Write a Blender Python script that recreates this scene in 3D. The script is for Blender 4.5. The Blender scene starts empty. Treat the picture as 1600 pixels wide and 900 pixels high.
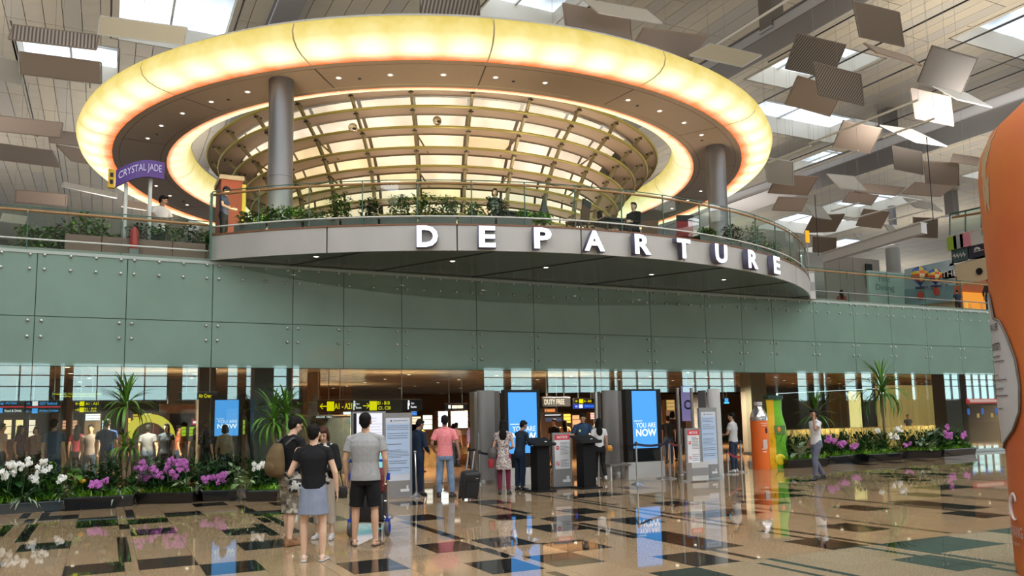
import bpy, bmesh, math, random
from mathutils import Vector, Matrix, Euler
random.seed(7)
PI = math.pi
SC = bpy.context.scene
COL = SC.collection
# ------------------------------------------------------------------ camera, world, exposure
FPX, PITCH, ROLL, YAW, SHY, EYE = 1270.0, math.radians(6.6), math.radians(1.15), math.radians(26.6), 57.0, 1.65
fw = Vector((math.sin(YAW)*math.cos(PITCH), math.cos(YAW)*math.cos(PITCH), math.sin(PITCH)))
_r0 = Vector((math.cos(YAW), -math.sin(YAW), 0)); _u0 = _r0.cross(fw)
rt = _r0*math.cos(ROLL) - _u0*math.sin(ROLL); up = _u0*math.cos(ROLL) + _r0*math.sin(ROLL)
cd = bpy.data.cameras.new('camera'); cam = bpy.data.objects.new('camera', cd); COL.objects.link(cam)
cam.matrix_world = Matrix(((rt.x, up.x, -fw.x, 0), (rt.y, up.y, -fw.y, 0), (rt.z, up.z, -fw.z, EYE), (0, 0, 0, 1)))
cd.sensor_width = 36; cd.lens = FPX/1600*36; cd.shift_y = SHY/1600; cd.clip_end = 600; cd.clip_start = .05
SC.camera = cam
SC.view_settings.view_transform = 'Standard'; SC.view_settings.look = 'None'
SC.view_settings.exposure = -0.12; SC.view_settings.gamma = 1.0
SC.cycles.max_bounces = 7; SC.cycles.transparent_max_bounces = 24; SC.cycles.glossy_bounces = 4; SC.cycles.diffuse_bounces = 4
SC.cycles.caustics_reflective = False; SC.cycles.caustics_refractive = False; SC.cycles.sample_clamp_indirect = 6
w = bpy.data.worlds.new('sky'); SC.world = w; w.use_nodes = True
w.node_tree.nodes['Background'].inputs[0].default_value = (.80, .91, 1, 1)
w.node_tree.nodes['Background'].inputs[1].default_value = 2.6
def lamp_area(name, loc, sx, sy, power, col=(1, 1, 1), rot=(0, 0, 0)):
    l = bpy.data.lights.new(name, 'AREA'); l.shape = 'RECTANGLE'; l.size = sx; l.size_y = sy; l.energy = power; l.color = col
    o = bpy.data.objects.new(name, l); o.location = loc; o.rotation_euler = rot; COL.objects.link(o); return o
# ------------------------------------------------------------------ picture <-> place
def ray(x, y): return fw + rt*((x-800)/FPX) - up*((y-450-SHY)/FPX)
def at(x, y, axis, val):
    d = ray(x, y); t = (val - (EYE if axis == 2 else 0))/d[axis]; return Vector((0, 0, EYE)) + d*t
def G(x, y, z=0.0): return at(x, y, 2, z)
def Yp(x, y, Y): return at(x, y, 1, Y)
def proj(P):
    d = Vector(P) - Vector((0, 0, EYE)); z = d.dot(fw); return 800 + FPX*d.dot(rt)/z, 450 + SHY - FPX*d.dot(up)/z
def ztop(p, ypx):
    a, b = -5.0, 40.0
    for _ in range(40):
        m = (a+b)/2
        if proj((p[0], p[1], m))[1] > ypx: a = m
        else: b = m
    return (a+b)/2
def pxm(p): return FPX/((Vector(p) - Vector((0, 0, EYE))).dot(fw))      # pixels per metre at p
# ------------------------------------------------------------------ mesh builder
class MB:
    def __init__(s): s.v = []; s.f = []; s.m = []; s.uv = []; s.k = 0
    def add(s, vs, fs, uvs=None):
        n = len(s.v); s.v += [tuple(v) for v in vs]; s.f += [tuple(i+n for i in f) for f in fs]; s.m += [s.k]*len(fs)
        s.uv += uvs if uvs else [None]*len(fs); return s
    def box(s, x0, x1, y0, y1, z0, z1, M=None):
        v = [(x0,y0,z0),(x1,y0,z0),(x1,y1,z0),(x0,y1,z0),(x0,y0,z1),(x1,y0,z1),(x1,y1,z1),(x0,y1,z1)]
        if M: v = [M @ Vector(p) for p in v]
        return s.add(v, [(0,3,2,1),(4,5,6,7),(0,1,5,4),(1,2,6,5),(2,3,7,6),(3,0,4,7)])
    def quad(s, a, b, c, d, uv=None): return s.add([a, b, c, d], [(0,1,2,3)], uv)
    def slab(s, pts, d):                                       # closed prism of the polygon pts moved by vector d
        n = len(pts); P = [Vector(p) for p in pts]; d = Vector(d)
        return s.add(P + [p+d for p in P], [tuple(range(n-1, -1, -1)), tuple(range(n, 2*n))] + [(i, (i+1) % n, n+(i+1) % n, n+i) for i in range(n)])
    def tube(s, pts, r, n=8, cap=True):
        pts = [Vector(p) for p in pts]; R = r if isinstance(r, (list, tuple)) else [r]*len(pts); rings = []; ref = None
        for i, p in enumerate(pts):
            t = (pts[min(i+1, len(pts)-1)] - pts[max(i-1, 0)])
            t = t.normalized() if t.length > 1e-9 else Vector((0,0,1))
            if ref is None: ref = Vector((0,0,1)) if abs(t.z) < .9 else Vector((1,0,0))
            a = t.cross(ref).normalized(); b = a.cross(t); ref = b
            rings.append([p + (a*math.cos(2*PI*k/n) + b*math.sin(2*PI*k/n))*R[i] for k in range(n)])
        v = [q for g in rings for q in g]; f = []
        for i in range(len(rings)-1):
            for k in range(n): f.append((i*n+k, i*n+(k+1) % n, (i+1)*n+(k+1) % n, (i+1)*n+k))
        if cap: f.append(tuple(range(n-1, -1, -1))); f.append(tuple(range((len(rings)-1)*n, len(rings)*n)))
        return s.add(v, f)
    def lathe(s, prof, n=24, c=(0,0,0), a0=0, a1=2*PI, uv=False, sx=1, sy=1):   # prof (r, z)
        full = abs(a1-a0-2*PI) < 1e-6; m = n if full else n+1
        v = []; f = []; u = []
        for j in range(m):
            a = a0 + (a1-a0)*j/n
            for r, z in prof: v.append((c[0]+r*math.cos(a)*sx, c[1]+r*math.sin(a)*sy, c[2]+z))
        k = len(prof)
        for j in range(n):
            j2 = (j+1) % m
            for i in range(k-1):
                f.append((j*k+i, j2*k+i, j2*k+i+1, j*k+i+1))
                u.append([(j/n, i/(k-1)), ((j+1)/n, i/(k-1)), ((j+1)/n, (i+1)/(k-1)), (j/n, (i+1)/(k-1))])
        return s.add(v, f, u if uv else None)
    def cone(s, p0, r0, p1, r1, n=10, caps=True, q=3):           # capsule with two radii
        p0, p1 = Vector(p0), Vector(p1); d = p1-p0; L = d.length; t = d/L if L > 1e-6 else Vector((0,0,1)); pts = []; R = []
        if caps:
            for i in range(q): a = PI/2*(1-i/q); pts.append(p0 - t*r0*math.sin(a)); R.append(max(r0*math.cos(a), r0*.02))
        pts.append(p0); R.append(r0); pts.append(p1); R.append(r1)
        if caps:
            for i in range(1, q+1): a = PI/2*i/q; pts.append(p1 + t*r1*math.sin(a)); R.append(max(r1*math.cos(a), r1*.02))
        return s.tube(pts, R, n)
    def ell(s, c, r, M=None, n=12, m=8):
        v = []; f = []
        for i in range(m+1):
            a = -PI/2 + PI*i/m
            for j in range(n):
                b = 2*PI*j/n; ca = max(math.cos(a), .001)
                p = Vector((r[0]*ca*math.cos(b), r[1]*ca*math.sin(b), r[2]*math.sin(a)))
                if M: p = M @ p
                v.append((c[0]+p.x, c[1]+p.y, c[2]+p.z))
        for i in range(m):
            for j in range(n): f.append((i*n+j, i*n+(j+1) % n, (i+1)*n+(j+1) % n, (i+1)*n+j))
        f.append(tuple(range(n-1, -1, -1))); f.append(tuple(range(m*n, m*n+n)))
        return s.add(v, f)
    def stack(s, secs, n=16):                                   # secs: (cx, cy, z, rx, ry)
        v = []; f = []
        for cx, cy, z, rx, ry in secs:
            for j in range(n): b = 2*PI*j/n; v.append((cx+rx*math.cos(b), cy+ry*math.sin(b), z))
        for i in range(len(secs)-1):
            for j in range(n): f.append((i*n+j, i*n+(j+1) % n, (i+1)*n+(j+1) % n, (i+1)*n+j))
        f.append(tuple(range(n-1, -1, -1))); f.append(tuple(range((len(secs)-1)*n, len(secs)*n)))
        return s.add(v, f)
    def mesh(s, name, mats, smooth=False):
        me = bpy.data.meshes.new(name); me.from_pydata(s.v, [], s.f)
        for m in (mats if isinstance(mats, (list, tuple)) else [mats]): me.materials.append(m)
        if any(s.m): me.polygons.foreach_set('material_index', s.m)
        if any(u is not None for u in s.uv):
            L = me.uv_layers.new(name='UVMap'); i = 0; d = []
            for f, u in zip(s.f, s.uv):
                for k in range(len(f)): d += list(u[k]) if u else [0, 0]
            L.data.foreach_set('uv', d)
        if smooth is True: me.polygons.foreach_set('use_smooth', [True]*len(s.f))
        me.update()
        if smooth == 'auto':
            me.polygons.foreach_set('use_smooth', [True]*len(s.f)); me.set_sharp_from_angle(angle=.7)
        return me
    def build(s, name, mats, parent=None, loc=(0,0,0), rotz=0, smooth=False, kind=None, label=None):
        o = bpy.data.objects.new(name, s.mesh(name, mats, smooth)); COL.objects.link(o); o.location = loc; o.rotation_euler = (0,0,rotz)
        if parent: o.parent = parent
        if kind: o['kind'] = kind
        if label: o['label'] = label
        return o
def tag(o, label, cat, group=None):
    o['label'] = label; o['category'] = cat
    if group: o['group'] = group
    return o
def thing(name, label, cat, loc=(0,0,0), rotz=0, group=None):
    o = bpy.data.objects.new(name, None); COL.objects.link(o); o.location = loc; o.rotation_euler = (0,0,rotz); o.empty_display_size = .2
    return tag(o, label, cat, group)
def inst(me, name, parent=None, loc=(0,0,0), rot=(0,0,0), scale=None, kind=None):
    o = bpy.data.objects.new(name, me); COL.objects.link(o); o.location = loc; o.rotation_euler = rot
    if scale: o.scale = scale
    if parent: o.parent = parent
    if kind: o['kind'] = kind
    return o
ORD = ['first','second','third','fourth','fifth','sixth','seventh','eighth','ninth','tenth','eleventh','twelfth','thirteenth','fourteenth','fifteenth','sixteenth','seventeenth','eighteenth','nineteenth','twentieth']
# ------------------------------------------------------------------ materials
_M = {}
def mat(name, col=(.5,.5,.5), rough=.5, metal=0, em=None, es=0, noise=0, nscale=8, bump=0, bscale=60, spec=.5, coat=0, stretch=None, col2=None):
    if name in _M: return _M[name]
    m = bpy.data.materials.new(name); m.use_nodes = True; nt = m.node_tree; b = nt.nodes['Principled BSDF']; _M[name] = m
    b.inputs['Base Color'].default_value = (*col, 1); b.inputs['Roughness'].default_value = rough; b.inputs['Metallic'].default_value = metal
    b.inputs['Specular IOR Level'].default_value = spec; b.inputs['Coat Weight'].default_value = coat; b.inputs['Coat Roughness'].default_value = .03
    if em: b.inputs['Emission Color'].default_value = (*em, 1); b.inputs['Emission Strength'].default_value = es
    if noise or bump:
        tc = nt.nodes.new('ShaderNodeTexCoord'); mp = nt.nodes.new('ShaderNodeMapping'); nt.links.new(tc.outputs['Object'], mp.inputs[0])
        if stretch: mp.inputs['Scale'].default_value = stretch
    if noise:
        n = nt.nodes.new('ShaderNodeTexNoise'); n.inputs['Scale'].default_value = nscale; n.inputs['Detail'].default_value = 6
        r = nt.nodes.new('ShaderNodeValToRGB'); nt.links.new(mp.outputs[0], n.inputs['Vector']); nt.links.new(n.outputs[0], r.inputs[0])
        c2 = col2 or tuple(min(1, c*(1+noise)) for c in col); c1 = col if col2 else tuple(c*(1-noise) for c in col)
        r.color_ramp.elements[0].position = .35; r.color_ramp.elements[1].position = .65
        r.color_ramp.elements[0].color = (*c1, 1); r.color_ramp.elements[1].color = (*c2, 1); nt.links.new(r.outputs[0], b.inputs['Base Color'])
    if bump:
        n = nt.nodes.new('ShaderNodeTexNoise'); n.inputs['Scale'].default_value = bscale; bp = nt.nodes.new('ShaderNodeBump'); bp.inputs['Strength'].default_value = bump
        nt.links.new(mp.outputs[0], n.inputs['Vector']); nt.links.new(n.outputs[0], bp.inputs['Height']); nt.links.new(bp.outputs[0], b.inputs['Normal'])
    return m
def glow(name, col, s):
    if name in _M: return _M[name]
    m = bpy.data.materials.new(name); m.use_nodes = True; nt = m.node_tree; nt.nodes.clear(); _M[name] = m
    e = nt.nodes.new('ShaderNodeEmission'); o = nt.nodes.new('ShaderNodeOutputMaterial'); e.inputs[0].default_value = (*col, 1); e.inputs[1].default_value = s
    nt.links.new(e.outputs[0], o.inputs[0]); return m
def glassy(name, tint=(.9,.97,.95), refl=1.0, ior=1.5, rough=0.0):
    if name in _M: return _M[name]
    m = bpy.data.materials.new(name); m.use_nodes = True; nt = m.node_tree; nt.nodes.clear(); _M[name] = m
    t = nt.nodes.new('ShaderNodeBsdfTransparent'); g = nt.nodes.new('ShaderNodeBsdfGlossy'); f = nt.nodes.new('ShaderNodeFresnel'); mx = nt.nodes.new('ShaderNodeMixShader')
    mu = nt.nodes.new('ShaderNodeMath'); mu.operation = 'MULTIPLY'; mu.inputs[1].default_value = refl; mu.use_clamp = True
    o = nt.nodes.new('ShaderNodeOutputMaterial'); t.inputs[0].default_value = (*tint, 1); g.inputs['Roughness'].default_value = rough; ge = nt.nodes.new('ShaderNodeNewGeometry'); mr = nt.nodes.new('ShaderNodeMapRange'); mr.inputs[3].default_value = ior; mr.inputs[4].default_value = 1/ior; nt.links.new(ge.outputs['Backfacing'], mr.inputs[0]); nt.links.new(mr.outputs[0], f.inputs[0])
    nt.links.new(f.outputs[0], mu.inputs[0]); nt.links.new(mu.outputs[0], mx.inputs[0]); nt.links.new(t.outputs[0], mx.inputs[1]); nt.links.new(g.outputs[0], mx.inputs[2]); nt.links.new(mx.outputs[0], o.inputs[0]); return m
STEEL = mat('brushed_steel', (.55,.55,.56), .28, .9)
DARK = mat('dark_metal', (.03,.03,.035), .4, .3)
GREY = mat('grey_paint', (.27,.27,.28), .45)
LGREY = mat('light_grey_paint', (.5,.5,.5), .5)
WHITE = mat('white_paint', (.8,.8,.8), .5)
BLACK = mat('black_plastic', (.009,.009,.011), .45, spec=.3)
# ------------------------------------------------------------------ writing
def text_mesh(s, width=None, height=None, depth=.004, bold=0.0, align='CENTER', spacing=1.0):
    cu = bpy.data.curves.new('letters', 'FONT'); cu.body = s; cu.extrude = .5; cu.offset = bold; cu.align_x = align; cu.space_character = spacing; cu.resolution_u = 3
    o = bpy.data.objects.new('letters', cu); COL.objects.link(o); dg = bpy.context.evaluated_depsgraph_get()
    me = bpy.data.meshes.new_from_object(o.evaluated_get(dg)); bpy.data.objects.remove(o)
    xs = [v.co.x for v in me.vertices]; ys = [v.co.y for v in me.vertices]
    if not xs: return me
    w0 = max(xs)-min(xs); h0 = max(ys)-min(ys); sx = width/w0 if width else None; sy = height/h0 if height else None
    sx = sx or sy; sy = sy or sx; cx = (max(xs)+min(xs))/2 if align == 'CENTER' else min(xs); cy = (max(ys)+min(ys))/2
    for v in me.vertices: v.co = Vector(((v.co.x-cx)*sx, -v.co.z*depth, (v.co.y-cy)*sy))     # stands up, faces -Y
    return me
def text(s, name, m, parent=None, loc=(0,0,0), rotz=0, **k):
    me = text_mesh(s, **k); me.materials.clear(); me.materials.append(m); return inst(me, name, parent, loc, (0,0,rotz))
# ================================================================== STRUCTURE
D = 20.53                     # plane of the glass wall
CZ = 20.0                     # ceiling height
# ---- floor: polished granite slabs, beige with black inlays
def granite(name, c1, c2, rough, sc):
    m = mat(name, c1, rough, 0, noise=.2, nscale=sc, col2=c2, spec=.5 if rough < .028 else .27); return m
BEIGE = granite('beige_granite', (.265,.178,.102), (.38,.275,.165), .03, 55)
BEIGE2 = granite('beige_granite_pale', (.275,.19,.115), (.40,.292,.18), .03, 55)
INK = granite('black_granite', (.008,.009,.008), (.022,.024,.021), .025, 30)
SX = [.27, .42]; PX = 2.07
ylines = [ -9.5 + .815*i for i in range(0, 60)]
off = 8.1 - min(ylines, key=lambda v: abs(v-8.1)); ylines = [v+off for v in ylines]
def xcells():
    out = []
    for k in range(-7, 24):
        a = .27 + PX*k; out.append((a, a+.15)); 
        for j in range(3): out.append((a+.15+.64*j, a+.15+.64*(j+1)))
    return out
XC = xcells()
blackpts = [(.1,16.75),(.1,0),(-.6,17.2),(0,16.1),(.1,18.8),(.8,16.1),(.75,14.3),(-.8,13.6),(-.3,10.9),(.55,10.8),(1.45,16.8),(2.1,18.3),(1.9,13.1),(1.85,11.4),(1.15,9.9),
 (4.05,10.2),(4.85,10.2),(3.95,8.5),(4.95,13.6),(7.2,15.0),(6.15,12.6),(5.5,9.3),(4.8,8.5),(7.75,12.6),(6.1,11.0),(7.15,11.8),(6.15,7.7),(7.2,8.5),(7.2,9.3),(7.9,7.8),
 (9.8,8.7),(10.65,8.8),(10.6,10.4),(11.4,9.7),(9.9,7.05),(10.85,7.1),(8.0,5.6),(12.2,8.1),(13.2,9.4),(13.2,9.0),(13.2,9.7),(7.75,10.9),(11.3,11.3),(9.1,10.9),(5.3,6.9),(9.0,6.6),(9.6,12.6),(9.6,11.2),(11.5,12.4),(12.4,12.2),(14.3,11.1),(15.6,11.9),(13.3,13.3),(15.5,14.5),(17.1,13.4),(16.2,12.0),(18.5,15.2),(17.6,14.2),(20.5,15.5),(19.2,14.1),
 (3.2,17.2),(2.95,15.5),(3.3,13.7),(-.5,18.9),(-2.3,17.2),(-2.4,15.2),(3.1,19.0),(5.2,16.1),(5.9,17.7),(8.9,14.8),(9.9,14.5),(10.9,16.0),(12.3,17.1),(13.9,16.3),(4.0,6.6),(5.7,6.3),(2.8,8.9),(3.4,6.1),(1.7,7.4),(.4,7.7),(10.2,5.4),(12.0,5.3),(13.6,6.9),(15.0,8.6)]
def strip_black(a, y):
    k = round((a-.27)/PX)
    r = [(11.2,13.9),(14.7,15.6),(16.4,18.2)] if k == 0 else [(7.2,9.0),(9.8,10.6),(12.2,16.9),(18,20)] if k % 2 else [(6.4,8.2),(8.9,9.8),(10.6,13.2),(14.6,17.6)]
    return any(p <= y <= q for p, q in r)
cells = []
rr = random.Random(3)
for j in range(len(ylines)-1):
    y0, y1 = ylines[j], ylines[j+1]; yc = (y0+y1)/2
    for (x0, x1) in XC:
        xc = (x0+x1)/2; thin = x1-x0 < .3
        if thin: b = False if -2 < x0 < 21 else strip_black(x0, yc)
        else:
            b = any(x0-.02 <= px < x1-.02 and y0-.12 <= py-.0 < y1-.12 for px, py in blackpts)
            if not b and (yc < 5 or xc > 21 or xc < -3) and rr.random() < .16: b = True
        cells.append((x0, x1, y0, y1, b))
FL = MB().box(-40, 150, -26, 95, -.3, -.012).build('floor', mat('floor_bed', (.16,.12,.08), .5)); FL['kind'] = 'structure'
def vis(c):
    x, y = (c[0]+c[1])/2, (c[2]+c[3])/2
    if y < 1 or y > 20.4: return False
    p = proj((x, y, 0)); return -60 < p[0] < 1660 and p[1] < 960 and (Vector((x, y, -EYE))).dot(fw) > 0
cells.sort(key=lambda c: (0 if vis(c) else 1, (c[0]+c[1])**2/4 + (c[2]+c[3])**2/4))
_tm = {}
rest = MB()
nb = sum(1 for c in cells if vis(c))
for i, (x0, x1, y0, y1, b) in enumerate(cells):
    if y0 > 20.3: continue
    g = .003; k = 1 if b else (0 if (i*7) % 3 else 2)
    if i < 300:
        key = (round(x1-x0, 3), k)
        if key not in _tm:
            w_, h_ = x1-x0, .815
            _tm[key] = MB().box(g-w_/2, w_/2-g, g-h_/2, h_/2-g, -.012, 0).mesh('floor_tile', [BEIGE, INK, BEIGE2][k])
        inst(_tm[key], 'floor_tile', FL, ((x0+x1)/2, (y0+y1)/2, 0))
    else:
        rest.k = k; rest.box(x0+g, x1-g, y0+g, y1-g, -.012, 0)
rest.build('floor_tile', [BEIGE, INK, BEIGE2], FL, kind='stuff')
STRIPS = [(-1.48,-1.33,15.0,16.7),(-1.12,-.96,14.1,16.6),(-1.36,-1.21,17.7,18.75),(-1.02,-.88,17.65,18.6),(-1.22,-1.08,16.8,17.5),(.22,.36,11.25,13.8),(.42,.56,16.5,18.2),(.28,.43,14.8,15.6),(-1.2,-1.05,9.5,12.2),
 (2.41,2.64,15.9,16.8),(2.43,2.6,16.8,17.7),(2.45,2.6,14.3,15.1),(2.62,2.75,12.7,15.9),(2.25,2.4,12.6,14.2),(4.4,4.55,10.65,13.15),(4.33,4.48,8.96,9.78),(4.5,4.6,13.9,16.2),(4.3,4.42,5.6,7.9),
 (6.6,6.74,12.8,15.3),(6.48,6.62,9.4,12.1),(6.68,6.79,7.3,11.2),(6.80,6.9,5.0,7.25),(6.52,6.6,5.0,7.1),(8.31,8.41,5.0,9.0),(8.63,8.74,5.0,9.2),(8.25,8.35,9.6,12.2),(8.55,8.65,9.6,12.4),(8.38,8.48,12.4,16.5),(8.6,8.68,13,15.2),
 (10.2,10.28,7.4,9.2),(10.26,10.34,9.3,11.2),(10.1,10.18,11.4,15),(12.55,12.67,8.4,12.5),(12.73,12.81,9.0,10.3),(12.3,12.4,12.7,14.9),(14.5,14.6,9.2,12.5),(14.3,14.4,12.7,16.2),(14.75,14.83,9.4,11.4),(16.4,16.5,9,16.2),(16.7,16.78,11,14),(18.5,18.62,11,17),(20.5,20.62,12,17.5)]
for x0, x1, y0, y1 in STRIPS:
    n = max(1, round((y1-y0)/.815))
    for k in range(n): MB().box(x0, x1, y0+(y1-y0)*k/n+.002, y0+(y1-y0)*(k+1)/n-.002, -.004, .0007).build('inlay_strip', INK, FL)
# plain granite further out
pl = MB(); xa, xb = XC[0][0], XC[-1][1]
pl.box(-40, xa, -26, 60, -.012, 0); pl.box(xb, 150, -26, 60, -.012, 0); pl.box(xa, xb, -26, ylines[0], -.012, 0)
pl.build('floor_border', BEIGE, FL)
hf = MB().box(xa, xb, 20.5, 95, -.012, .001).build('floor_hall', mat('hall_floor', (.22,.125,.06), .12, noise=.25, nscale=2, stretch=(1,1,1))); hf['kind'] = 'structure'; hf.name = 'floor_hall'
# ---- ceiling: slender panels, skylight wells
SKY = [(-.3,4.8,31,41.3), (-4.4,0,42.4,47.5), (-11,-6,33,41), (14.6,18.8,25,32.3), (31,36,27.6,32.6), (37,43.5,18,24.6), (34.4,44,34.4,38.4),
       (45,52,39.6,44.6), (57,64,46,53), (57,67,54,60), (70,78,60,67), (60,66,34,40), (16,21,44,50), (27,33,50,56), (-18,-12,44,52), (-12,-6,20,28), (48,54,20,26), (84,92,44,54), (100,110,60,75), (74,82,30,38)]
NF = len(SKY)
SKY += [(x, x+6.5, y, y+7) for x in (-22, -11, 0, 11, 22, 33, 44, 58) for y in (-23, -12, -1)] + [(x, x+6, 9, 14) for x in (-14, -3, 20, 31)]  # out-of-view skylights, added to throw more light into the hall
CW, CL = .76, 3.9
CE = MB().box(-40, 150, -26, 95, CZ+1.6, CZ+1.8).build('ceiling', mat('ceiling_void', (.3,.28,.25), .8)); CE['kind'] = 'structure'
PAN = [mat('ceiling_panel', (.50,.445,.355), .55, noise=.05, nscale=1.5), mat('ceiling_panel_warm', (.53,.465,.36), .55), mat('ceiling_panel_grey', (.46,.42,.36), .55)]
pc = []
nx0, nx1 = int(-40/CW), int(150/CW)
for i in range(nx0, nx1):
    for j in range(-7, 25):
        x0 = i*CW; y0 = j*CL + (i//6 % 2)*CL*.5
        if y0 > 90: continue
        pc.append((x0, x0+CW, y0, y0+CL))
def cut(c):
    out = [c]
    for s in SKY:
        nxt = []
        for (a, b, y0, y1) in out:
            if (a+b)/2 < s[0] or (a+b)/2 > s[1] or y1 <= s[2] or y0 >= s[3]: nxt.append((a, b, y0, y1)); continue
            if y0 < s[2]: nxt.append((a, b, y0, s[2]))
            if y1 > s[3]: nxt.append((a, b, s[3], y1))
        out = nxt
    return out
pcs = [q for c in pc for q in cut(c)]
def vc(c):
    x, y = (c[0]+c[1])/2, (c[2]+c[3])/2
    d = Vector((x, y, CZ-EYE)); 
    if d.dot(fw) < 1: return False
    p = proj((x, y, CZ)); return -20 < p[0] < 1620 and -20 < p[1] < 420
pcs.sort(key=lambda c: (0 if vc(c) else 1, c[0]**2 + c[2]**2))
cm = {}; rest = MB()
for i, (a, b, y0, y1) in enumerate(pcs):
    k = (int(a*13) + int(y0*7)) % 3; L = y1-y0
    if i < 295:
        key = (round(L, 2), k)
        if key not in cm: cm[key] = MB().box(-CW/2+.014, CW/2-.014, -L/2+.02, L/2-.02, 0, .05).mesh('ceiling_panel', PAN[k])
        inst(cm[key], 'ceiling_panel', CE, ((a+b)/2, (y0+y1)/2, CZ))
    else: rest.k = k; rest.box(a+.014, b-.014, y0+.02, y1-.02, CZ, CZ+.05)
rest.build('ceiling_panel', PAN, CE, kind='stuff')
DAY = glow('daylight_pane', (.80,.90,1), 2.4)
_nt = DAY.node_tree; _n = _nt.nodes.new('ShaderNodeTexNoise'); _n.inputs['Scale'].default_value = .22; _n.inputs['Detail'].default_value = 3; _t = _nt.nodes.new('ShaderNodeNewGeometry'); _r = _nt.nodes.new('ShaderNodeMapRange')
_r.inputs[1].default_value = .35; _r.inputs[2].default_value = .65; _r.inputs[3].default_value = .75; _r.inputs[4].default_value = 2.8
_nt.links.new(_t.outputs['Position'], _n.inputs['Vector']); _nt.links.new(_n.outputs[0], _r.inputs[0]); _nt.links.new(_r.outputs[0], _nt.nodes['Emission'].inputs[1])
DAYB = glow('skylight_fill_pane', (.93,.97,1), 10.0)  # stronger glow for the added skylights out of view
WELL = mat('skylight_well', (.62,.58,.50), .6)
for i, (a, b, c, d) in enumerate(SKY):
    o = bpy.data.objects.new('window_%d' % (i+1), MB().mesh('skylight', WELL)); COL.objects.link(o); o['kind'] = 'structure'
    o.location = ((a+b)/2, (c+d)/2, CZ); w_, h_ = (b-a)/2, (d-c)/2
    f = MB(); t = .08
    f.box(-w_-t, -w_, -h_-t, h_+t, 0, 1.5); f.box(w_, w_+t, -h_-t, h_+t, 0, 1.5); f.box(-w_, w_, -h_-t, -h_, 0, 1.5); f.box(-w_, w_, h_, h_+t, 0, 1.5)
    f.build('well_frame', WELL, o)
    n = 2
    for q in range(n):
        MB().box(-w_+2*w_*q/n+.05, -w_+2*w_*(q+1)/n-.05, -h_, h_, 1.1, 1.14).build('skylight_pane', DAYB if i >= NF else DAY, o)
    MB().box(-w_, w_, -.05, .05, 1.0, 1.1).box(-.05, .05, -h_, h_, 1.0, 1.1).build('glazing_bar', LGREY, o)
# ---- far walls and the glazed front behind the camera
WB = MB()
WB.box(-40, 150, -26.6, -26, 6.3, CZ+1.7); WB.box(-40, 150, -26.6, -26, 0, 2.85)
WB.build('wall_back', mat('back_wall', (.42,.42,.38), .7))['kind'] = 'structure'
bp = glow('facade_daylight', (.66,.95,.97), 5.8)
i = 90
WR_ = [(-420,-260),(-240,-90),(-70,78),(93,101),(113,262),(284,310),(355,372),(384,393),(427,449),(457,469),(477,495),(756,789),(798,833),(856,955),(960,967),(972,1045),(1066,1150),(1246,1263),(1271,1283),(1287,1293),(1307,1312),(1320,1340),(1346,1365),(1371,1386),(1398,1406),(1424,1432),(1446,1450),(1475,1500)]
WX_ = [(at(a_,600,1,67.06).x, at(b_,600,1,67.06).x) for a_, b_ in WR_]; WX_ = [(-38,-34),(-32,-26)] + [w_ for w_ in WX_ if w_[0] > -25] + [(98,104),(108,120),(124,138)]
PIERS = []; prev = -40
for a_, b_ in WX_:
    wd = b_-a_; nq = max(1, round(wd/1.7)); q_ = wd/nq; low = 3.5 if a_ < 14 else 3.9 if a_ < 62 else 2.9
    o = bpy.data.objects.new('window_%d' % i, None); COL.objects.link(o); o['kind'] = 'structure'; o.location = (a_, -26, 0); i += 1
    for q in range(nq): MB().box(.04+q_*q, q_*(q+1)-.04, -.3, -.25, low, 6.25).build('pane', bp, o)
    fr = MB()
    for q in range(nq+1): fr.box(q_*q-.045, q_*q+.045, -.3, 0, low, 6.3)
    for z in (low+.05, 4.6, 5.4): fr.box(0, wd, -.3, 0, z-.04, z+.04)
    fr.build('window_frame', GREY, o); PIERS.append((prev, a_-.02)); prev = b_+.02
PIERS.append((prev, 150))
cw = MB()
for a_, b_ in PIERS: cw.box(a_, b_, -26.7, -25.9, 0, 6.4)
for a_, b_ in WX_: cw.box(a_, b_, -26.5, -26, 2.85, 3.5 if a_ < 14 else 3.9 if a_ < 62 else 2.86)
cw.build('wall_pier', mat('pier_brown', (.10,.075,.055), .7))['kind'] = 'structure'
o = MB().box(-40.3, -40, -26, 95, 0, CZ+1.6).build('wall_left', mat('plain_wall', (.45,.43,.39), .7)); o['kind'] = 'structure'
o = MB().box(51.2, 51.5, 20.7, 52, 0, 3.3).build('wall_hall_side', mat('hall_wall', (.36,.30,.24), .6)); o['kind'] = 'structure'
o = MB().box(-40, 150, 94.7, 95, 6, CZ+1.6).build('wall_far', mat('plain_wall')); o['kind'] = 'structure'
# ---- the glass wall
TEAL = mat('backpainted_glass', (.185,.285,.245), .015, 0, noise=.06, nscale=.7, spec=.5, coat=.7)
CLEAR = glassy('clear_glass', (.86,.93,.9), 1.9, 1.52)
RAILG = glassy('rail_glass', (.80,.93,.88), 1.3, 1.5)
VJ = [-13.0,-11.1,-9.2,-7.2,-5.3,-3.35,-1.45,.36,2.23,4.14,5.43,7.0,9.18,10.99,13.22,15.1,17.27,18.8,20.15,22.09,24.05,26.0,27.96,29.92,31.85,33.8,35.75,37.7,39.65,41.6,43.5,45.5,47.5,49.5,51.5]
GW = MB().box(-13, 51.5, D+.06, D+.12, 3.0, 5.5).build('wall_front', mat('teal_backing', (.04,.09,.07), .6)); GW['kind'] = 'structure'
stud = MB().lathe([(0,-.05),(.028,-.05),(.034,-.03),(.034,-.012),(.02,0)], 10).mesh('steel_button', STEEL, True)
studs = []
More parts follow.
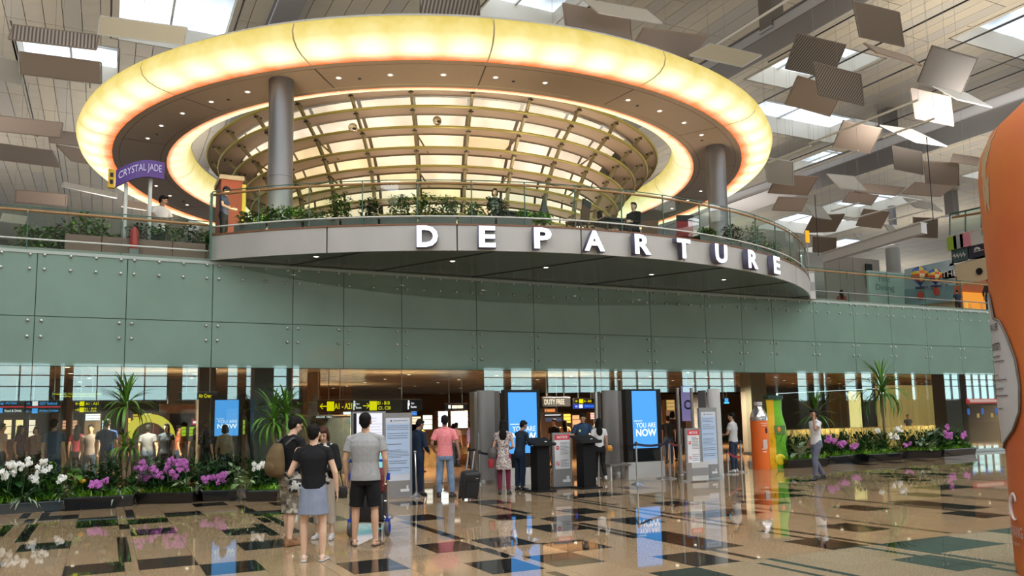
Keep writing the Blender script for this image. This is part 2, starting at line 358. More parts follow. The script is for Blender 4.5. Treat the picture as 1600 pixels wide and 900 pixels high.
for a, b in zip(VJ, VJ[1:]):
    g = .008
    for z0, z1 in ((3.0,4.1),(4.1,5.6)):
        MB().box(a+g, b-g, D, D+.02, z0+g, z1-g).build('glass_panel', TEAL, GW)
    lo = 2.36 if 7.0 <= a < 18.8 else .12
    MB().box(a+g, b-g, D+.004, D+.018, lo, 3.0).build('clear_pane', CLEAR, GW)
    n = max(2, round((b-a-.36)/.5)+1)
    for z in (5.47, 5.15):
        for q in range(n): studs.append((a+.14+(b-a-.28)*q/(n-1), z))
    for z in (4.0, 3.65):
        studs += [(a+.13, z), (b-.13, z)]
    if 7 <= a < 18.8: studs += [(a+.13, 3.3), (b-.13, 3.3)]
studs.sort(key=lambda s: abs(s[0]-8))
rest = MB()
for i, (x, z) in enumerate(studs):
    if i < 290: inst(stud, 'steel_button', GW, (x, D, z), (-PI/2, 0, 0))
    else: rest.ell((x, D-.02, z), (.03,.03,.03), n=8, m=4)
rest.build('steel_button', STEEL, GW, kind='stuff')
MB().box(-13, 4.14, D-.01, D+.06, 0, .12).box(18.8, 51.5, D-.01, D+.06, 0, .12).build('base_channel', STEEL, GW)
MB().box(-13, 51.5, D-.02, D+.14, 5.5, 5.57).build('top_capping', mat('cap', (.4,.45,.43), .3), GW)
# ---- upper floor plate and the round balcony
BC = Vector((12.05, 30.6)); BR = 14.12
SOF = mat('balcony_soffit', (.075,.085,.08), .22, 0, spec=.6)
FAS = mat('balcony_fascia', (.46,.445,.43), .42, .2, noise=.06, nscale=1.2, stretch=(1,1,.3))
A0 = math.atan2(D-BC.y, 2.17-BC.x)
xr = BC.x + math.sqrt(BR**2-(D-BC.y)**2); A1 = math.atan2(D-BC.y, xr-BC.x)
A0 = math.atan2(D-BC.y, -(math.sqrt(BR**2-(D-BC.y)**2)))
if A0 > 0: A0 -= 2*PI
def bp_(a, r=BR): return Vector((BC.x+r*math.cos(a), BC.y+r*math.sin(a)))
arc = [A0+(A1-A0)*i/72 for i in range(73)]
up_ = MB()
pts = [(*bp_(a, BR-.02), 5.6) for a in arc]
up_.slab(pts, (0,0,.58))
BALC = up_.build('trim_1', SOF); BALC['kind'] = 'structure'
# fascia plates between the joints
js = [0,10,20,30,40,50,60,72]
for s, e in zip(js, js[1:]):
    f = MB(); aa = arc[s:e+1]; d = .0012
    P = []
    for q, a in enumerate(aa):
        a2 = a + (d if q == 0 else (-d if q == len(aa)-1 else 0))
        P.append([(*bp_(a2, BR+.03), 5.585), (*bp_(a2, BR+.03), 6.19), (*bp_(a2, BR-.015), 6.19), (*bp_(a2, BR-.015), 5.585)])
    v = [p for r in P for p in r]; fc = []
    for i in range(len(P)-1):
        for k in range(4): fc.append((i*4+k, i*4+(k+1) % 4, (i+1)*4+(k+1) % 4, (i+1)*4+k))
    fc += [(0,1,2,3), tuple((len(P)-1)*4+k for k in (3,2,1,0))]
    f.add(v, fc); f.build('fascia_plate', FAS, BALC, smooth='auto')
# soffit joints : shallow recessed strips running back to the wall
for a in (A0+.28, A0+.5, A0+.72, A0+.98, A0+1.25, A0+1.5):
    p = bp_(a, BR-.05); q = Vector((p.x-(D-p.y)*.55, D))
    MB().tube([(p.x,p.y,5.597),(q.x,q.y,5.597)], .012, 4).build('soffit_joint', DARK, BALC)
MB().slab([(x, y, 5.58) for x, y in ((-13,D+.14),(51.5,D+.14),(51.5,75),(-13,75))], (0,0,.08)).build('trim_2', mat('upper_soffit', (.3,.27,.24), .5))['kind'] = 'structure'
tr = MB(); tr.lathe([(BR-.02,6.19),(BR+.05,6.19),(BR+.05,6.225),(BR-.3,6.225)], 72, (BC.x,BC.y,0), A0, A1)
tr.build('wood_kerb', mat('kerb_wood', (.22,.09,.045), .4), BALC, smooth='auto')
TF = MB().slab([(*bp_(a, BR-.1), 6.18) for a in arc] + [(40, D+1.5, 6.18), (40, 46, 6.18), (-13, 46, 6.18), (-13, D+1.5, 6.18)][:0], (0,0,.03)).build('floor_terrace', mat('terrace_floor', (.22,.14,.09), .35)); TF['kind'] = 'structure'
T2 = MB().box(2.3, 21.6, D+.15, 46, 6.0, 6.205).build('floor_terrace', mat('terrace_floor')); T2['kind'] = 'structure'
for x, y in ((494,401),(707,408),(853,418),(1018,429),(1131,437),(668,404)):
    p = G(x, y, 5.6)
    if y == 404: continue
    t = thing('downlight', 'small round white downlight in the dark balcony soffit, %s from the left' % ORD[{494:0,707:1,853:2,1018:3,1131:4}[x]], 'light', (p.x,p.y,5.6), group='downlights under the round balcony')
    MB().lathe([(.055,-.004),(.085,-.004),(.085,0.0),(.055,0.0)], 16).build('trim_ring', WHITE, t)
    MB().lathe([(0,-.003),(.055,-.003)], 16).build('lens', glow('downlight_glow', (1,.93,.8), 9), t)
# ---- railings
WOOD = mat('rail_wood', (.36,.20,.08), .35)
def railing(name, label, path, z0, ztop_, zh, n, low=None, lowm=STEEL, grp=None, wood=WOOD, sub=3):
    """glass balustrade along a list of plan points, n panes"""
    t = thing(name, label, 'railing', (path[0][0], path[0][1], z0)); L = Vector((path[0][0], path[0][1], z0))
    P = [Vector((p[0], p[1], 0)) for p in path]; m = len(P)-1
    def pt(s):
        s = min(max(s, 0), m-1e-6); i = int(s); return P[i].lerp(P[i+1], s-i)
    for k in range(n):
        s0, s1 = m*k/n, m*(k+1)/n; q = MB(); e = .012*m/n
        for j in range(sub):
            a = pt(s0+e+(s1-s0-2*e)*j/sub); b = pt(s0+e+(s1-s0-2*e)*(j+1)/sub); z = z0+.02
            q.quad(*[Vector((v.x, v.y, zz))-L for v, zz in ((a,z),(b,z),(b,ztop_),(a,ztop_))])
        q.build('glass_pane', RAILG, t)
        a = pt(s0)
        MB().box(-.012,.012,-.012,.012,0,ztop_-z0).build('glass_joint_post', mat('green_edge', (.06,.14,.11), .2), t, a+Vector((0,0,z0))-L)
        MB().tube([(0,0,0),(0,-.06,.03),(0,-.07,.09)], .012, 6).build('clip', STEEL, t, a+Vector((0,0,zh-.1))-L)
    pp = [pt(m*j/(n*sub)) for j in range(n*sub+1)]
    MB().tube([p+Vector((0,0,zh))-L for p in pp], .032, 8).build('handrail', wood, t, smooth=True)
    MB().tube([p+Vector((0,0,ztop_))-L for p in pp], .012, 6).build('top_edge', mat('green_edge'), t, smooth=True)
    if low: MB().tube([p+Vector((0,0,low))-L for p in pp], .022, 8).build('lower_rail', lowm, t, smooth=True)
    return t
railing('glass_railing', 'curved glass railing with wooden handrail along the round balcony above the lit letters', [bp_(a, BR-.04) for a in arc], 6.225, 7.30, 7.22, 17, 6.42, mat('pale_metal', (.6,.62,.6), .35))
railing('glass_railing', 'straight glass railing with wooden handrail above the green wall left of the balcony', [(-13, D+.07), (2.1, D+.07)], 5.57, 6.56, 6.47, 8, 5.83, mat('pale_metal'))
railing('glass_railing', 'straight glass railing with wooden handrail above the green wall right of the balcony', [(xr-.1, D+.07), (51.4, D+.07)], 5.57, 6.75, 6.66, 14, 5.92, GREY)
t = thing('corner_post', 'grey metal end post between the round balcony and the straight right railing', 'post', (xr-.02, D-.1, 5.57))
MB().box(-.13,.13,-.08,.08,0,.95).build('post_body', LGREY, t); MB().box(-.15,.15,-.1,.1,.95,.99).build('cap', STEEL, t); MB().box(-.1,.12,-.09,-.08,.3,.6).build('cover_plate', GREY, t)
t = thing('corner_glass', 'upright glass edge panel at the left corner of the balcony', 'glass panel', (2.12, D-.05, 5.57))
MB().box(-.02,.02,-.3,0,.0,1.6).build('pane', RAILG, t); MB().box(-.025,.025,-.31,-.29,0,1.6).build('edge_strip', mat('green_edge'), t)
# ---- letters on the fascia
LET = [('D',668,369,0),('E',760,368,0),('P',846,372,0),('A',925,375,0),('R',1000,382,0),('T',1063,390,0),('U',1121,397,0),('R',1170,404,1),('E',1207,407,1)]
LF = glow('letter_face', (.93,.93,1), 2.6); LS = mat('letter_return', (.12,.12,.2), .4)
names = {'D':'letter D, first of the word','E0':'letter E between D and P','P':'letter P','A':'letter A','R0':'letter R between A and T','T':'letter T','U':'letter U','R1':'letter R between U and E','E1':'letter E, last of the word'}
for ch, x, y, k in LET:
    lo, hi = A0, A1
    best = min((A0+(A1-A0)*i/2000 for i in range(2001)), key=lambda a: abs(proj((*bp_(a, BR+.1), 5.9))[0]-x) if True else 0)
    p = bp_(best, BR+.05); key = ch if ch in names else ch+str(k)
    t = thing('sign_letter', 'white illuminated %s, on the grey balcony fascia' % names[key], 'letter', (p.x, p.y, 5.88), best+PI/2, 'departure letters' if False else None)
    wd = {'D':.52,'E':.42,'P':.46,'A':.56,'R':.5,'T':.48,'U':.5}[ch]
    me = text_mesh(ch, width=wd, height=.53, depth=.16, bold=.035); me.materials.clear(); me.materials.append(LS)
    inst(me, 'return', t, (0,-.1,0))
    me = text_mesh(ch, width=wd-.03, height=.5, depth=.01, bold=.03); me.materials.clear(); me.materials.append(LF)
    inst(me, 'lit_face', t, (0,-.187,0))
# ---- glowing ring canopy
RC = Vector((11.75, 29.9)); RZ = 10.95
def ringmat(name, outer):
    m = bpy.data.materials.new(name); m.use_nodes = True; nt = m.node_tree; nt.nodes.clear(); N = nt.nodes.new; Lk = nt.links.new
    uv = N('ShaderNodeUVMap'); sp = N('ShaderNodeSeparateXYZ'); Lk(uv.outputs[0], sp.inputs[0])
    def mth(op, a, b=None, c=False):
        n = N('ShaderNodeMath'); n.operation = op; n.use_clamp = c
        for i, q in enumerate((a, b)):
            if q is None: continue
            if isinstance(q, (int, float)): n.inputs[i].default_value = q
            else: Lk(q, n.inputs[i])
        return n.outputs[0]
    # lamp hot spots painted into the skin's emission, four to a segment
    s = mth('ABSOLUTE', mth('SINE', mth('MULTIPLY', sp.outputs[0], PI*4)))
    s = mth('ADD', mth('MULTIPLY', mth('POWER', s, 1.3), .5 if outer else .18), .5 if outer else .82)
    vprof = N('ShaderNodeValToRGB'); Lk(sp.outputs[1], vprof.inputs[0]); e = vprof.color_ramp.elements
    if outer: st = [(0,.0),(.12,.35),(.26,1),(.42,.75),(.6,.18),(1,.0)]
    else: st = [(0,.05),(.2,.7),(.45,.6),(.8,.15),(1,.05)]
    e[0].position, e[0].color = st[0][0], (st[0][1],)*3+(1,); e[1].position, e[1].color = st[-1][0], (st[-1][1],)*3+(1,)
    for p_, v_ in st[1:-1]: k = e.new(p_); k.color = (v_, v_, v_, 1)
    nz = N('ShaderNodeTexNoise'); nz.inputs['Scale'].default_value = 3.5; nz.inputs['Detail'].default_value = 8; tc = N('ShaderNodeTexCoord'); Lk(tc.outputs['Object'], nz.inputs['Vector'])
    hot = mth('MULTIPLY', s, vprof.outputs[0]); hot = mth('ADD', hot, mth('MULTIPLY', mth('SUBTRACT', nz.outputs[0], .5), .25), True)
    base = N('ShaderNodeValToRGB'); Lk(sp.outputs[1], base.inputs[0]); e = base.color_ramp.elements
    e[0].position, e[0].color = 0, (1,.20,.045,1); e[1].position, e[1].color = 1, (.68,.53,.11,1)
    for p_, c_ in ((.09,(1,.25,.05,1)),(.16,(1,.58,.15,1)),(.2,(.95,.74,.24,1)),(.45,(.90,.72,.22,1)),(.7,(.80,.62,.15,1))): k = e.new(p_); k.color = c_
    mx = N('ShaderNodeMixRGB'); Lk(hot, mx.inputs[0]); Lk(base.outputs[0], mx.inputs[1]); mx.inputs[2].default_value = (1.6,1.5,1.02,1)
    em = N('ShaderNodeEmission'); Lk(mx.outputs[0], em.inputs[0]); em.inputs[1].default_value = 1.18 if outer else 1.1
    o = N('ShaderNodeOutputMaterial'); Lk(em.outputs[0], o.inputs[0]); return m
RO, RI = ringmat('backlit_skin_outer', True), ringmat('backlit_skin_inner', False)
RS = mat('ring_soffit', (.30,.235,.18), .45, 0, coat=.3)
RING = thing('ring_canopy', 'huge glowing yellow ring canopy hanging over the terrace', 'ceiling feature', (RC.x, RC.y, RZ))
NS = 16; prof_o = [(11.82,0),(12.1,.005),(12.42,.03),(12.68,.10),(12.86,.24),(12.92,.44),(12.84,.66),(12.55,.85)]
prof_i = [(10.1,0),(9.9,.02),(9.65,.10),(9.45,.26),(9.33,.5),(9.3,.8)]
for k in range(NS):
    a0 = 2*PI*k/NS + .13; a1 = a0 + 2*PI/NS; d = .0016
    MB().lathe(prof_o, 10, (0,0,0), a0+d, a1-d, uv=True).build('outer_light_panel', RO, RING, smooth=True)
    MB().lathe(prof_i, 10, (0,0,0), a0+d, a1-d, uv=True).build('inner_light_panel', RI, RING, smooth=True)
    MB().lathe([(10.32,-.005),(11.6,-.005),(11.6,.03),(10.32,.03),(10.32,-.005)], 10, (0,0,0), a0+d*1.2, a1-d*1.2).build('soffit_panel', RS, RING)
MB().lathe([(10.1,.0),(10.3,.0)], 96).lathe([(11.62,.0),(11.83,.0)], 96).build('soffit_edge_band', RS, RING)
MB().lathe([(10.28,.012),(11.64,.012)], 96).build('soffit_backing', DARK, RING)
MB().lathe([(9.28,.8),(9.6,1.1),(12.4,.98),(12.55,.85)], 96).build('roof', LGREY, RING)
dl = MB().lathe([(0,-.004),(.05,-.004),(.05,.0)], 12).mesh('lens', glow('ring_downlight_glow', (1,.86,.66), 12)); dr = MB().lathe([(.05,-.006),(.09,-.006),(.09,0)], 12).mesh('trim_ring', WHITE)
for k in range(48):
    if k % 6 == 5: continue
    a = 2*PI*(k+.5)/48 + .1
    q = inst(dr, 'downlight', RING, (10.95*math.cos(a), 10.95*math.sin(a), -.006)); inst(dl, 'lens', q, (0,0,0))
    if k % 3 == 0: MB().lathe([(0,-.03),(.04,-.02),(.05,0)], 8).build('sprinkler', DARK, RING, (10.8*math.cos(a+.05), 10.8*math.sin(a+.05), -.004))
# ---- louvred glass drum within the ring
DC = Vector((11.75, 29.9)); LV = [(8.75,11.50),(8.35,11.08),(7.85,10.62),(7.45,10.1),(7.15,9.6),(6.95,9.12),(6.85,8.64),(6.75,8.16),(6.65,7.68),(6.6,7.2),(6.55,6.75)]
EDGE = mat('louvre_edge_olive', (.36,.31,.09), .4, .2); UND = mat('louvre_board', (.55,.44,.36), .5); MUL = mat('mullion_bronze', (.27,.23,.13), .4, .3)
def blindm(name, s, col):
    m = mat(name, (.6,.5,.36), .6, em=col, es=s); nt = m.node_tree; n = nt.nodes.new('ShaderNodeTexNoise'); n.inputs['Scale'].default_value = 1.1; n.inputs['Detail'].default_value = 4
    tc = nt.nodes.new('ShaderNodeTexCoord'); mp = nt.nodes.new('ShaderNodeMapping'); mp.inputs['Scale'].default_value = (1,1,.05); nt.links.new(tc.outputs['Object'], mp.inputs[0]); nt.links.new(mp.outputs[0], n.inputs['Vector'])
    r = nt.nodes.new('ShaderNodeMapRange'); r.inputs[1].default_value = .3; r.inputs[2].default_value = .7; r.inputs[3].default_value = s*.65; r.inputs[4].default_value = s*1.25
    nt.links.new(n.outputs[0], r.inputs[0]); nt.links.new(r.outputs[0], nt.nodes['Principled BSDF'].inputs['Emission Strength']); return m
BL = [blindm('lit_blind', 1.2, (1,.80,.55)), blindm('lit_blind_pale', 1.1, (1,.86,.66)), blindm('lit_blind_gold', 1.2, (1,.76,.42))]
DRUM = thing('louvred_drum', 'round glass drum with olive horizontal louvres and warm lit blinds inside the ring', 'facade', (DC.x, DC.y, 6.2))
amid = math.atan2(-DC.y, -DC.x)                       # towards the viewer
ND = 29; dA = 2*PI/ND
aref = min((amid-.6+1.2*i/1200 for i in range(1201)), key=lambda a: abs(proj((DC.x+8.6*math.cos(a), DC.y+8.6*math.sin(a), 11.4))[0]-642)); aoff = aref - .5*dA
for r, z in LV:
    zz = z-6.2
    MB().lathe([(r-.72,zz+.05),(r-.05,zz-.0),(r-.05,zz+.03),(r-.72,zz+.08)], 96, (0,0,0)).build('louvre', UND, DRUM, smooth='auto')
    MB().lathe([(r-.05,zz-.02),(r+.01,zz-.035),(r+.04,zz),(r+.04,zz+.04),(r-.05,zz+.05)], 96).build('louvre_edge', EDGE, DRUM, smooth='auto')
for k in range(-9, 11):
    a = aoff + (k+.5)*dA; c, s = math.cos(a), math.sin(a)
    m_ = MB()
    P = [(r-.14, z-6.2) for r, z in LV]
    for (r0, z0), (r1, z1) in zip(P, P[1:]):
        Mx = Matrix.Rotation(a, 4, 'Z')
        v = [Mx @ Vector(p) for p in ((r0-.09,-.04,z0),(r0+.05,-.04,z0),(r0+.05,.04,z0),(r0-.09,.04,z0),(r1-.09,-.04,z1),(r1+.05,-.04,z1),(r1+.05,.04,z1),(r1-.09,.04,z1))]
        m_.add(v, [(0,3,2,1),(4,5,6,7),(0,1,5,4),(1,2,6,5),(2,3,7,6),(3,0,4,7)])
    m_.build('mullion', MUL, DRUM)
    for li, (r, z) in enumerate(LV[:7]):
        Mx = Matrix.Rotation(a, 4, 'Z') @ Matrix.Translation((r-.25, 0, z-6.2-.06)); MB().box(-.12,.14,-.018,.018,-.02,.03, Mx).box(.08,.12,-.08,.08,-.014,.014, Mx).build('bracket', DARK, DRUM)
    if k % 2 == 0:
        for li in (2,4):
            r0, z0 = LV[li]; r1, z1 = LV[li+1]; b = a + dA*.22*(1 if k < 1 else -1)
            MB().tube([(c*(r0-.2), s*(r0-.2), z0-6.25), (math.cos(b)*(r1-.5), math.sin(b)*(r1-.5), z1-6.2)], .03, 6).build('brace', MUL, DRUM)
n_bl = 0
for k in range(-8, 9):
    a0 = aoff + (k-.5)*dA + .008; a1 = a0 + dA - .016
    glassp = k > 5 or k < -4
    for li in range(len(LV)-1):
        r, z = LV[li]; r2, z2 = LV[li+1]
        if glassp and li < 3:
            MB().lathe([(r2-.72, z2-6.15),(r-.74, z-6.2)], 3, (0,0,0), a0, a1).build('glass_pane', RAILG, DRUM); continue
        j = 1 if (li < 2 or k > 2) else (2 if (k*5+li*3) % 4 == 0 or k < -1 else 0)
        MB().lathe([(r2-.70, z2-6.15),(r-.74, z-6.2)], 3, (0,0,0), a0, a1).build('blind_panel', BL[j], DRUM); n_bl += 1
MB().lathe([(6.0,5.7-6.2+.6),(7.2,4.9)], 64, (0,0,0), aoff+9*dA, aoff+(ND-9)*dA).build('rear_wall', UND, DRUM)
MB().lathe([(.0,4.95),(7.9,4.95),(7.9,5.0),(.0,5.0)], 64).build('roof', mat('drum_roof', (.25,.22,.18), .6), DRUM)
for x, y in ((685,187),(553,198)):
    p = at(x, y, 1, 29.9-7.35*1.0 if x > 600 else 23.3)
    t = thing('round_camera_lamp', 'round silver dome lamp on the drum louvres, %s of two' % ('right' if x > 600 else 'left'), 'light', (p.x, p.y+.1, p.z), group=None)
    MB().ell((0,0,0), (.15,.1,.15)).build('housing', mat('silver', (.7,.6,.5), .25, .7), t, smooth=True); MB().ell((.02,-.08,-.05), (.07,.04,.04)).build('lens', BLACK, t, smooth=True)
# ---- two big columns carrying the ring
CM = mat('column_aluminium', (.19,.195,.22), .36, .55)
for x, y0, lab, dia in ((440,125,'left of the drum, passing in front of its louvres',.66),(1117,228,'right of the drum',.66)):
    p = G(x, y0+1, RZ)
    t = thing('round_column', 'tall grey metal-clad round column %s' % lab, 'column', (p.x, p.y, 6.2))
    r = dia/2
    MB().lathe([(r,0),(r,2.0)], 32).build('lower_cladding', CM, t, smooth=True)
    MB().lathe([(r,2.01),(r,RZ-6.2-.02)], 32).build('upper_cladding', CM, t, smooth=True)
    MB().lathe([(r-.008,1.99),(r-.008,2.02)], 32).build('joint_ring', DARK, t)
    MB().lathe([(r+.06,-.0),(r+.06,.12),(r,.12)], 32).build('base_ring', STEEL, t, smooth='auto')
# ================================================================== CEILING FITTINGS
RC_ = {'w': mat('reflector_white', (.62,.61,.59), .5, bump=.15, bscale=30), 'm': mat('reflector_mauve', (.34,.29,.27), .55), 'b': mat('reflector_brown', (.38,.30,.25), .55),
       'd': mat('reflector_dark', (.19,.165,.15), .5), 'p': mat('reflector_pink', (.48,.37,.31), .55), 'y': mat('reflector_cream', (.52,.47,.36), .4)}
def perfo(name, col):
    m = mat(name, col, .5); nt = m.node_tree; tc = nt.nodes.new('ShaderNodeTexCoord'); w1 = nt.nodes.new('ShaderNodeTexWave'); w1.inputs['Scale'].default_value = 2.6; w1.bands_direction = 'X'
    r = nt.nodes.new('ShaderNodeValToRGB'); r.color_ramp.elements[0].color = (*[c*.45 for c in col], 1); r.color_ramp.elements[1].color = (*[min(1, c*1.5) for c in col], 1)
    r.color_ramp.elements[0].position = .4; r.color_ramp.elements[1].position = .6
    nt.links.new(tc.outputs['Object'], w1.inputs['Vector']); nt.links.new(w1.outputs[0], r.inputs[0]); nt.links.new(r.outputs[0], nt.nodes['Principled BSDF'].inputs['Base Color']); return m
RC_['q'] = perfo('reflector_perforated_dark', (.22,.20,.19)); RC_['l'] = perfo('reflector_perforated_light', (.38,.345,.34))
CN = {'w':'white','m':'mauve grey','b':'brown','d':'dark brown','p':'pinkish beige','y':'cream','q':'dark perforated','l':'pale perforated'}
REF = [
 ('y',16,'above the left shoulder of the glowing ring',(157,25),(292,43),(288,70),(160,53)), ('l',16,'under the far left skylight',(20,38),(155,55),(150,77),(12,55)),
 ('b',16,'hanging from a thin dark cable at the upper left',(30,81),(158,98),(158,131),(38,117)), ('w',16,'cut by the left edge of the picture near the top',(-30,80),(33,98),(34,133),(-30,122)),
 ('p',16,'large, left of the ring near the left edge',(-30,178),(98,192),(95,215),(-30,204)), ('b',16,'close to the leftmost bulge of the ring',(75,202),(124,208),(128,228),(78,220)),
 ('m',16,'second above the left railing',(-20,222),(82,236),(95,262),(-20,250)), ('b',16,'lower left of the ring, behind its yellow skin',(88,226),(150,238),(172,262),(92,250)),
 ('p',15,'just above the left wooden handrail',(25,297),(104,304),(103,322),(20,316)), ('w',15,'long strip under the ring, left of the purple sign',(100,284),(183,302),(182,309),(100,296)),
 ('p',15,'small, below the purple sign',(193,312),(230,318),(228,328),(195,326)), ('w',15,'small, seen through the left railing',(5,333),(42,338),(38,350),(5,345)),
 ('q',16,'with a slatted face above the middle of the ring',(655,-12),(748,-14),(749,27),(733,26)), ('m',16,'right behind the top of the ring',(880,5),(985,28),(988,68),(880,46)),
 ('w',16,'thin sliver pointing right above the ring top',(912,-2),(1010,15),(1035,36),(975,22)), ('m',16,'folded, above the right half of the ring',(1005,44),(1105,57),(1078,98),(990,70)),
 ('y',16,'lit golden at one corner near the grey beam',(1110,68),(1190,86),(1160,104),(1085,92)), ('d',15,'biggest dark one at the top right',(1333,2),(1405,20),(1413,73),(1335,40)),
 ('q',15,'upper one of the overlapping pair by the skylight',(1247,53),(1322,71),(1300,123),(1235,94)), ('q',13.5,'lower one of the overlapping pair by the skylight',(1272,98),(1345,117),(1350,165),(1275,136)),
 ('b',14.5,'under the overlapping dark pair',(1247,119),(1318,141),(1297,182),(1228,157)), ('d',15,'square, left of the orange sculpture top',(1457,72),(1528,92),(1503,145),(1438,115)),
 ('b',15.4,'thin edge-on blade below the biggest dark one',(1350,67),(1420,88),(1440,102),(1375,84)), ('m',14.8,'square, below the dark square one',(1423,138),(1485,152),(1490,197),(1425,172)),
 ('w',15,'long sliver beside the mauve square',(1455,132),(1510,145),(1550,167),(1490,152)), ('b',14.5,'square in the middle of the right field',(1318,189),(1378,201),(1360,240),(1302,220)),
 ('d',14.2,'small, against the second grey beam',(1394,228),(1440,238),(1443,273),(1397,257)), ('w',14.6,'sliver above the second grey beam',(1375,195),(1425,202),(1480,228),(1435,215)),
 ('w',14.2,'framed, right beside the ring edge',(1196,247),(1239,253),(1240,290),(1198,278)), ('w',14,'brightest kite shape over the second beam',(1292,272),(1335,276),(1355,298),(1305,285)),
 ('w',13.6,'kite shape above the balcony plants on the right',(1258,320),(1285,324),(1300,343),(1255,333)), ('w',13.8,'kite shape farthest right',(1412,309),(1455,316),(1473,330),(1425,320)),
 ('p',14,'small, just below the brightest kite',(1328,300),(1373,305),(1362,320),(1327,313)), ('b',14,'below the small dark one by the beam',(1430,285),(1490,290),(1470,307),(1430,297)),
 ('p',14,'wide, right of the ring at column height',(1215,273),(1278,277),(1262,305),(1210,298)), ('p',13.8,'behind the right balcony plants',(1217,308),(1262,310),(1252,330),(1215,326)),
 ('p',13.6,'lowest row, middle',(1350,327),(1390,332),(1377,357),(1345,350)), ('b',13.5,'lowest row, left',(1270,337),(1320,335),(1305,362),(1265,350)),
 ('w',13.4,'tiny, lowest row',(1333,365),(1345,366),(1360,378),(1335,375)), ('w',13.4,'tiny, right of the lowest row',(1380,350),(1393,352),(1407,367),(1378,362)),
 ('b',14.5,'tiny, touching the orange sculpture outline',(1490,240),(1530,246),(1527,258),(1500,252)), ('p',14,'flat one between beam and kites',(1352,287),(1415,293),(1400,305),(1345,299)),
 ('b',13.3,'behind the right end post of the balcony',(1270,370),(1307,372),(1306,396),(1268,395)), ('m',14,'tall, left of the orange sculpture',(1444,252),(1498,256),(1499,290),(1450,283)),
 ('m',13.4,'square, above the grey pillar at far right',(1427,340),(1465,342),(1465,372),(1430,368))]
for c, z, lab, *q in REF:
    P = [G(*q[0], z+.35), G(*q[1], z+.35), G(*q[2], z-.35), G(*q[3], z-.35)]
    P[3] = P[0]+P[2]-P[1]; cen = sum(P, Vector())/4; t = thing('wing_reflector', '%s ceiling reflector panel, %s' % (CN[c], lab), 'reflector', cen, group='wing shaped reflectors below the ceiling')
    n = (P[1]-P[0]).cross(P[3]-P[0]).normalized()*.04; L = [p-cen for p in P]
    MB().slab([p*.97 for p in L], n).build('panel', RC_[c], t)
    e = MB()
    for i in range(4): e.tube([L[i]+n*.5, L[(i+1) % 4]+n*.5], .035, 4)
    e.build('frame', RC_['w' if c in 'wy' else 'd' if c in 'dq' else 'b'], t)
    MB().tube([(L[0]+L[3])/2+n*1.6, (L[1]+L[2])/2+n*1.6], .04, 5).build('support_tube', GREY, t)
    MB().tube([n*1.6, (0,0,CZ+1.05-cen.z)], .006, 4).build('cable', GREY, t)
ROD = mat('white_rod', (.9,.88,.86), .35)
for i, (a, b, z, r, m_, lab) in enumerate([((1100,75),(1262,-12),16.5,.05,ROD,'white, crossing above the right side of the ring'),((868,42),(912,-8),16.5,.05,ROD,'white, just behind the ring top'),((1267,225),(1432,155),13.5,.045,ROD,'white, longest in the right field'),
  ((1380,215),(1460,185),13.5,.045,ROD,'white, above the second beam'),((1248,272),(1335,234),13.5,.045,ROD,'white, nearest the ring edge'),((1205,255),(1262,227),13.5,.045,ROD,'white, touching the ring edge'),((1298,330),(1343,317),12.3,.045,ROD,'white, short, over the balcony end'),
  ((1330,345),(1425,313),12.5,.045,ROD,'white, below the bright kite panels'),((1390,345),(1450,327),12.5,.045,ROD,'white, short, right of the kite panels'),((1425,352),(1520,325),12.5,.045,ROD,'white, lowest right'),
  ((1200,97),(1345,18),18.5,.035,DARK,'dark, first beside the beam'),((1200,159),(1510,-5),18.5,.04,DARK,'dark, longest, across the right field'),((1345,143),(1610,14),18.5,.04,DARK,'dark, toward the orange sculpture'),((1460,145),(1600,82),18.5,.03,DARK,'dark, short, right edge'),((1240,262),(1600,90),18.5,.035,DARK,'dark, above the second beam'),
  ((0,30),(70,215),18.5,.035,DARK,'dark, far left'),((118,95),(160,140),18.5,.03,DARK,'dark, left beside the ring'),((60,200),(125,345),18.5,.03,DARK,'dark, lower left behind the railing')]):
    A, B = G(*a, z), G(*b, z); A.x = B.x = (A.x+B.x)/2
    t = thing('suspension_rod', 'thin straight ceiling rod, %s' % lab, 'rod', A, group='rods below the ceiling')
    MB().tube([(0,0,0), B-A], r, 6).build('rod', m_, t); MB().tube([(0,0,0),(0,0,CZ+1.05-z)], .006, 4).tube([B-A,(B-A)+Vector((0,0,CZ-z))], .006, 4).build('hanger', GREY, t)
BM_ = mat('beam_grey', (.56,.56,.60), .45, .1); BMD = mat('beam_dark', (.20,.185,.18), .5)
for i, (p0, p1, z, h_, lab) in enumerate([((1200,84),(1200,56),17.6,.5,'grey steel ceiling beam running from the ring to the top edge'),((1400,252),(1400,226),16.8,.6,'grey steel ceiling beam crossing behind the right reflectors'),
   ((430,26),(462,26),18.3,.5,'grey steel ceiling beam behind the left top of the ring')]):
    a, b = G(*p0, z), G(*p1, z); x0, x1 = sorted((a.x, b.x))
    t = thing('ceiling_beam', lab, 'beam', (x0, 40, z)); MB().box(0, x1-x0, -38, 50, 0, h_).build('beam_body', BM_, t)
    MB().box(-.12, x1-x0+.12, -38, 50, -.05, 0).build('lower_flange', BMD, t); MB().box(-.1, x1-x0+.1, -38, 50, h_, h_+.05).build('upper_flange', BMD, t)
A, B = G(1285,410,9), G(1440,364,9)
t = thing('ceiling_beam', 'low grey steel beam at the right ending above the glass railing', 'beam', A)
MB().slab([(0,0,0), B-A, B-A+Vector((0,0,.42)), (0,0,.42)], (.35,0,0)).build('beam_body', BM_, t); MB().slab([(-.05,0,.42), B-A+Vector((-.05,0,.42)), B-A+Vector((-.05,0,.47)), (-.05,0,.47)], (.45,0,0)).build('top_flange', LGREY, t)
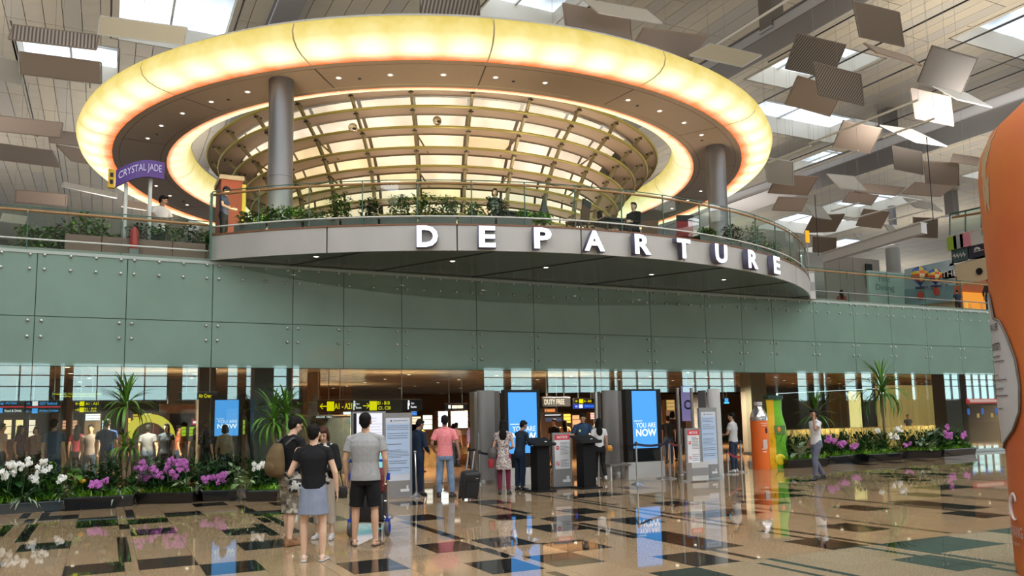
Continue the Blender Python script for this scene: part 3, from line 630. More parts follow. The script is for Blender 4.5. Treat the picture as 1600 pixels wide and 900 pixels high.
MB().tube([(.1,.3,.4),(.1,.3,3.5)], .02, 5).tube([B-A+Vector((.1,-.5,.4)), B-A+Vector((.1,-.5,4))], .02, 5).build('hanger', DARK, t)
for i, (x, y0, y1, wpx, lab) in enumerate([(1202,-25,48,26,'tallest, at the top beside the grey beam'),(1386,172,202,20,'small, in the middle of the right field'),(1462,180,226,22,'over the second beam'),(1334,243,272,20,'left of the second beam'),(1485,300,338,14,'above the glass box at far right'),(1393,322,352,8,'slim, lowest')]):
    p = G(x, y0, CZ); k = pxm(p); hw = wpx/k/2; zb = ztop(p, y1)
    t = thing('ceiling_box_post', 'dark grey square ceiling post, %s' % lab, 'post', (p.x, p.y, zb)); MB().box(-hw,hw,-hw,hw,0,CZ-zb).build('post_body', BMD, t); MB().box(-hw-.05,hw+.05,-hw-.05,hw+.05,-.06,0).build('base_plate', BM_, t)
# pendant cable with round hook seen at upper left
# unseen fill lamps, added below the ceiling to brighten it
for i, (x, y) in enumerate([(-10,38),(2,52),(2,24),(-12,60),(14,12),(22,40),(34,22),(40,44),(54,34),(52,60),(70,50),(90,70),(26,60),(8,70),(30,6),(60,12)]):
    lamp_area('ceiling_fill_lamp', (x, y, 13.5), 6, 6, 780 if x < 45 else 520, (1,.94,.85), (PI,0,0))
# ================================================================== DEPARTURE HALL BEHIND THE GLASS
HC = 3.32
m = mat('hall_ceiling', (.62,.42,.27), .25, .2, noise=.5, nscale=1.2, stretch=(.6,8,1))
o = MB().box(-13, 51, D+.2, 75, HC, HC+.1).build('ceiling_hall', m); o['kind'] = 'structure'
dlm = MB().lathe([(0,-.005),(.07,-.005)], 10).mesh('hall_downlight', glow('hall_spot_glow', (1,.82,.6), 14)); rg = MB().lathe([(.07,-.008),(.10,-.008),(.10,0)], 10).mesh('hall_downlight', STEEL)
for _x, _y in ((2,27),(9,27),(16,28),(9,36)): lamp_area('hall_fill_lamp', (_x, _y, 2.2), 3, .3, 90, (1,.78,.52), (PI,0,0))  # unseen upward lamps added to brighten the hall ceiling
rr = random.Random(5)
for j in range(7):
    for i in range(16):
        x = -8+3.6*i+rr.uniform(-.3,.3); y = 22.4+3.0*j+rr.uniform(-.4,.4)
        q = inst(rg, 'recessed_downlight', o, (x, y, HC)); inst(dlm, 'lens', q)
for x in (-6,1,8,15,22,29,36,43):
    for y in (25, 33):
        l = bpy.data.lights.new('hall_downlight', 'SPOT'); l.energy = 3600; l.color = (1,.82,.6); l.spot_size = 2.4; l.spot_blend = 1; l.shadow_soft_size = .12
        q = bpy.data.objects.new('hall_downlight', l); q.location = (x, y, HC-.06); COL.objects.link(q)
HW = mat('hall_wall', (.36,.30,.24), .6)
o = MB().box(-13, 51, 52, 52.2, 0, HC).build('wall_hall_rear', HW); o['kind'] = 'structure'
def unit(x0, x1, y0, y1, Y, nm, label, cat, m_, depth=.3, group=None):
    """a wall-parallel box spanning picture columns x0..x1 and rows y0..y1 at plane Y"""
    a, b = Yp(x0, y1, Y), Yp(x1, y0, Y); t = thing(nm, label, cat, (a.x, Y, min(a.z, b.z)), group=group); return t, b.x-a.x, abs(Yp((x0+x1)/2, y0, Y).z-Yp((x0+x1)/2, y1, Y).z)
# dark interior pillars
for x0, x1, Y, c, lab in ((397,455,21.4,(.055,.058,.055),'wide dark grey wall block behind the bushy palm'),(486,500,27,(.1,.085,.07),'slim brown pillar by the airline doors'),(80,92,32,(.09,.06,.035),'brown pillar, left one of the pair at far left'),(103,113,32,(.09,.06,.035),'brown pillar, right one of the pair at far left'),
    (262,284,32,(.12,.11,.10),'grey brown pillar above the red shop'),(310,336,24,(.10,.07,.05),'brown pillar left of the small blue screen'),(1176,1200,25,(.13,.115,.09),'tall brown curtain pillar behind the orange bottle'),(1480,1512,24,(.035,.032,.03),'black wall block right of the gold counter')):
    a, b = Yp(x0, 660, Y), Yp(x1, 660, Y); t = thing('hall_pillar', lab, 'pillar', ((a.x+b.x)/2, Y+.3, 0)); hw = (b.x-a.x)/2
    MB().box(-hw,hw,-.3,.3,0,HC-.01).build('pillar_body', mat('pillar%d' % x0, c, .55), t); MB().box(-hw-.02,hw+.02,-.32,.32,0,.12).build('skirting', DARK, t)
def lit(name, c, s=1.0): return glow(name, c, s)
# lit shops at the back of the hall (columns x0..x1, rows y0..y1 in the picture, plane)
SH = [(3,20,655,690,34,(1,.72,.42),1.3,'cream lit window, first at the far left'),(22,38,655,688,34,(1,.75,.35),1.25,'golden lit window, second at far left'),(43,57,655,685,34,(1,.8,.62),1.2,'pale pink lit poster window, third at far left'),
 (96,122,656,672,34,(1,.45,.28),.9,'red orange lit menu board'),(132,158,646,658,34,(.9,1,1),1.8,'bright white lit strip screen'),(158,163,656,672,33,(.75,.95,1),1.5,'slim cyan lit door'),
 (196,206,652,682,30,(1,.62,.08),1.2,'yellow lit kiosk side'),(206,220,646,660,30.2,(.9,.55,.05),.8,'amber kiosk header'),(222,238,645,656,30.4,(1,.8,.3),1.3,'yellow lit bulb row panel'),
 (276,292,666,683,30,(.55,.85,.02),.75,'lime green kiosk, left half'),(294,318,666,683,30,(.5,.8,.02),.75,'lime green kiosk, right half'),(378,384,655,680,30,(.6,.8,.1),.6,'green strip right of the small screen'),
 (535,549,642,672,30,(.8,1,.95),1.5,'white lit doorway between the doors and the map screen'),(642,652,642,650,33,(.05,.35,1),1.0,'blue lit board above the guard'),(643,658,650,664,33,(1,.75,.5),1.2,'cream and orange lit poster above the guard'),(660,676,648,672,33,(.95,.95,.8),1.2,'striped pale lit window'),
 (684,700,642,668,34,(.9,1,1),1.9,'white lit window left of the pink shirt'),(704,731,642,670,34,(.82,1,.97),1.9,'wide white lit window behind the pink shirt'),
 (850,868,638,645,30,(1,.35,.1),1.0,'orange lit bay under the duty free sign'),(851,878,652,660,29,(.12,.16,.25),.6,'blue grey display bay'),(880,892,646,662,30,(1,.7,.1),1.2,'yellow lit arch display'),(894,908,648,672,31,(1,.5,.22),1.0,'orange lit shelf bay'),(922,938,644,656,31,(1,.55,.45),1.2,'pink lit shelf bay'),(966,976,642,656,30,(1,.5,.3),.9,'orange lit bay between grey pylons'),
 (1041,1054,624,642,27,(1,.65,.2),.5,'amber menu board with rows of text')]
for i, (x0, x1, y0, y1, Y, c, s, lab) in enumerate(SH):
    t, w_, h_ = unit(x0, x1, y0, y1, Y, 'shop_display', '%s inside the hall' % lab, 'display', None)
    MB().box(0,w_,0,.3,-t.location.z+.001,h_).build('case', mat('case_brown', (.12,.08,.05), .6), t); n = max(1, round(w_/.6)); 
    for k in range(n): MB().box(w_*k/n+.03, w_*(k+1)/n-.03, -.02, 0, .03, h_-.03).build('lit_panel', lit('lit_shop_%d' % i, c, s*1.2), t)
    for k in range(2): MB().box(0,w_,-.06,-.02,h_*(k+1)/3-.01,h_*(k+1)/3+.01).build('shelf', mat('case_brown'), t)
# dark furniture / shop fascias
FB = [(-20,60,690,720,33,(.16,.09,.05),'long brown counter at far left'),(60,240,690,715,36,(.10,.08,.07),'brown shop counters behind the left planters'),(240,330,684,712,33,(.14,.07,.045),'reddish counter behind the left planters'),
 (240,262,646,664,31,(.28,.03,.03),'deep red shop fascia, left'),(264,326,647,663,31,(.33,.03,.035),'deep red shop fascia, right'),(250,305,633,640,31,(.32,.12,.08),'row of terracotta tiles sign band'),(460,548,652,700,26,(.05,.055,.05),'dark glass doors under the yellow sign'),
 (712,742,671,690,30,(.40,.36,.27),'cream counter front behind the suitcase'),(700,745,682,705,29,(.42,.16,.03),'orange wooden counter behind the suitcase'),(655,745,700,712,28,(.45,.30,.12),'tan wooden ledge behind the pink shirt'),
 (850,935,662,735,33,(.22,.10,.05),'brown shop interior between the kiosks'),(1040,1092,640,735,31,(.09,.055,.045),'dark brown wall behind the second screen'),(1085,1108,618,700,27,(.20,.20,.19),'grey steel door with a paper notice')]
for i, (x0, x1, y0, y1, Y, c, lab) in enumerate(FB):
    t, w_, h_ = unit(x0, x1, y0, y1, Y, 'shop_fitting', '%s' % lab, 'shop fitting', None); m_ = mat('fit%d' % i, c, .5, noise=.25, nscale=3)
    n = max(1, round(w_/1.4))
    for k in range(n): MB().box(w_*k/n+.01, w_*(k+1)/n-.01, 0, .5, 0 if k % 3 else -t.location.z+.001, h_).build('front_panel', m_, t)
    MB().box(-.02,w_+.02,-.03,.52,h_,h_+.05).build('top', mat('fittop', (.2,.13,.08), .4), t)
# gold counter hall on the right
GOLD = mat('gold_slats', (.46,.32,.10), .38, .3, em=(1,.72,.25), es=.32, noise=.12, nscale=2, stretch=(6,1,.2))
t, w_, h_ = unit(1192, 1470, 676, 706, 26.5, 'gold_counter', 'long gold slatted counter behind the right planters', 'counter', None)
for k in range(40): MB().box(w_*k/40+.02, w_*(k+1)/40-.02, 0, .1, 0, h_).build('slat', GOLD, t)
MB().box(0,w_,.1,.6,0,h_+.02).build('body', mat('gold_body', (.3,.2,.08), .5), t)
a, b = Yp(1372,640,29), Yp(1474,640,29); t = thing('gold_wall', 'glowing gold wall panels behind the big palm', 'wall panel', (a.x, 29, 0)); w_ = b.x-a.x
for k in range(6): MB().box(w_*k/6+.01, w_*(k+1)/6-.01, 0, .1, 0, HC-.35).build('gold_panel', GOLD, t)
t, w_, h_ = unit(1325, 1344, 612, 676, 28.8, 'lit_column', 'bright yellow lit wall strip left of the big palm', 'lamp', None); MB().box(0,w_,0,.1,0,h_).build('lit_panel', lit('yellow_strip', (1,.78,.3), 1.3), t); MB().box(-.04,w_+.04,.1,.2,-t.location.z+.001,h_+.03).build('backing', DARK, t)
t, w_, h_ = unit(1303, 1325, 612, 676, 28.6, 'hall_bar_back', 'brown bar alcove with bottles beside the yellow strip', 'shelf', None); MB().box(0,w_,0,.2,-t.location.z+.001,h_).build('back_panel', mat('alc', (.16,.10,.04), .5), t); MB().box(0,w_,-.15,0,.1,.14).build('shelf', mat('alc'), t)
t, w_, h_ = unit(1503, 1566, 623, 631, 26, 'red_shop_sign', 'long red lit sign band at the far right of the hall', 'sign', None); MB().box(0,w_,0,.1,0,h_).tube([(.2,.05,h_),(.2,.05,HC-t.location.z)], .012, 5).build('box', lit('red_sign', (.75,.06,.05), .8), t); [MB().box(w_*(.2+.055*k), w_*(.24+.055*k), -.02, 0, h_*.25, h_*.75).build('letter_block', lit('pinkish', (1,.6,.55), 1), t) for k in range(12)]
t, w_, h_ = unit(1503, 1566, 634, 660, 27, 'far_shop', 'dim shop with small warm shelf lights under the red sign', 'shop', None); MB().box(0,w_,0,.3,-t.location.z+.001,h_).build('back', mat('dimshop', (.08,.055,.035), .6), t)
for k in range(9): MB().box(w_*(k+.3)/9, w_*(k+.62)/9, -.05, 0, h_*(.25+.2*((k*7) % 3)), h_*(.5+.15*((k*5) % 3))).build('lit_item', lit('warm_item%d' % (k % 3), [(1,.6,.2),(.1,.25,1),(1,.8,.4)][k % 3], .7), t)
# ---- hanging signs
YEL = lit('sign_yellow', (1,.86,.0), 1.1); BLU = lit('sign_blue', (.08,.42,1), 1.1); WHT = lit('sign_white', (1,1,1), 1.1); RED = lit('sign_red', (1,.05,.08), 1.0); SB = mat('sign_black', (.012,.012,.012), .3)
def sign(x0, x1, y0, y1, Y, lab, items, board=SB, hang=True):
    t, w_, h_ = unit(x0, x1, y0, y1, Y, 'hanging_sign', lab, 'sign', None)
    z0 = Yp((x0+x1)/2, y1, Y).z; t.location.z = z0
    MB().box(0,w_,0,.14,0,h_).build('sign_box', board, t); MB().box(-.01,w_+.01,-.01,.15,h_,h_+.02).build('top_frame', GREY, t)
    if hang: MB().tube([(w_*.2,.07,h_),(w_*.2,.07,HC-z0)], .012, 5).tube([(w_*.8,.07,h_),(w_*.8,.07,HC-z0)], .012, 5).build('hanger', STEEL, t)
    for it in items:
        if it[0] == 't': text(it[1], 'lettering', it[6], t, (w_*it[2], -.012, h_*it[3]), width=w_*it[4], height=h_*it[5], bold=.012)
        elif it[0] == 'b': MB().box(w_*it[1], w_*it[2], -.012, 0, h_*it[3], h_*it[4]).build('symbol_plate', it[5], t)
        elif it[0] == 'a':
            d, cx, cz, s = it[1], w_*it[2], h_*it[3], h_*it[4]; A_ = MB(); y = -.012
            A_.slab([(cx-d*s,y,cz),(cx-d*s*.25,y,cz+s*.75),(cx-d*s*.0,y,cz+s*.75),(cx-d*s*.62,y,cz+s*.14),(cx+d*s,y,cz+s*.14),(cx+d*s,y,cz-s*.14),(cx-d*s*.62,y,cz-s*.14),(cx,y,cz-s*.75),(cx-d*s*.25,y,cz-s*.75)], (0,.01,0)); A_.build('arrow', it[5], t)
        elif it[0] == 'p':
            cx, cz, s = w_*it[1], h_*it[2], h_*it[3]; A_ = MB(); A_.ell((cx,-.01,cz+s*.8),(s*.2,.01,s*.2), n=8, m=4).box(cx-s*.2,cx+s*.2,-.015,0,cz-s*.1,cz+s*.55).box(cx-s*.2,cx+.0,-.015,0,cz-s*.8,cz-s*.1); A_.build('person_symbol', it[4], t)
    return t
sign(498,660,625,643,23.5,'long black gate sign with yellow arrows reading A1 - A21 and B1 - B10',[('a',1,.04,.5,.3,YEL),('b',.075,.14,.1,.9,YEL),('t','A1 - A21',.225,.5,.165,.5,YEL),('p',.33,.5,.45,WHT),('t','Up to',.362,.66,.03,.2,WHT),('t','Rooms',.37,.36,.05,.2,WHT),('a',-1,.445,.5,.3,YEL),('b',.475,.545,.1,.9,YEL),('t','B1 - B10',.61,.73,.12,.32,YEL),('t','C1, C20',.62,.27,.12,.32,YEL),('p',.86,.5,.45,WHT),('t','Up to',.90,.66,.03,.2,WHT),('t','Rooms',.91,.36,.055,.2,WHT)])
sign(117,158,626,645,24,'small black gate sign with two yellow arrow rows at the left',[('a',1,.08,.75,.17,YEL),('b',.17,.35,.56,.94,YEL),('t','A1 - A21',.65,.75,.5,.2,YEL),('a',-1,.08,.25,.17,YEL),('b',.17,.35,.06,.44,YEL),('t','B1 - B10',.6,.34,.45,.15,YEL),('t','C1, C20',.6,.13,.45,.15,YEL)])
sign(40,95,626,646,24,'black sign reading GST Refund over Airline Lounge in blue',[('a',-1,.06,.78,.12,BLU),('b',.18,.34,.6,.96,WHT),('t','GST Refund',.64,.78,.5,.22,BLU),('b',0,1,.47,.53,RED),('a',1,.06,.2,.12,BLU),('b',.18,.34,.02,.4,BLU),('t','Airline Lounge',.66,.2,.56,.22,BLU)])
sign(-30,38,626,646,24,'black sign reading Viewing Area in blue, cut by the left picture edge',[('t','Viewing Area',.45,.78,.75,.22,BLU),('b',0,1,.47,.53,RED),('b',.35,.5,.05,.42,BLU),('t','Food & Drink',.75,.2,.4,.2,WHT)])
sign(81,160,614,621,23.2,'narrow two-line sign in yellow letters above the left gate sign',[('t','Singapore Changi Departure Gates',.5,.75,.96,.36,YEL),('t','Boarding Pass Holders Only',.5,.25,.7,.36,YEL)], glassy('sign_glass', (.6,.65,.6), 1))
sign(279,340,613,624,23.2,'dark sign reading Air Crew in yellow',[('t','Air Crew',.68,.5,.34,.55,YEL)])
sign(848,891,621,635,26,'black DUTY FREE sign with cream letters',[('t','DUTY FREE',.42,.5,.72,.58,lit('sign_cream', (1,.86,.62), 1.4))])
sign(898,936,623,630.5,27,'small black sign with a yellow arrow, upper of two in the middle',[('a',1,.08,.5,.32,YEL),('b',.18,.34,.08,.92,YEL),('t','A - A21',.52,.5,.3,.45,YEL)])
sign(898,932,631.5,638,27,'small blue sign with arrow, lower of two in the middle',[('a',1,.08,.5,.32,WHT),('b',.2,.36,.08,.92,WHT),('t','Airline Lounge',.7,.5,.5,.5,BLU)], mat('sign_navy', (.01,.05,.4), .3, em=(.01,.08,.8), es=.5))
sign(696,730,631,640,29,'small black shop sign with cream letter blocks above the white windows',[('b',.3,.54,.2,.75,lit('sign_cream', (1,.86,.62), 1.4)),('b',.56,.8,.2,.75,lit('sign_cream', (1,.86,.62), 1.4)),('b',.13,.24,.2,.8,WHT)])
sign(306,326,635,641,29,'small white lit lettering above the red shop',[('t','The Caf',.5,.5,.95,.9,WHT)], mat('clearish', (.2,.17,.15), .5))
sign(300,328,655,664,29,'white and magenta lit shop lettering on the red fascia',[('b',.05,.3,.3,.7,WHT),('b',.34,.6,.25,.62,WHT),('b',.64,.95,.2,.55,WHT)], mat('magenta', (.45,.03,.1), .5, em=(.6,.02,.12), es=.4))
sign(850,877,646,651,28.5,'slim dark strip sign with a white line of text',[('b',.05,.95,.35,.65,WHT)])
sign(492,520,649.5,653.5,25.8,'small white lit lettering over the dark glass doors',[('t','AIRLINE',.3,.5,.5,.7,WHT),('t','Office',.8,.5,.3,.7,WHT)])
sign(965,975,622,629,26,'tiny blue and black sign seen between grey pylons',[('b',.1,.5,.2,.8,BLU),('b',.6,.9,.2,.8,WHT)])
sign(1131,1139,622,631,24,'tiny blue lit sign right of the pale pylon',[('b',.05,.95,.05,.3,lit('cy', (.1,.6,1), 1.5)),('b',.2,.8,.35,.95,BLU)])
t, w_, h_ = unit(1067,1082,603,658,24,'hall_banner','tall lilac hanging banner with a round dark emblem','banner',None); MB().box(0,w_,0,.04,0,h_).tube([(w_/2,.02,h_),(w_/2,.02,HC-t.location.z)], .012, 5).build('banner_cloth', mat('lilac', (.42,.42,.85), .5, em=(.4,.4,1), es=.25), t); MB().lathe([(w_*.22,0),(w_*.34,0),(w_*.34,.01)],20).build('emblem_ring', mat('navyprint', (.03,.03,.12), .5), t, (w_*.5,-.012,h_*.46)).rotation_euler=(PI/2,0,0)
a = Yp(234,668,29.6); t = thing('arch_kiosk','yellow lit arch kiosk behind the small left palm','kiosk',(a.x,29.6,0))
ar = MB(); R_ = .52
for k in range(12):
    a0, a1 = PI*k/12, PI*(k+1)/12; ar.add([(math.cos(q)*r_, y_, 1.25+math.sin(q)*r_) for q in (a0,a1) for r_ in (R_,R_+.27) for y_ in (0,.5)], [(0,1,3,2),(4,6,7,5),(1,5,7,3),(0,2,6,4),(2,3,7,6),(0,4,5,1)])
ar.build('arch', lit('arch_yellow', (1,.80,.08), .9), t); MB().box(-R_-.27,-R_,0,.5,0,1.25).box(R_,R_+.27,0,.5,0,1.25).build('leg', mat('archleg', (.12,.09,.3), .5), t); MB().box(-R_,R_,.4,.5,0,1.2).build('inner_panel', mat('archin', (.10,.09,.14), .5), t)
# ================================================================== PEOPLE
SKIN = mat('skin_tan', (.56,.33,.22), .5, noise=.05, nscale=6); SKIN2 = mat('skin_fair', (.66,.42,.30), .5, noise=.05, nscale=6); SKIN3 = mat('skin_brown', (.30,.16,.10), .5, noise=.05, nscale=6)
HAIR = mat('black_hair', (.008,.007,.006), .65, spec=.15, bump=.5, bscale=120, stretch=(1,1,.2)); HAIRB = mat('brown_hair', (.05,.02,.011), .6, spec=.2, bump=.5, bscale=120, stretch=(1,1,.2))
def remesh(mb, name, m, vox, smooth=4, flat0=False, hems=None):
    me = mb.mesh(name, m); o = bpy.data.objects.new(name, me); COL.objects.link(o)
    md = o.modifiers.new('r', 'REMESH'); md.mode = 'VOXEL'; md.voxel_size = vox; md.use_smooth_shade = True
    if smooth: s = o.modifiers.new('s', 'SMOOTH'); s.factor = .5; s.iterations = smooth
    dg = bpy.context.evaluated_depsgraph_get(); new = bpy.data.meshes.new_from_object(o.evaluated_get(dg)); bpy.data.objects.remove(o)
    if flat0:
        for v in new.vertices:
            if v.co.z < .004: v.co.z = .004
    new.materials.clear(); new.materials.append(m); new.polygons.foreach_set('use_smooth', [True]*len(new.polygons)); new.name = name
    return new
def V(*a): return Vector(a)
def hand(B, wr, d, side, curl=.5, palm=None, grip=False):
    """palm, four fingers and a thumb; d = direction of the hand, palm = normal of the palm side"""
    d = Vector(d).normalized(); pn = Vector(palm or (-side, 0, 0)); pn = (pn - d*pn.dot(d)).normalized(); w = d.cross(pn).normalized()*side
    k = wr + d*.085
    B.add(*_boxhull(wr + d*.005, k, w, pn, .026, .04, .013, .014))
    for i, L in enumerate((.068,.078,.072,.056)):
        b = k + w*(.030-.021*i) - d*.004; c1 = curl*(1.2 if grip else .8); p0 = b
        for j, l in enumerate((.45,.32,.23)):
            a = c1*(j+1)*.55 + (.5 if grip else 0); q = p0 + (d*math.cos(a) + pn*math.sin(a))*L*l*1.12; B.cone(p0, .0085-.0008*j, q, .008-.0009*j, 7, q=2); p0 = q
    b = wr + d*.025 + w*.03; q = b + (d*.7 + w*.55 + pn*.45).normalized()*.042; B.cone(b, .013, q, .0095, 7, q=2); B.cone(q, .0095, q + (d*.95 + pn*.4).normalized()*.03, .008, 7, q=2)
def _boxhull(a, b, w, n, w0, w1, t0, t1):
    v = []; N = 10
    for p, ww, tt in ((a, w0, t0), ((a+b)/2, (w0+w1)/2, t1), (b, w1, t1*.8)):
        for j in range(N): an = 2*PI*j/N; v.append(p + w*ww*math.cos(an) + n*tt*math.sin(an))
    f = [(i*N+j, i*N+(j+1) % N, (i+1)*N+(j+1) % N, (i+1)*N+j) for i in range(2) for j in range(N)] + [tuple(range(N-1,-1,-1)), tuple(range(2*N, 3*N))]
    return v, f
def person(label, px, facing, H=1.72, sex='m', skin=SKIN, hair=HAIR, hairstyle='short', top=None, bottom=None, shoe=None, arms=None, legs=None, look=(0,0), lean=0, base_z=0, vox=.010, group=None, extra=None, build=1.0, at_xy=None, seated=False):
    """facing: heading in degrees, 0 = towards the glass wall, 90 = along it to the right. Body frame: x right, y forward."""
    p = G(px[0], px[1], base_z) if at_xy is None else Vector((*at_xy, base_z))
    root = thing('person', label, 'person', p, -math.radians(facing), group)
    s = H/1.75; root.scale = (s, s, s); f = sex == 'f'
    SW = (.165 if f else .19)*build; HWd = (.092 if f else .088)
    arms = arms or {}; legs = legs or {}
    le = math.tan(math.radians(lean))
    def ln(p): p = Vector(p); p.y += max(0, p.z-.92)*le; return p           # upper body lean
    J = {}
    for sd, n in ((-1,'l'),(1,'r')):
        J['sh'+n] = ln((sd*SW, 0, 1.405)); e, wv = arms.get(n, ((sd*(SW+.055), -.03, 1.13), (sd*(SW+.065), .03, .89)))[:2]
        J['el'+n] = ln(e); J['wr'+n] = ln(wv)
        k, a = legs.get(n, ((sd*.098, .02, .49), (sd*.105, -.01, .085)))[:2]; J['hi'+n] = V(sd*HWd, 0, .90); J['kn'+n] = V(*k); J['an'+n] = V(*a)
    R = Matrix.Rotation(math.radians(-look[0]), 4, 'Z') @ Matrix.Rotation(math.radians(look[1]), 4, 'X'); NB = ln((0,-.005,1.50))
    def hd(p): return NB + R @ (Vector(p) - Vector((0,-.005,1.50)))
    R3 = R.to_3x3().to_4x4()
    B = MB()
    # torso, neck, head: sections joined with the limbs by the voxel skin
    tw = .9 if f else 1.0
    B.stack([(*ln((0,0,z))[:2], z, rx*tw*build, ry) for z, rx, ry in ((.84,.135,.095),(.93,.155,.105),(1.02,.142,.098),(1.10,.128,.09),(1.22,.148,.10),(1.32,.165,.105),(1.39,.155,.09),(1.44,.10,.07),(1.47,.062,.06))], 18)
    B.cone(ln((0,-.01,1.42)), .060, hd((0,.0,1.56)), .053, 12)
    for sd in (-1,1): B.cone(ln((sd*.02,-.02,1.47)), .045, ln((sd*(SW-.04),-.01,1.415)), .040, 10)
    B.ell(hd((0,-.008,1.655)), (.074,.094,.098), R3, 16, 12); B.ell(hd((0,.022,1.60)), (.058,.066,.076), R3, 14, 10); B.ell(hd((0,.05,1.562)), (.034,.032,.026), R3)
    B.cone(hd((0,.088,1.655)), .009, hd((0,.106,1.618)), .014, 8); 
    for sd in (-1,1): B.ell(hd((sd*.076,-.005,1.63)), (.011,.02,.03), R3); B.ell(hd((sd*.03,.08,1.672)), (.02,.012,.008), R3)
    for n, sd in (('l',-1),('r',1)):
        B.cone(J['sh'+n], .046, J['el'+n], .038); B.cone(J['el'+n], .038, J['wr'+n], .024)
        a = arms.get(n, (0,0)); hdv = (J['wr'+n]-J['el'+n]).normalized() if len(a) < 3 else Vector(a[2])
        hand(B, J['wr'+n], hdv, sd, a[3] if len(a) > 3 else .5, a[4] if len(a) > 4 else None, a[5] if len(a) > 5 else False)
        lk = .72 if bottom and bottom['t'] == 'trousers' else 1; B.cone(J['hi'+n], .082*lk, J['kn'+n], .052*lk); kn, an = J['kn'+n], J['an'+n]; mid = kn.lerp(an, .3) + V(0,-.012,0); B.cone(kn, .050*lk, mid, .053*lk); B.cone(mid, .053*lk, an, .033)
        fd = legs.get(n, (0,0,(sd*.12,1,0)))[2] if n in legs and len(legs[n]) > 2 else (sd*.15,1,0); fd = Vector(fd).normalized(); J['fd'+n] = fd
        B.cone(an, .033, V(an.x,an.y,an.z-.045)-fd*.025, .034); B.cone(V(an.x,an.y,an.z-.05)-fd*.03, .033, V(an.x,an.y,an.z-.058)+fd*.14, .022)
    inst(remesh(B, 'body', skin, vox*.8, 3), 'body', root)
    if vox <= .014:
        E_ = MB()
        for sd in (-1,1): E_.ell(hd((sd*.030,.083,1.652)), (.010,.006,.0055), R3, 8, 6)
        E_.build('eyes', BLACK, root, smooth=True)
        MB().ell(hd((0,.088,1.592)), (.022,.008,.007), R3, 10, 6).build('lips', mat('lips', (.42,.14,.11), .5), root, smooth=True)
        E_ = MB()
        for sd in (-1,1): E_.cone(hd((sd*.016,.091,1.678)), .004, hd((sd*.046,.080,1.68)), .003, 6, q=1)
        E_.build('eyebrows', hair, root)
    # hair
    Hb = MB()
    Hb.ell(hd((0,-.022,1.682)), (.084,.096,.088), R3, 16, 12); Hb.ell(hd((0,-.045,1.645)), (.080,.070,.080), R3, 14, 10); Hb.ell(hd((0,.045,1.728)), (.055,.05,.03), R3)
    if hairstyle == 'short': Hb.ell(hd((0,-.06,1.60)), (.058,.04,.05), R3)
    if hairstyle == 'bob': 
        Hb.ell(hd((0,-.045,1.60)), (.088,.072,.10), R3, 14, 10)
        for sd in (-1,1): Hb.ell(hd((sd*.074,.01,1.60)), (.024,.045,.085), R3)
    if hairstyle == 'long':
        Hb.ell(hd((0,-.06,1.56)), (.085,.062,.14), R3, 14, 10); Hb.ell(ln((0,-.095,1.40)), (.095,.045,.16), None, 14, 10)
        for sd in (-1,1): Hb.ell(hd((sd*.072,-.005,1.58)), (.03,.05,.12), R3)
    if hairstyle == 'bun': Hb.ell(hd((0,-.11,1.69)), (.04,.04,.04), R3)
    hm = remesh(Hb, 'hair', hair, max(vox*.8, .009), 3)
    inst(hm, 'hair', root)
    if hairstyle == 'cap':
        c = MB(); c.ell(hd((0,-.01,1.70)), (.088,.104,.075), R3, 16, 12); c.ell(hd((0,.10,1.70)), (.07,.07,.010), R3); inst(remesh(c, 'cap', BLACK, .010, 2), 'cap', root)
    # top
    if top:
        T = MB(); k = top.get('fit', 1.0)*build; z0 = top.get('hem', .88); g = .018
        sec = [(z, rx, ry) for z, rx, ry in ((.60,.20,.165),(.75,.185,.15),(.86,.172,.132),(.93,.168,.128),(1.02,.155,.118),(1.10,.148,.112),(1.22,.162,.12),(1.32,.178,.122),(1.385,.172,.108),(1.44,.118,.085),(1.478,.072,.068)) if z > z0+.03]
        if f: sec = [(z, rx*(.86 if 1.0 < z < 1.15 else .92 if z > 1.15 else 1.0), ry) for z, rx, ry in sec]
        r0 = sec[0]; sec = [(z0, r0[1]*(1.06 if top.get('flare') else 1.0), r0[2]*1.02)] + sec
        T.stack([(*ln((0,0,z))[:2], z, rx*k, ry*k) for z, rx, ry in sec], 20)
        if f: 
            for sd in (-1,1): T.ell(ln((sd*.07,.085,1.27)), (.065,.05,.06))
        sl = top.get('sleeve', .55)
        for n, sd in (('l',-1),('r',1)):
            S_, E2, W2 = J['sh'+n], J['el'+n], J['wr'+n]; Q_ = S_-V(sd*.004,0,.004); T.ell(Q_, (.066,.066,.062)); T.cone(ln((sd*.03,-.015,1.452)), .060, Q_, .058, 10)
            if sl <= 1: e = S_.lerp(E2, sl); T.tube([Q_, S_.lerp(E2, sl*.5), e], [.060,.062,.064 if not f else .057], 12)
            else: T.cone(Q_, .054, E2, .050); e = E2.lerp(W2, min(sl-1, .97)); T.tube([E2, e], [.050,.040], 12)
        inst(remesh(T, top.get('name', 'shirt'), top['m'], vox, 3), top.get('name', 'shirt'), root)
        if top.get('collar'):
            c = MB(); c.lathe([(.062,0),(.072,.0),(.075,.035),(.066,.038)], 16, ln((0,-.005,1.465))); c.build('collar', top['m'], root, smooth=True)
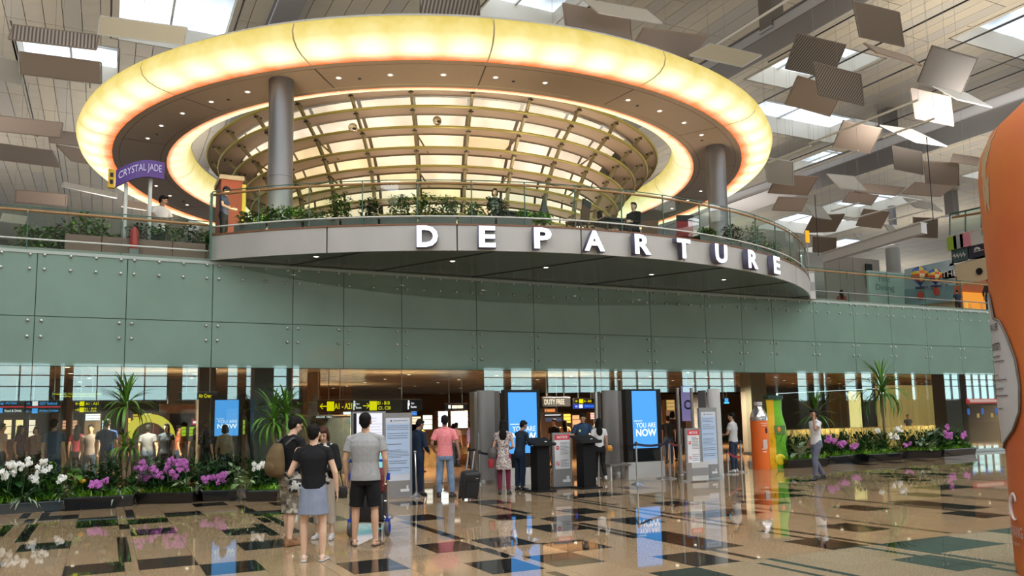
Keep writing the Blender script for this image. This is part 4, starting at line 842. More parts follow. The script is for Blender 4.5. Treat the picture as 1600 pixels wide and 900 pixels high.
    # bottom
    if bottom:
        T = MB(); ty = bottom['t']
        if ty == 'skirt':
            T.stack([(0,0,bottom.get('len',.60),.205,.155),(0,0,.70,.195,.15),(0,0,.85,.18,.14),(0,-.005,.93,.172,.132),(0,0,1.0,.155,.118)], 22)
        else:
            if not (top and top.get('hem', .88) < .75): T.stack([(0,-.005,.80,.165,.125),(0,-.01,.86,.172,.132),(0,-.005,.93,.170,.126),(0,0,1.0,.158,.116)], 20)
            w0 = bottom.get('w', 1.0)
            for n, sd in (('l',-1),('r',1)):
                h_, k_, a_ = J['hi'+n], J['kn'+n], J['an'+n]
                if ty == 'shorts': L = bottom.get('len', 1.0); e = h_.lerp(k_, min(L, 1)) if L <= 1 else k_.lerp(a_, L-1); T.ell(h_, (.095,.1,.1)); T.tube([h_, h_.lerp(k_, .55), k_ if L > 1 else h_.lerp(k_, min(L,.8)), e], [.098,.092*w0,.084*w0,.088*w0], 14)
                else: L = bottom.get('len', .95); T.ell(h_-V(0,0,.02 if not (top and top.get('hem', .88) < .75) else .08), (.092,.1,.1) if not (top and top.get('hem', .88) < .75) else (.08,.08,.08)); T.cone(h_, .096, k_, .068*w0); e = k_.lerp(a_, L); T.tube([k_, k_.lerp(a_, .3)+V(0,-.008,0), k_.lerp(a_, .65), e], [.068*w0,.064*w0,.058*w0,.056*w0*bottom.get('cuff', 1.0)], 14)
        inst(remesh(T, bottom['name'], bottom['m'], vox, 3), bottom['name'], root)
    if shoe:
        for n, sd in (('l',-1),('r',1)):
            a_, fd = J['an'+n], J['fd'+n]; z = a_.z-.085; T = MB(); w_ = fd.cross(V(0,0,1))
            heel, toe = V(a_.x,a_.y,z+.036)-fd*.035, V(a_.x,a_.y,z+.028)+fd*.15
            if shoe.get('open'):
                T.add(*_boxhull(V(heel.x,heel.y,z+.014)-fd*.035, V(toe.x,toe.y,z+.014)+fd*.03, w_, V(0,0,1), .036, .046, .014, .014)); T.cone(heel.lerp(toe,.62)+V(0,0,.016)-w_*.045, .012, heel.lerp(toe,.62)+V(0,0,.016)+w_*.045, .012, 8); T.cone(heel+V(0,0,.03)-w_*.035, .010, heel+V(0,0,.03)+w_*.035, .010, 8)
                T.cone(heel.lerp(toe,.35)+V(0,0,.028)-w_*.038, .011, heel.lerp(toe,.35)+V(0,0,.028)+w_*.038, .011, 8)
            else: T.cone(heel, .040, toe, .034); T.cone(V(a_.x,a_.y,z+.075)-fd*.01, .043, heel.lerp(toe,.5), .036); T.add(*_boxhull(V(heel.x,heel.y,z+.012)-fd*.038, V(toe.x,toe.y,z+.012)+fd*.032, w_, V(0,0,1), .037, .043, .012, .012))
            me = remesh(T, 'shoe', shoe['m'], max(vox*.8,.008), 2)
            inst(me, 'shoe', root)
    if extra: extra(root, J, ln, hd, R3)
    return root
def fabric(name, c, **k): return mat(name, c, .85, spec=.2, bump=k.pop('bump', .35), bscale=k.pop('bscale', 9), **k)
def pattern(name, base, spots, scale, lo=.42, hi=.5):
    m = fabric(name, base); nt = m.node_tree; v = nt.nodes.new('ShaderNodeTexVoronoi'); v.inputs['Scale'].default_value = scale; tc = nt.nodes.new('ShaderNodeTexCoord')
    n = nt.nodes.new('ShaderNodeTexNoise'); n.inputs['Scale'].default_value = scale*.8; n.inputs['Detail'].default_value = 3
    r = nt.nodes.new('ShaderNodeValToRGB'); r.color_ramp.interpolation = 'CONSTANT'; e = r.color_ramp.elements; e[0].color = (*base, 1); e[1].position = .5; e[1].color = (*spots[0], 1); e[0].position = 0
    if len(spots) > 1: q = e.new(.6); q.color = (*spots[1], 1)
    nt.links.new(tc.outputs['Object'], n.inputs['Vector']); nt.links.new(n.outputs[0], r.inputs[0]); nt.links.new(r.outputs[0], nt.nodes['Principled BSDF'].inputs['Base Color']); return m
BLK = fabric('black_cotton', (.012,.012,.014)); NAVY = fabric('navy_uniform', (.018,.03,.06)); JEAN = fabric('pale_jeans', (.17,.24,.36), noise=.25, nscale=4); JEAN2 = fabric('dark_jeans', (.035,.05,.09), noise=.2, nscale=4); SLATE = fabric('slate_jeans', (.13,.14,.20), noise=.15, nscale=4)
GREYT = fabric('grey_marl_cotton', (.33,.33,.335), noise=.06, nscale=20); WHT_T = fabric('white_cotton', (.62,.62,.64)); PINK = fabric('pink_check_cotton', (.72,.17,.20), noise=.15, nscale=45, col2=(.80,.32,.34))
CAMO = pattern('camouflage_cotton', (.42,.38,.31), ((.20,.18,.15),(.10,.09,.08)), 13); FLOR = pattern('flowered_cotton', (.60,.54,.52), ((.16,.10,.11),(.60,.54,.52)), 34); ZEB = pattern('black_white_print', (.65,.63,.58), ((.03,.03,.03),(.03,.03,.03)), 12)
DENIM = fabric('blue_grey_skirt_cloth', (.23,.26,.35), noise=.12, nscale=6); KHAKI = fabric('pale_khaki', (.42,.36,.30)); MAR = fabric('maroon_leggings', (.16,.02,.05)); SH = mat('black_shoe', (.015,.015,.018), .35); SHB = mat('brown_sandal', (.11,.075,.06), .6); SHW = mat('white_sneaker', (.55,.55,.56), .5); SHT = mat('tan_shoe', (.25,.12,.05), .5)
SK_ = .007
# --- group of four by the luggage trolley
def xman(root, J, ln, hd, R3):
    m = fabric('olive_canvas', (.125,.085,.042), noise=.15, nscale=5)
    bp = thing('backpack', 'slouching olive brown backpack worn by the man in camouflage shorts', 'backpack', root.location, root.rotation_euler[2]); bp.scale = root.scale
    T = MB(); T.stack([(0,-.235,.93,.10,.07),(0,-.25,.97,.14,.105),(0,-.26,1.08,.155,.12),(0,-.255,1.2,.145,.11),(0,-.235,1.31,.11,.085),(0,-.215,1.385,.06,.05)], 18); T.ell((0,-.35,1.06), (.10,.05,.09))
    inst(remesh(T, 'bag_body', m, .012, 3), 'bag_body', bp)
    MB().tube([(-.10,-.17,1.36),(-.12,-.06,1.45),(-.13,.07,1.42),(-.14,.115,1.30),(-.14,.10,1.15),(-.15,-.0,1.05),(-.12,-.16,1.0)], .016, 6).tube([(.10,-.17,1.36),(.12,-.06,1.45),(.13,.07,1.42),(.14,.115,1.30),(.14,.10,1.15),(.15,-.0,1.05),(.12,-.16,1.0)], .016, 6).build('strap', mat('strap_grey', (.05,.05,.055), .7), bp, smooth=True)
    MB().ell((0,-.22,1.40), (.02,.02,.03)).build('drawstring_knot', mat('strap_grey'), bp)
    b = thing('waist_bag', 'small black patterned pouch hanging at the hip of the man with the backpack', 'bag', root.location, root.rotation_euler[2]); b.scale = root.scale
    T = MB(); T.stack([(.17,-.06,.72,.10,.07),(.18,-.06,.80,.115,.08),(.17,-.05,.90,.10,.07)], 14); inst(remesh(T, 'pouch', pattern('pouch_print', (.03,.03,.03), ((.5,.5,.48),(.02,.02,.02)), 16), .012, 2), 'pouch', b); MB().tube([(.12,-.1,.90),(0,-.14,1.0),(-.15,0,.98),(0,.14,.97),(.16,.02,.9)], .01, 6).build('strap', BLK, b)
    MB().box(-.12,-.05,-.131,-.128,1.24,1.38).box(-.10,-.07,-.132,-.1285,1.08,1.13).build('shirt_print', WHITE, root)
    g = MB(); 
    for sd in (-1,1): g.tube([hd((sd*.075,0,1.655)), hd((sd*.05,.095,1.655))], .003, 4); g.tube([hd((sd*.05,.098,1.667)), hd((sd*.012,.108,1.667)), hd((sd*.012,.108,1.643)), hd((sd*.05,.098,1.643)), hd((sd*.05,.098,1.667))], .0025, 4)
    g.build('spectacles', BLACK, root)
person('man in black T-shirt, camouflage shorts and backpack, looking down to the right', (452,851), 62, 1.74, skin=SKIN2, top=dict(m=BLK), bottom=dict(t='shorts', name='shorts', m=CAMO, len=1.18, w=1.1), shoe=dict(m=SHT), look=(6,-22), lean=3, vox=SK_+.001, extra=xman,
   arms={'l':((-.27,.02,1.14),(-.22,.24,1.08),(.4,.8,.1)), 'r':((.26,.04,1.12),(.18,.26,1.05),(-.3,.9,.1))}, legs={'l':((-.10,.06,.49),(-.11,.06,.085)),'r':((.10,-.02,.49),(.12,-.10,.085))})
def xskirt(root, J, ln, hd, R3):
    MB().tube([J['wrl']+V(math.cos(a)*.027, 0, math.sin(a)*.027) for a in [2*PI*i/10 for i in range(11)]], .005, 5).build('bracelet', BLACK, root)
person('woman in black top and short blue grey skirt, one hand at her shoulder', (489,877), 22, 1.62, 'f', skin=SKIN2, hairstyle='short', top=dict(m=BLK, sleeve=.42, hem=.93, fit=1.08), bottom=dict(t='skirt', name='skirt', m=DENIM, len=.60), shoe=dict(m=SHW, open=True), look=(14,-3), vox=SK_, extra=xskirt, build=1.1,
   arms={'l':((-.30,.0,1.13),(-.26,.13,1.32),(.25,.1,.9),.6,(.2,.9,0)), 'r':((.28,-.03,1.13),(.30,.02,.89))}, legs={'l':((-.12,.01,.49),(-.115,-.01,.085)),'r':((.12,.01,.49),(.125,-.01,.085))})
def xcard(root, J, ln, hd, R3):
    T = MB()
    for sd in (-1,1):
        T.cone(ln((sd*.15,0,1.40)), .075, ln((sd*.13,.02,1.0)), .09, 12)
        n = 'l' if sd < 0 else 'r'; T.cone(J['sh'+n], .066, J['el'+n], .056); T.cone(J['el'+n], .054, J['el'+n].lerp(J['wr'+n], .8), .042)
    inst(remesh(T, 'cardigan', BLK, .010, 3), 'cardigan', root)
    hb = thing('shoulder_bag', 'small dark shoulder bag with a hanging tassel beside the woman in khaki trousers', 'bag', root.location, root.rotation_euler[2]); hb.scale = root.scale
    T = MB(); T.stack([(-.27,-.02,.62,.09,.05),(-.27,-.02,.72,.11,.06),(-.27,-.02,.80,.09,.05)], 14); inst(remesh(T, 'bag_body', mat('dark_leather', (.02,.02,.02), .4), .010, 2), 'bag_body', hb); MB().tube([(-.2,0,.80),(-.17,0,1.2),(-.12,-.02,1.46),(-.2,-.06,1.2),(-.3,-.03,.8)], .008, 6).build('strap', BLK, hb)
person('woman facing us with brown bob hair, dark cardigan, printed top and khaki trousers', (506,842), 214, 1.60, 'f', skin=SKIN2, hair=HAIRB, hairstyle='bob', top=dict(m=ZEB, sleeve=.3, hem=.84), bottom=dict(t='trousers', name='trousers', m=KHAKI, len=.55, w=1.2, cuff=1.1), shoe=dict(m=SHW), look=(-6,-30), vox=SK_, extra=xcard,
   arms={'l':((-.25,.04,1.10),(-.08,.24,1.06),(1,.3,.1)), 'r':((.25,.04,1.10),(.06,.25,1.04),(-1,.3,.1))}, legs={'l':((-.11,.03,.49),(-.14,.03,.085)),'r':((.10,.0,.49),(.11,-.04,.085))})
person('man in light grey T-shirt, black knee-length shorts and sandals, seen from behind', (571,853), 28, 1.76, skin=SKIN, top=dict(m=GREYT, hem=.86, fit=1.12, sleeve=.62), bottom=dict(t='shorts', name='shorts', m=BLK, len=.93, w=1.12), shoe=dict(m=SHB, open=True), look=(-2,3), vox=SK_, build=1.08,
   arms={'l':((-.27,-.02,1.14),(-.26,.03,.89)), 'r':((.27,-.02,1.14),(.25,.08,.91))}, legs={'l':((-.13,.02,.49),(-.145,0,.085),(-.35,1,0)),'r':((.12,.02,.49),(.135,.0,.085),(.35,1,0))})
# --- at the entrance
def patch(root, J, ln, hd, R3): MB().box(.05,.10,.128,.135,1.27,1.33).build('badge', mat('badge', (.6,.65,.3), .5), root)
person('guard in dark navy uniform with cap of black hair beside the tall notice board', (652,774), 62, 1.68, skin=SKIN3, top=dict(m=NAVY, sleeve=1.9, hem=.86, collar=1), bottom=dict(t='trousers', name='trousers', m=NAVY, w=1.15), shoe=dict(m=SH), look=(10,-25), lean=4, vox=.010, extra=patch,
   arms={'l':((-.24,.08,1.14),(-.10,.28,1.05),(.6,.7,-.2)), 'r':((.24,.02,1.12),(.14,.24,.98),(-.2,.9,-.2),.8,None,True)})
person('man in pink checked shirt and pale blue jeans pulling a black suitcase', (696,777), 22, 1.74, skin=SKIN3, top=dict(m=PINK, hem=.87, collar=1, fit=1.06, sleeve=.7), bottom=dict(t='trousers', name='jeans', m=JEAN, w=1.15), shoe=dict(m=SH), look=(-4,-2), vox=.009,
   arms={'l':((-.28,-.02,1.15),(-.24,.10,1.0),(.3,.8,-.3)), 'r':((.27,-.06,1.14),(.31,-.06,.90),(.1,.1,-1),.9,None,True)}, legs={'l':((-.12,.03,.49),(-.13,.0,.085)),'r':((.12,.03,.49),(.15,.0,.085),(.4,1,0))})
def xbag(root, J, ln, hd, R3):
    b = thing('handbag', 'grey handbag with a red pouch below, on the left side of the flowered dress', 'bag', root.location, root.rotation_euler[2]); b.scale = root.scale
    T = MB(); T.stack([(-.27,-.02,.86,.10,.07),(-.27,-.02,.98,.12,.085),(-.26,-.02,1.10,.09,.06)], 14); inst(remesh(T, 'bag_body', mat('grey_leather', (.09,.085,.085), .5), .010, 2), 'bag_body', b)
    T = MB(); T.stack([(-.30,-.02,.62,.07,.05),(-.30,-.02,.74,.08,.055),(-.29,-.02,.84,.06,.04)], 12); inst(remesh(T, 'red_pouch', mat('red_cloth', (.32,.02,.03), .6), .010, 2), 'red_pouch', b); MB().tube([(-.2,0,1.08),(-.16,.03,1.3),(-.14,-.02,1.47),(-.22,-.06,1.3),(-.3,-.04,1.08)], .008, 6).build('strap', BLACK, b)
person('woman with long black hair in white flowered short dress and maroon leggings', (788,772), 32, 1.62, 'f', skin=SKIN2, hairstyle='long', top=dict(m=FLOR, hem=.58, name='dress', flare=1, sleeve=.5), bottom=dict(t='trousers', name='leggings', m=MAR, w=.92), shoe=dict(m=SH), look=(12,-8), vox=.010, extra=xbag,
   arms={'l':((-.23,.02,1.13),(-.18,.2,1.04),(.3,.9,0)), 'r':((.24,.0,1.12),(.16,.22,1.06),(-.3,.9,.1))})
def xph(root, J, ln, hd, R3):
    p_ = J['wrr'] + V(.0,.13,.05); ph = thing('mobile_phone', 'small phone held by the man leaning towards the first lectern', 'phone', root.location, root.rotation_euler[2]); ph.scale = root.scale
    MB().box(p_.x-.035,p_.x+.035,p_.y-.07,p_.y+.07,p_.z,p_.z+.01).build('phone_body', BLACK, ph); MB().box(p_.x-.03,p_.x+.03,p_.y-.06,p_.y+.06,p_.z+.0101,p_.z+.0115).build('screen', lit('phone_screen', (.6,.7,.9), .8), ph)
person('man in dark blue shirt and trousers holding a phone in front of the blue screen', (813,766), 78, 1.60, skin=SKIN3, top=dict(m=fabric('dark_blue_shirt', (.02,.035,.06)), sleeve=1.85, hem=.86), bottom=dict(t='trousers', name='trousers', m=NAVY, w=1.15), shoe=dict(m=SH), look=(0,-24), lean=9, vox=.010, extra=xph,
   arms={'l':((-.22,.12,1.16),(-.10,.34,1.16),(.2,1,.1)), 'r':((.22,.12,1.15),(.12,.36,1.16),(-.1,1,.1),.4,(0,0,-1))})
person('guard in short-sleeved dark blue uniform facing us behind the second lectern', (913,752), 212, 1.75, skin=SKIN, top=dict(m=fabric('blue_uniform', (.03,.06,.12)), sleeve=.7, collar=1), bottom=dict(t='trousers', name='trousers', m=NAVY), shoe=dict(m=SH), look=(0,-20), vox=.010, extra=patch,
   arms={'l':((-.27,.03,1.15),(-.14,.24,1.05),(.8,.5,0)), 'r':((.27,.03,1.15),(.10,.25,1.07),(-.8,.5,0))})
def xyb(root, J, ln, hd, R3):
    b = thing('yellow_handbag', 'small orange yellow handbag at the hip of the woman in the white T-shirt', 'bag', root.location, root.rotation_euler[2]); b.scale = root.scale
    T = MB(); T.stack([(.29,-.04,.84,.07,.045),(.29,-.04,.92,.085,.055),(.28,-.03,1.0,.06,.04)], 12); inst(remesh(T, 'bag_body', mat('yellow_leather', (.62,.26,.02), .5), .010, 2), 'bag_body', b); MB().tube([(.26,-.03,1.0),(.2,.02,1.3),(.12,0,1.47),(.2,-.06,1.25),(.3,-.05,1.0)], .006, 6).build('strap', BLACK, b)
person('woman in white T-shirt and black trousers walking away beside the grey pylon', (938,752), 20, 1.60, 'f', skin=SKIN, hairstyle='long', top=dict(m=WHT_T, sleeve=.5), bottom=dict(t='trousers', name='trousers', m=BLK, w=.95), shoe=dict(m=SHW), look=(-18,0), vox=.010, extra=xyb, legs={'l':((-.09,.08,.49),(-.10,.12,.085)),'r':((.09,.02,.49),(.11,-.22,.14),(.1,1,-.4))})
def hearingphone(lab):
    def f_(root, J, ln, hd, R3):
        ph = thing('mobile_phone', lab, 'phone', root.location, root.rotation_euler[2]); ph.scale = root.scale
        q = hd((-.097,.03,1.62)); MB().box(q.x-.005,q.x+.005,q.y-.03,q.y+.03,q.z-.06,q.z+.06).build('phone_body', BLACK, ph)
    return f_
person('man in pale grey T-shirt and dark jeans by the post right of the pylon', (1148,738), 335, 1.68, skin=SKIN, top=dict(m=fabric('pale_grey_cotton', (.50,.50,.52)), sleeve=.6, fit=1.05, hem=.88), bottom=dict(t='trousers', name='jeans', m=JEAN2, w=1.1), shoe=dict(m=SHW), look=(-25,-8), vox=.010,
   arms={'l':((-.25,.06,1.14),(-.14,.24,1.10),(.6,.6,0)), 'r':((.27,.0,1.14),(.30,.06,.92))})
person('man in white T-shirt and slate jeans walking left with a phone at his ear', (1279,750), 287, 1.72, skin=SKIN3, top=dict(m=WHT_T, sleeve=.6, hem=.88), bottom=dict(t='trousers', name='jeans', m=SLATE, w=1.05), shoe=dict(m=SH), look=(0,-8), vox=.010, extra=hearingphone('phone at the ear of the man walking by the right planters'),
   arms={'l':((-.24,.14,1.26),(-.125,.10,1.55),(.05,-.25,.9),.7,(.9,0,.1)), 'r':((.23,-.06,1.14),(.20,.08,.93),(0,.3,-1))}, legs={'l':((-.09,.12,.49),(-.09,.12,.085)),'r':((.09,.02,.49),(.10,-.20,.105))})
# --- on the terrace
TZ = 6.21
person('man in white shirt leaning on the terrace rail beside the purple sign', (0,0), 150, 1.86, skin=SKIN3, top=dict(m=WHT_T, sleeve=.6), bottom=dict(t='trousers', name='trousers', m=NAVY), look=(-50,-15), lean=10, base_z=5.66, vox=.014, at_xy=(Yp(249,310,22.3).x, 22.3), arms={'l':((-.26,.10,1.15),(-.12,.30,1.10),(.5,.8,0)),'r':((.26,.1,1.15),(.14,.30,1.10),(-.5,.8,0))})
person('person in dark shirt and black cap on the terrace by the orange kiosk', (0,0), 120, 1.55, skin=SKIN, hairstyle='cap', top=dict(m=fabric('dusk_blue', (.05,.06,.10)), sleeve=.6), bottom=dict(t='trousers', name='trousers', m=BLK), look=(0,-25), base_z=6.21, vox=.014, at_xy=(Yp(350,320,21.6).x, 21.6), arms={'l':((-.24,.06,1.14),(-.12,.28,1.06),(.5,.8,0)),'r':((.24,.06,1.14),(.14,.30,1.04),(-.5,.8,0))})
person('person with dark hair standing behind the middle of the terrace hedge', (0,0), 200, 1.58, 'f', skin=SKIN, hairstyle='bob', top=dict(m=fabric('grey_green', (.12,.16,.15)), sleeve=.6), bottom=dict(t='trousers', name='trousers', m=BLK), base_z=TZ, vox=.014, at_xy=(Yp(773,300,19.2).x, 19.2))
SIT = dict(legs={'l':((-.11,.40,.93),(-.11,.40,.53)),'r':((.11,.40,.93),(.11,.40,.53))})
person('dark-haired diner in a black jacket sitting at the terrace table', (0,0), 250, 1.66, skin=SKIN2, top=dict(m=BLK, sleeve=1.8), bottom=dict(t='trousers', name='trousers', m=BLK), shoe=dict(m=SH), base_z=TZ-.42, vox=.014, at_xy=(Yp(990,330,17.9).x, 17.9), arms={'l':((-.24,.10,1.12),(-.10,.30,1.12),(.3,.9,0)),'r':((.24,.1,1.12),(.12,.30,1.12),(-.3,.9,0))}, **SIT)
person('diner in pale clothes sitting at the far side of the terrace table', (0,0), 110, 1.62, 'f', skin=SKIN2, hairstyle='bob', top=dict(m=KHAKI, sleeve=.8), bottom=dict(t='trousers', name='trousers', m=KHAKI), shoe=dict(m=SH), base_z=TZ-.42, vox=.014, at_xy=(Yp(938,330,18.9).x, 18.9), arms={'l':((-.24,.10,1.12),(-.10,.30,1.12),(.3,.9,0)),'r':((.24,.1,1.12),(.12,.30,1.12),(-.3,.9,0))}, **SIT)
# --- on the upper deck at the right
person('traveller in dark clothes leaning on the upper railing by the orange shop', (0,0), 200, 1.7, skin=SKIN, top=dict(m=BLK, sleeve=1.8), bottom=dict(t='trousers', name='trousers', m=NAVY), base_z=5.67, vox=.016, at_xy=(Yp(1546,480,22.4).x, 22.4), lean=12)
person('dark-haired person at the upper railing left of the orange shop', (0,0), 40, 1.15, skin=SKIN, top=dict(m=NAVY, sleeve=.7), bottom=dict(t='trousers', name='trousers', m=BLK), base_z=5.67, vox=.016, at_xy=(Yp(1498,490,22.6).x, 22.6))
person('traveller on the upper deck in front of the escalators', (0,0), 30, 1.7, 'f', skin=SKIN, hairstyle='long', top=dict(m=fabric('dull_red', (.25,.06,.05)), sleeve=.7), bottom=dict(t='trousers', name='trousers', m=BLK), base_z=5.67, vox=.018, at_xy=(Yp(1316,480,27).x, 27))
# --- crowd inside the hall: a few bodies copied, each with its own shirt
proto = {}
def crowd(key, **k):
    o = person('traveller waiting in the hall', (0,0), 0, at_xy=(5, 46), vox=.018, **k); proto[key] = o; return o
crowd('m', top=dict(m=NAVY, sleeve=.6), bottom=dict(t='trousers', name='trousers', m=JEAN2), shoe=dict(m=SH)); crowd('f', sex='f', hairstyle='long', skin=SKIN2, top=dict(m=WHT_T, sleeve=.5), bottom=dict(t='trousers', name='trousers', m=BLK), shoe=dict(m=SH), H=1.6)
crowd('b', sex='f', hairstyle='bob', skin=SKIN2, top=dict(m=WHT_T, sleeve=1.7), bottom=dict(t='trousers', name='trousers', m=BLK), shoe=dict(m=SH), H=1.6)
CR = [('m',86,655,22.2,30,(.03,.07,.13),'big dark-haired man in blue-grey shirt just behind the glass at far left'),('m',168,653,24.5,20,(.01,.04,.16),'man in deep blue shirt left of the small palm trunk'),('b',352,664,21.9,25,(.22,.15,.08),'person in tan jacket in front of the small blue screen'),('f',322,668,22.4,40,(.02,.02,.02),'person in black left of the small blue screen'),
 ('f',260,662,25,200,(.03,.04,.06),'woman in dark top in front of the lime kiosk'),('m',232,664,26,20,(.12,.12,.14),'person in grey standing in the arch kiosk'),('m',4,662,28,60,(.5,.5,.5),'person in white at the far left picture edge'),('f',33,665,29,120,(.10,.04,.12),'person in plum shirt before the golden window'),('b',57,667,29,200,(.25,.2,.2),'person in dusty top, far left'),
 ('f',122,664,27,10,(.35,.05,.08),'woman in red before the menu board'),('m',142,664,26,190,(.20,.16,.15),'person in brown before the white strip screen'),('b',190,668,28,0,(.10,.06,.04),'person in dark brown right of the small palm'),('m',280,665,27,90,(.3,.1,.06),'person in rust top by the lime kiosk'),('f',306,668,28,0,(.05,.05,.05),'person in charcoal by the lime kiosk'),
 ('m',543,652,27,0,(.55,.6,.62),'person in white in the lit doorway'),('m',656,660,25,60,(.7,.30,.02),'person in orange polo behind the guard'),('m',713,661,27,60,(.6,.45,.45),'person in pale pink before the wide white window'),('b',734,659,26,300,(.25,.2,.45),'person in lilac before the wide white window'),('f',708,662,28.5,0,(.02,.03,.05),'person in dark top before the white window'),
 ('m',865,655,24,250,(.02,.02,.02),'big man in black behind the first notice stand'),('f',882,656,25,20,(.45,.25,.12),'woman with long hair in tan behind the first notice stand'),('f',970,652,24,10,(.55,.16,.06),'woman in orange top between the grey pylons'),('m',930,655,25,20,(.02,.02,.02),'dark-haired person behind the woman in white'),('b',1050,643,24,10,(.05,.03,.03),'person in dark top with pale headscarf behind the second screen'),
 ('m',1043,650,23.2,30,(.03,.03,.03),'person in black behind the stanchions'),('m',745,662,27.5,10,(.1,.07,.06),'person in brown behind the left grey pylon'),('m',1180,662,29,200,(.30,.28,.26),'seated-looking person at the gold counter'),('m',1420,672,28,200,(.06,.06,.07),'person at the right end of the gold counter')]
for key, x, yt, Y, hd_, c, lab in CR:
    src = proto[key]; a = Yp(x, yt, Y); Hh = max(1.45, min(1.85, a.z))
    r = src.copy(); COL.objects.link(r); r.location = (a.x, Y, 0); r.rotation_euler = (0,0,-math.radians(hd_)); s_ = Hh/1.75; r.scale = (s_,s_,s_); r['label'] = lab; r['group'] = 'crowd inside the hall'
    for ch in src.children:
        q = ch.copy(); COL.objects.link(q); q.parent = r
        if ch.name.split('.')[0] in ('shirt',): q.material_slots[0].link = 'OBJECT'; q.material_slots[0].material = fabric('crowd_cloth_%d_%d' % (x, yt), c)
for o in proto.values():
    for ch in list(o.children): bpy.data.objects.remove(ch)
    bpy.data.objects.remove(o)
# ================================================================== PLANTS
def leafm(name, c1, c2, rough=.42): return mat(name, c1, rough, noise=.3, nscale=3, col2=c2, spec=.4)
LG = leafm('leaf_green', (.045,.14,.015), (.12,.28,.03)); LD = leafm('leaf_dark', (.012,.05,.012), (.03,.10,.02)); LB = leafm('leaf_bright', (.12,.32,.015), (.25,.50,.05)); LV_ = leafm('leaf_variegated', (.13,.25,.08), (.42,.50,.28)); LS_ = leafm('leaf_silver', (.16,.26,.16), (.36,.45,.34))
TR = mat('palm_trunk', (.22,.15,.09), .8, bump=.4, bscale=30); PB = mat('planter_black', (.010,.010,.012), .22, coat=.3); PBG = mat('planter_slate', (.05,.065,.075), .2, coat=.5)
MAG = mat('orchid_magenta', (.42,.07,.40), .5, noise=.3, nscale=14, col2=(.62,.22,.60)); WOR = mat('orchid_white', (.85,.85,.82), .5); SOIL = mat('soil', (.03,.02,.012), .9)
def strap(mb, base, ang, elev, L, w, droop, n=5, rr=random):
    d = Vector((math.cos(ang), math.sin(ang), 0)); s = Vector((-math.sin(ang), math.cos(ang), 0)); p = Vector(base); e = elev; P = []
    for i in range(n+1):
        t = i/n; ww = w*(.55+.9*t)*(1-t)**.6 if i else w*.4; ww = max(ww, .002); P.append((p - s*ww, p + Vector((0,0,-ww*.3)), p + s*ww)); p = p + (d*math.cos(e) + Vector((0,0,1))*math.sin(e))*L/n; e -= droop/n
    v = [q for r in P for q in r]; f = []
    for i in range(n):
        f += [(3*i, 3*i+1, 3*i+4, 3*i+3), (3*i+1, 3*i+2, 3*i+5, 3*i+4)]
    mb.add(v, f)
def oval(mb, base, ang, elev, L, w, curl=.5):
    d = Vector((math.cos(ang)*math.cos(elev), math.sin(ang)*math.cos(elev), math.sin(elev))); s = Vector((-math.sin(ang), math.cos(ang), 0)); u = s.cross(d)*-1; b = Vector(base); R = []
    for t, k in ((0,.05),(.2,.75),(.5,1),(.8,.6),(1,.02)):
        c = b + d*L*t - Vector((0,0,1))*L*curl*t*t*.6; R.append((c - s*w*k + u*w*k*.25, c, c + s*w*k + u*w*k*.25))
    mb.add([q for r in R for q in r], [q for i in range(4) for q in ((3*i,3*i+1,3*i+4,3*i+3),(3*i+1,3*i+2,3*i+5,3*i+4))])
def rosette(root, name, m, n, L, w, z=0, e0=1.3, e1=.1, droop=1.2, seed=1, sep=True, xy=(0,0)):
    """strap leaves round a centre; three leaf meshes shared by all leaves, or one mesh"""
    rr = random.Random(seed)
    if sep:
        me = []
        for k in range(4):
            b = MB(); e = e0+(e1-e0)*k/3; strap(b, (0,0,0), 0, e, 1, w/L, droop*(.6+.2*k)); me.append(b.mesh(name, m, True))
        for i in range(n):
            k = i*4//n; s = L*rr.uniform(.8,1.1); inst(me[min(3,k)], name, root, (xy[0], xy[1], z-.02*k*L), (0, 0, rr.uniform(0,2*PI)), (s,s*rr.uniform(.8,1.2),s))
    else:
        b = MB()
        for i in range(n): strap(b, (xy[0]+rr.uniform(-.03,.03), xy[1]+rr.uniform(-.03,.03), z), rr.uniform(0,2*PI), rr.uniform(min(e0,e1), max(e0,e1)), L*rr.uniform(.7,1.1), w, droop*rr.uniform(.7,1.2), 4)
        b.build('foliage', m, root, smooth=True)
def palm(px, y, ytop, label, L=.75, n=34, trunks=((0,0,0),), m=LG, w=.032, droop=2.0, z0=.35, name='dragon_palm', bend=0, Yd=None, e1=-.2):
    p = Yp(px, y, Yd) if Yd else G(px, y); p = Vector((p.x, p.y, 0)); t = thing(name, label, 'plant', (p.x, p.y, z0)); h = ztop(p, ytop) - L*.45
    for i, (dx, dy, dz) in enumerate(trunks):
        H_ = h+dz-z0; MB().tube([(dx*.3,dy*.3,0),(dx*.6+bend*.3,dy*.6,H_*.4),(dx+bend,dy,H_*.8),(dx+bend*.8,dy,H_)], [.05,.042,.034,.03], 8).build('trunk', TR, t, smooth=True)
        rosette(t, 'leaf', m, n, L, w, H_, 1.45, e1, droop, seed=px+i, xy=(dx+bend*.8, dy))
    return t
def tuft(p, label, m=LG, L=.4, n=40, w=.018, e=(1.5,.5), droop=1.2, name='grass_tuft', z=.3, sep=False, cat='plant'):
    t = thing(name, label, cat, (p.x, p.y, z)); rosette(t, 'leaf', m, n, L, w, 0, e[0], e[1], droop, seed=int(p.x*37) % 997, sep=sep); MB().ell((0,0,-.02), (.06,.06,.04), n=8, m=4).build('root_crown', SOIL, t); return t
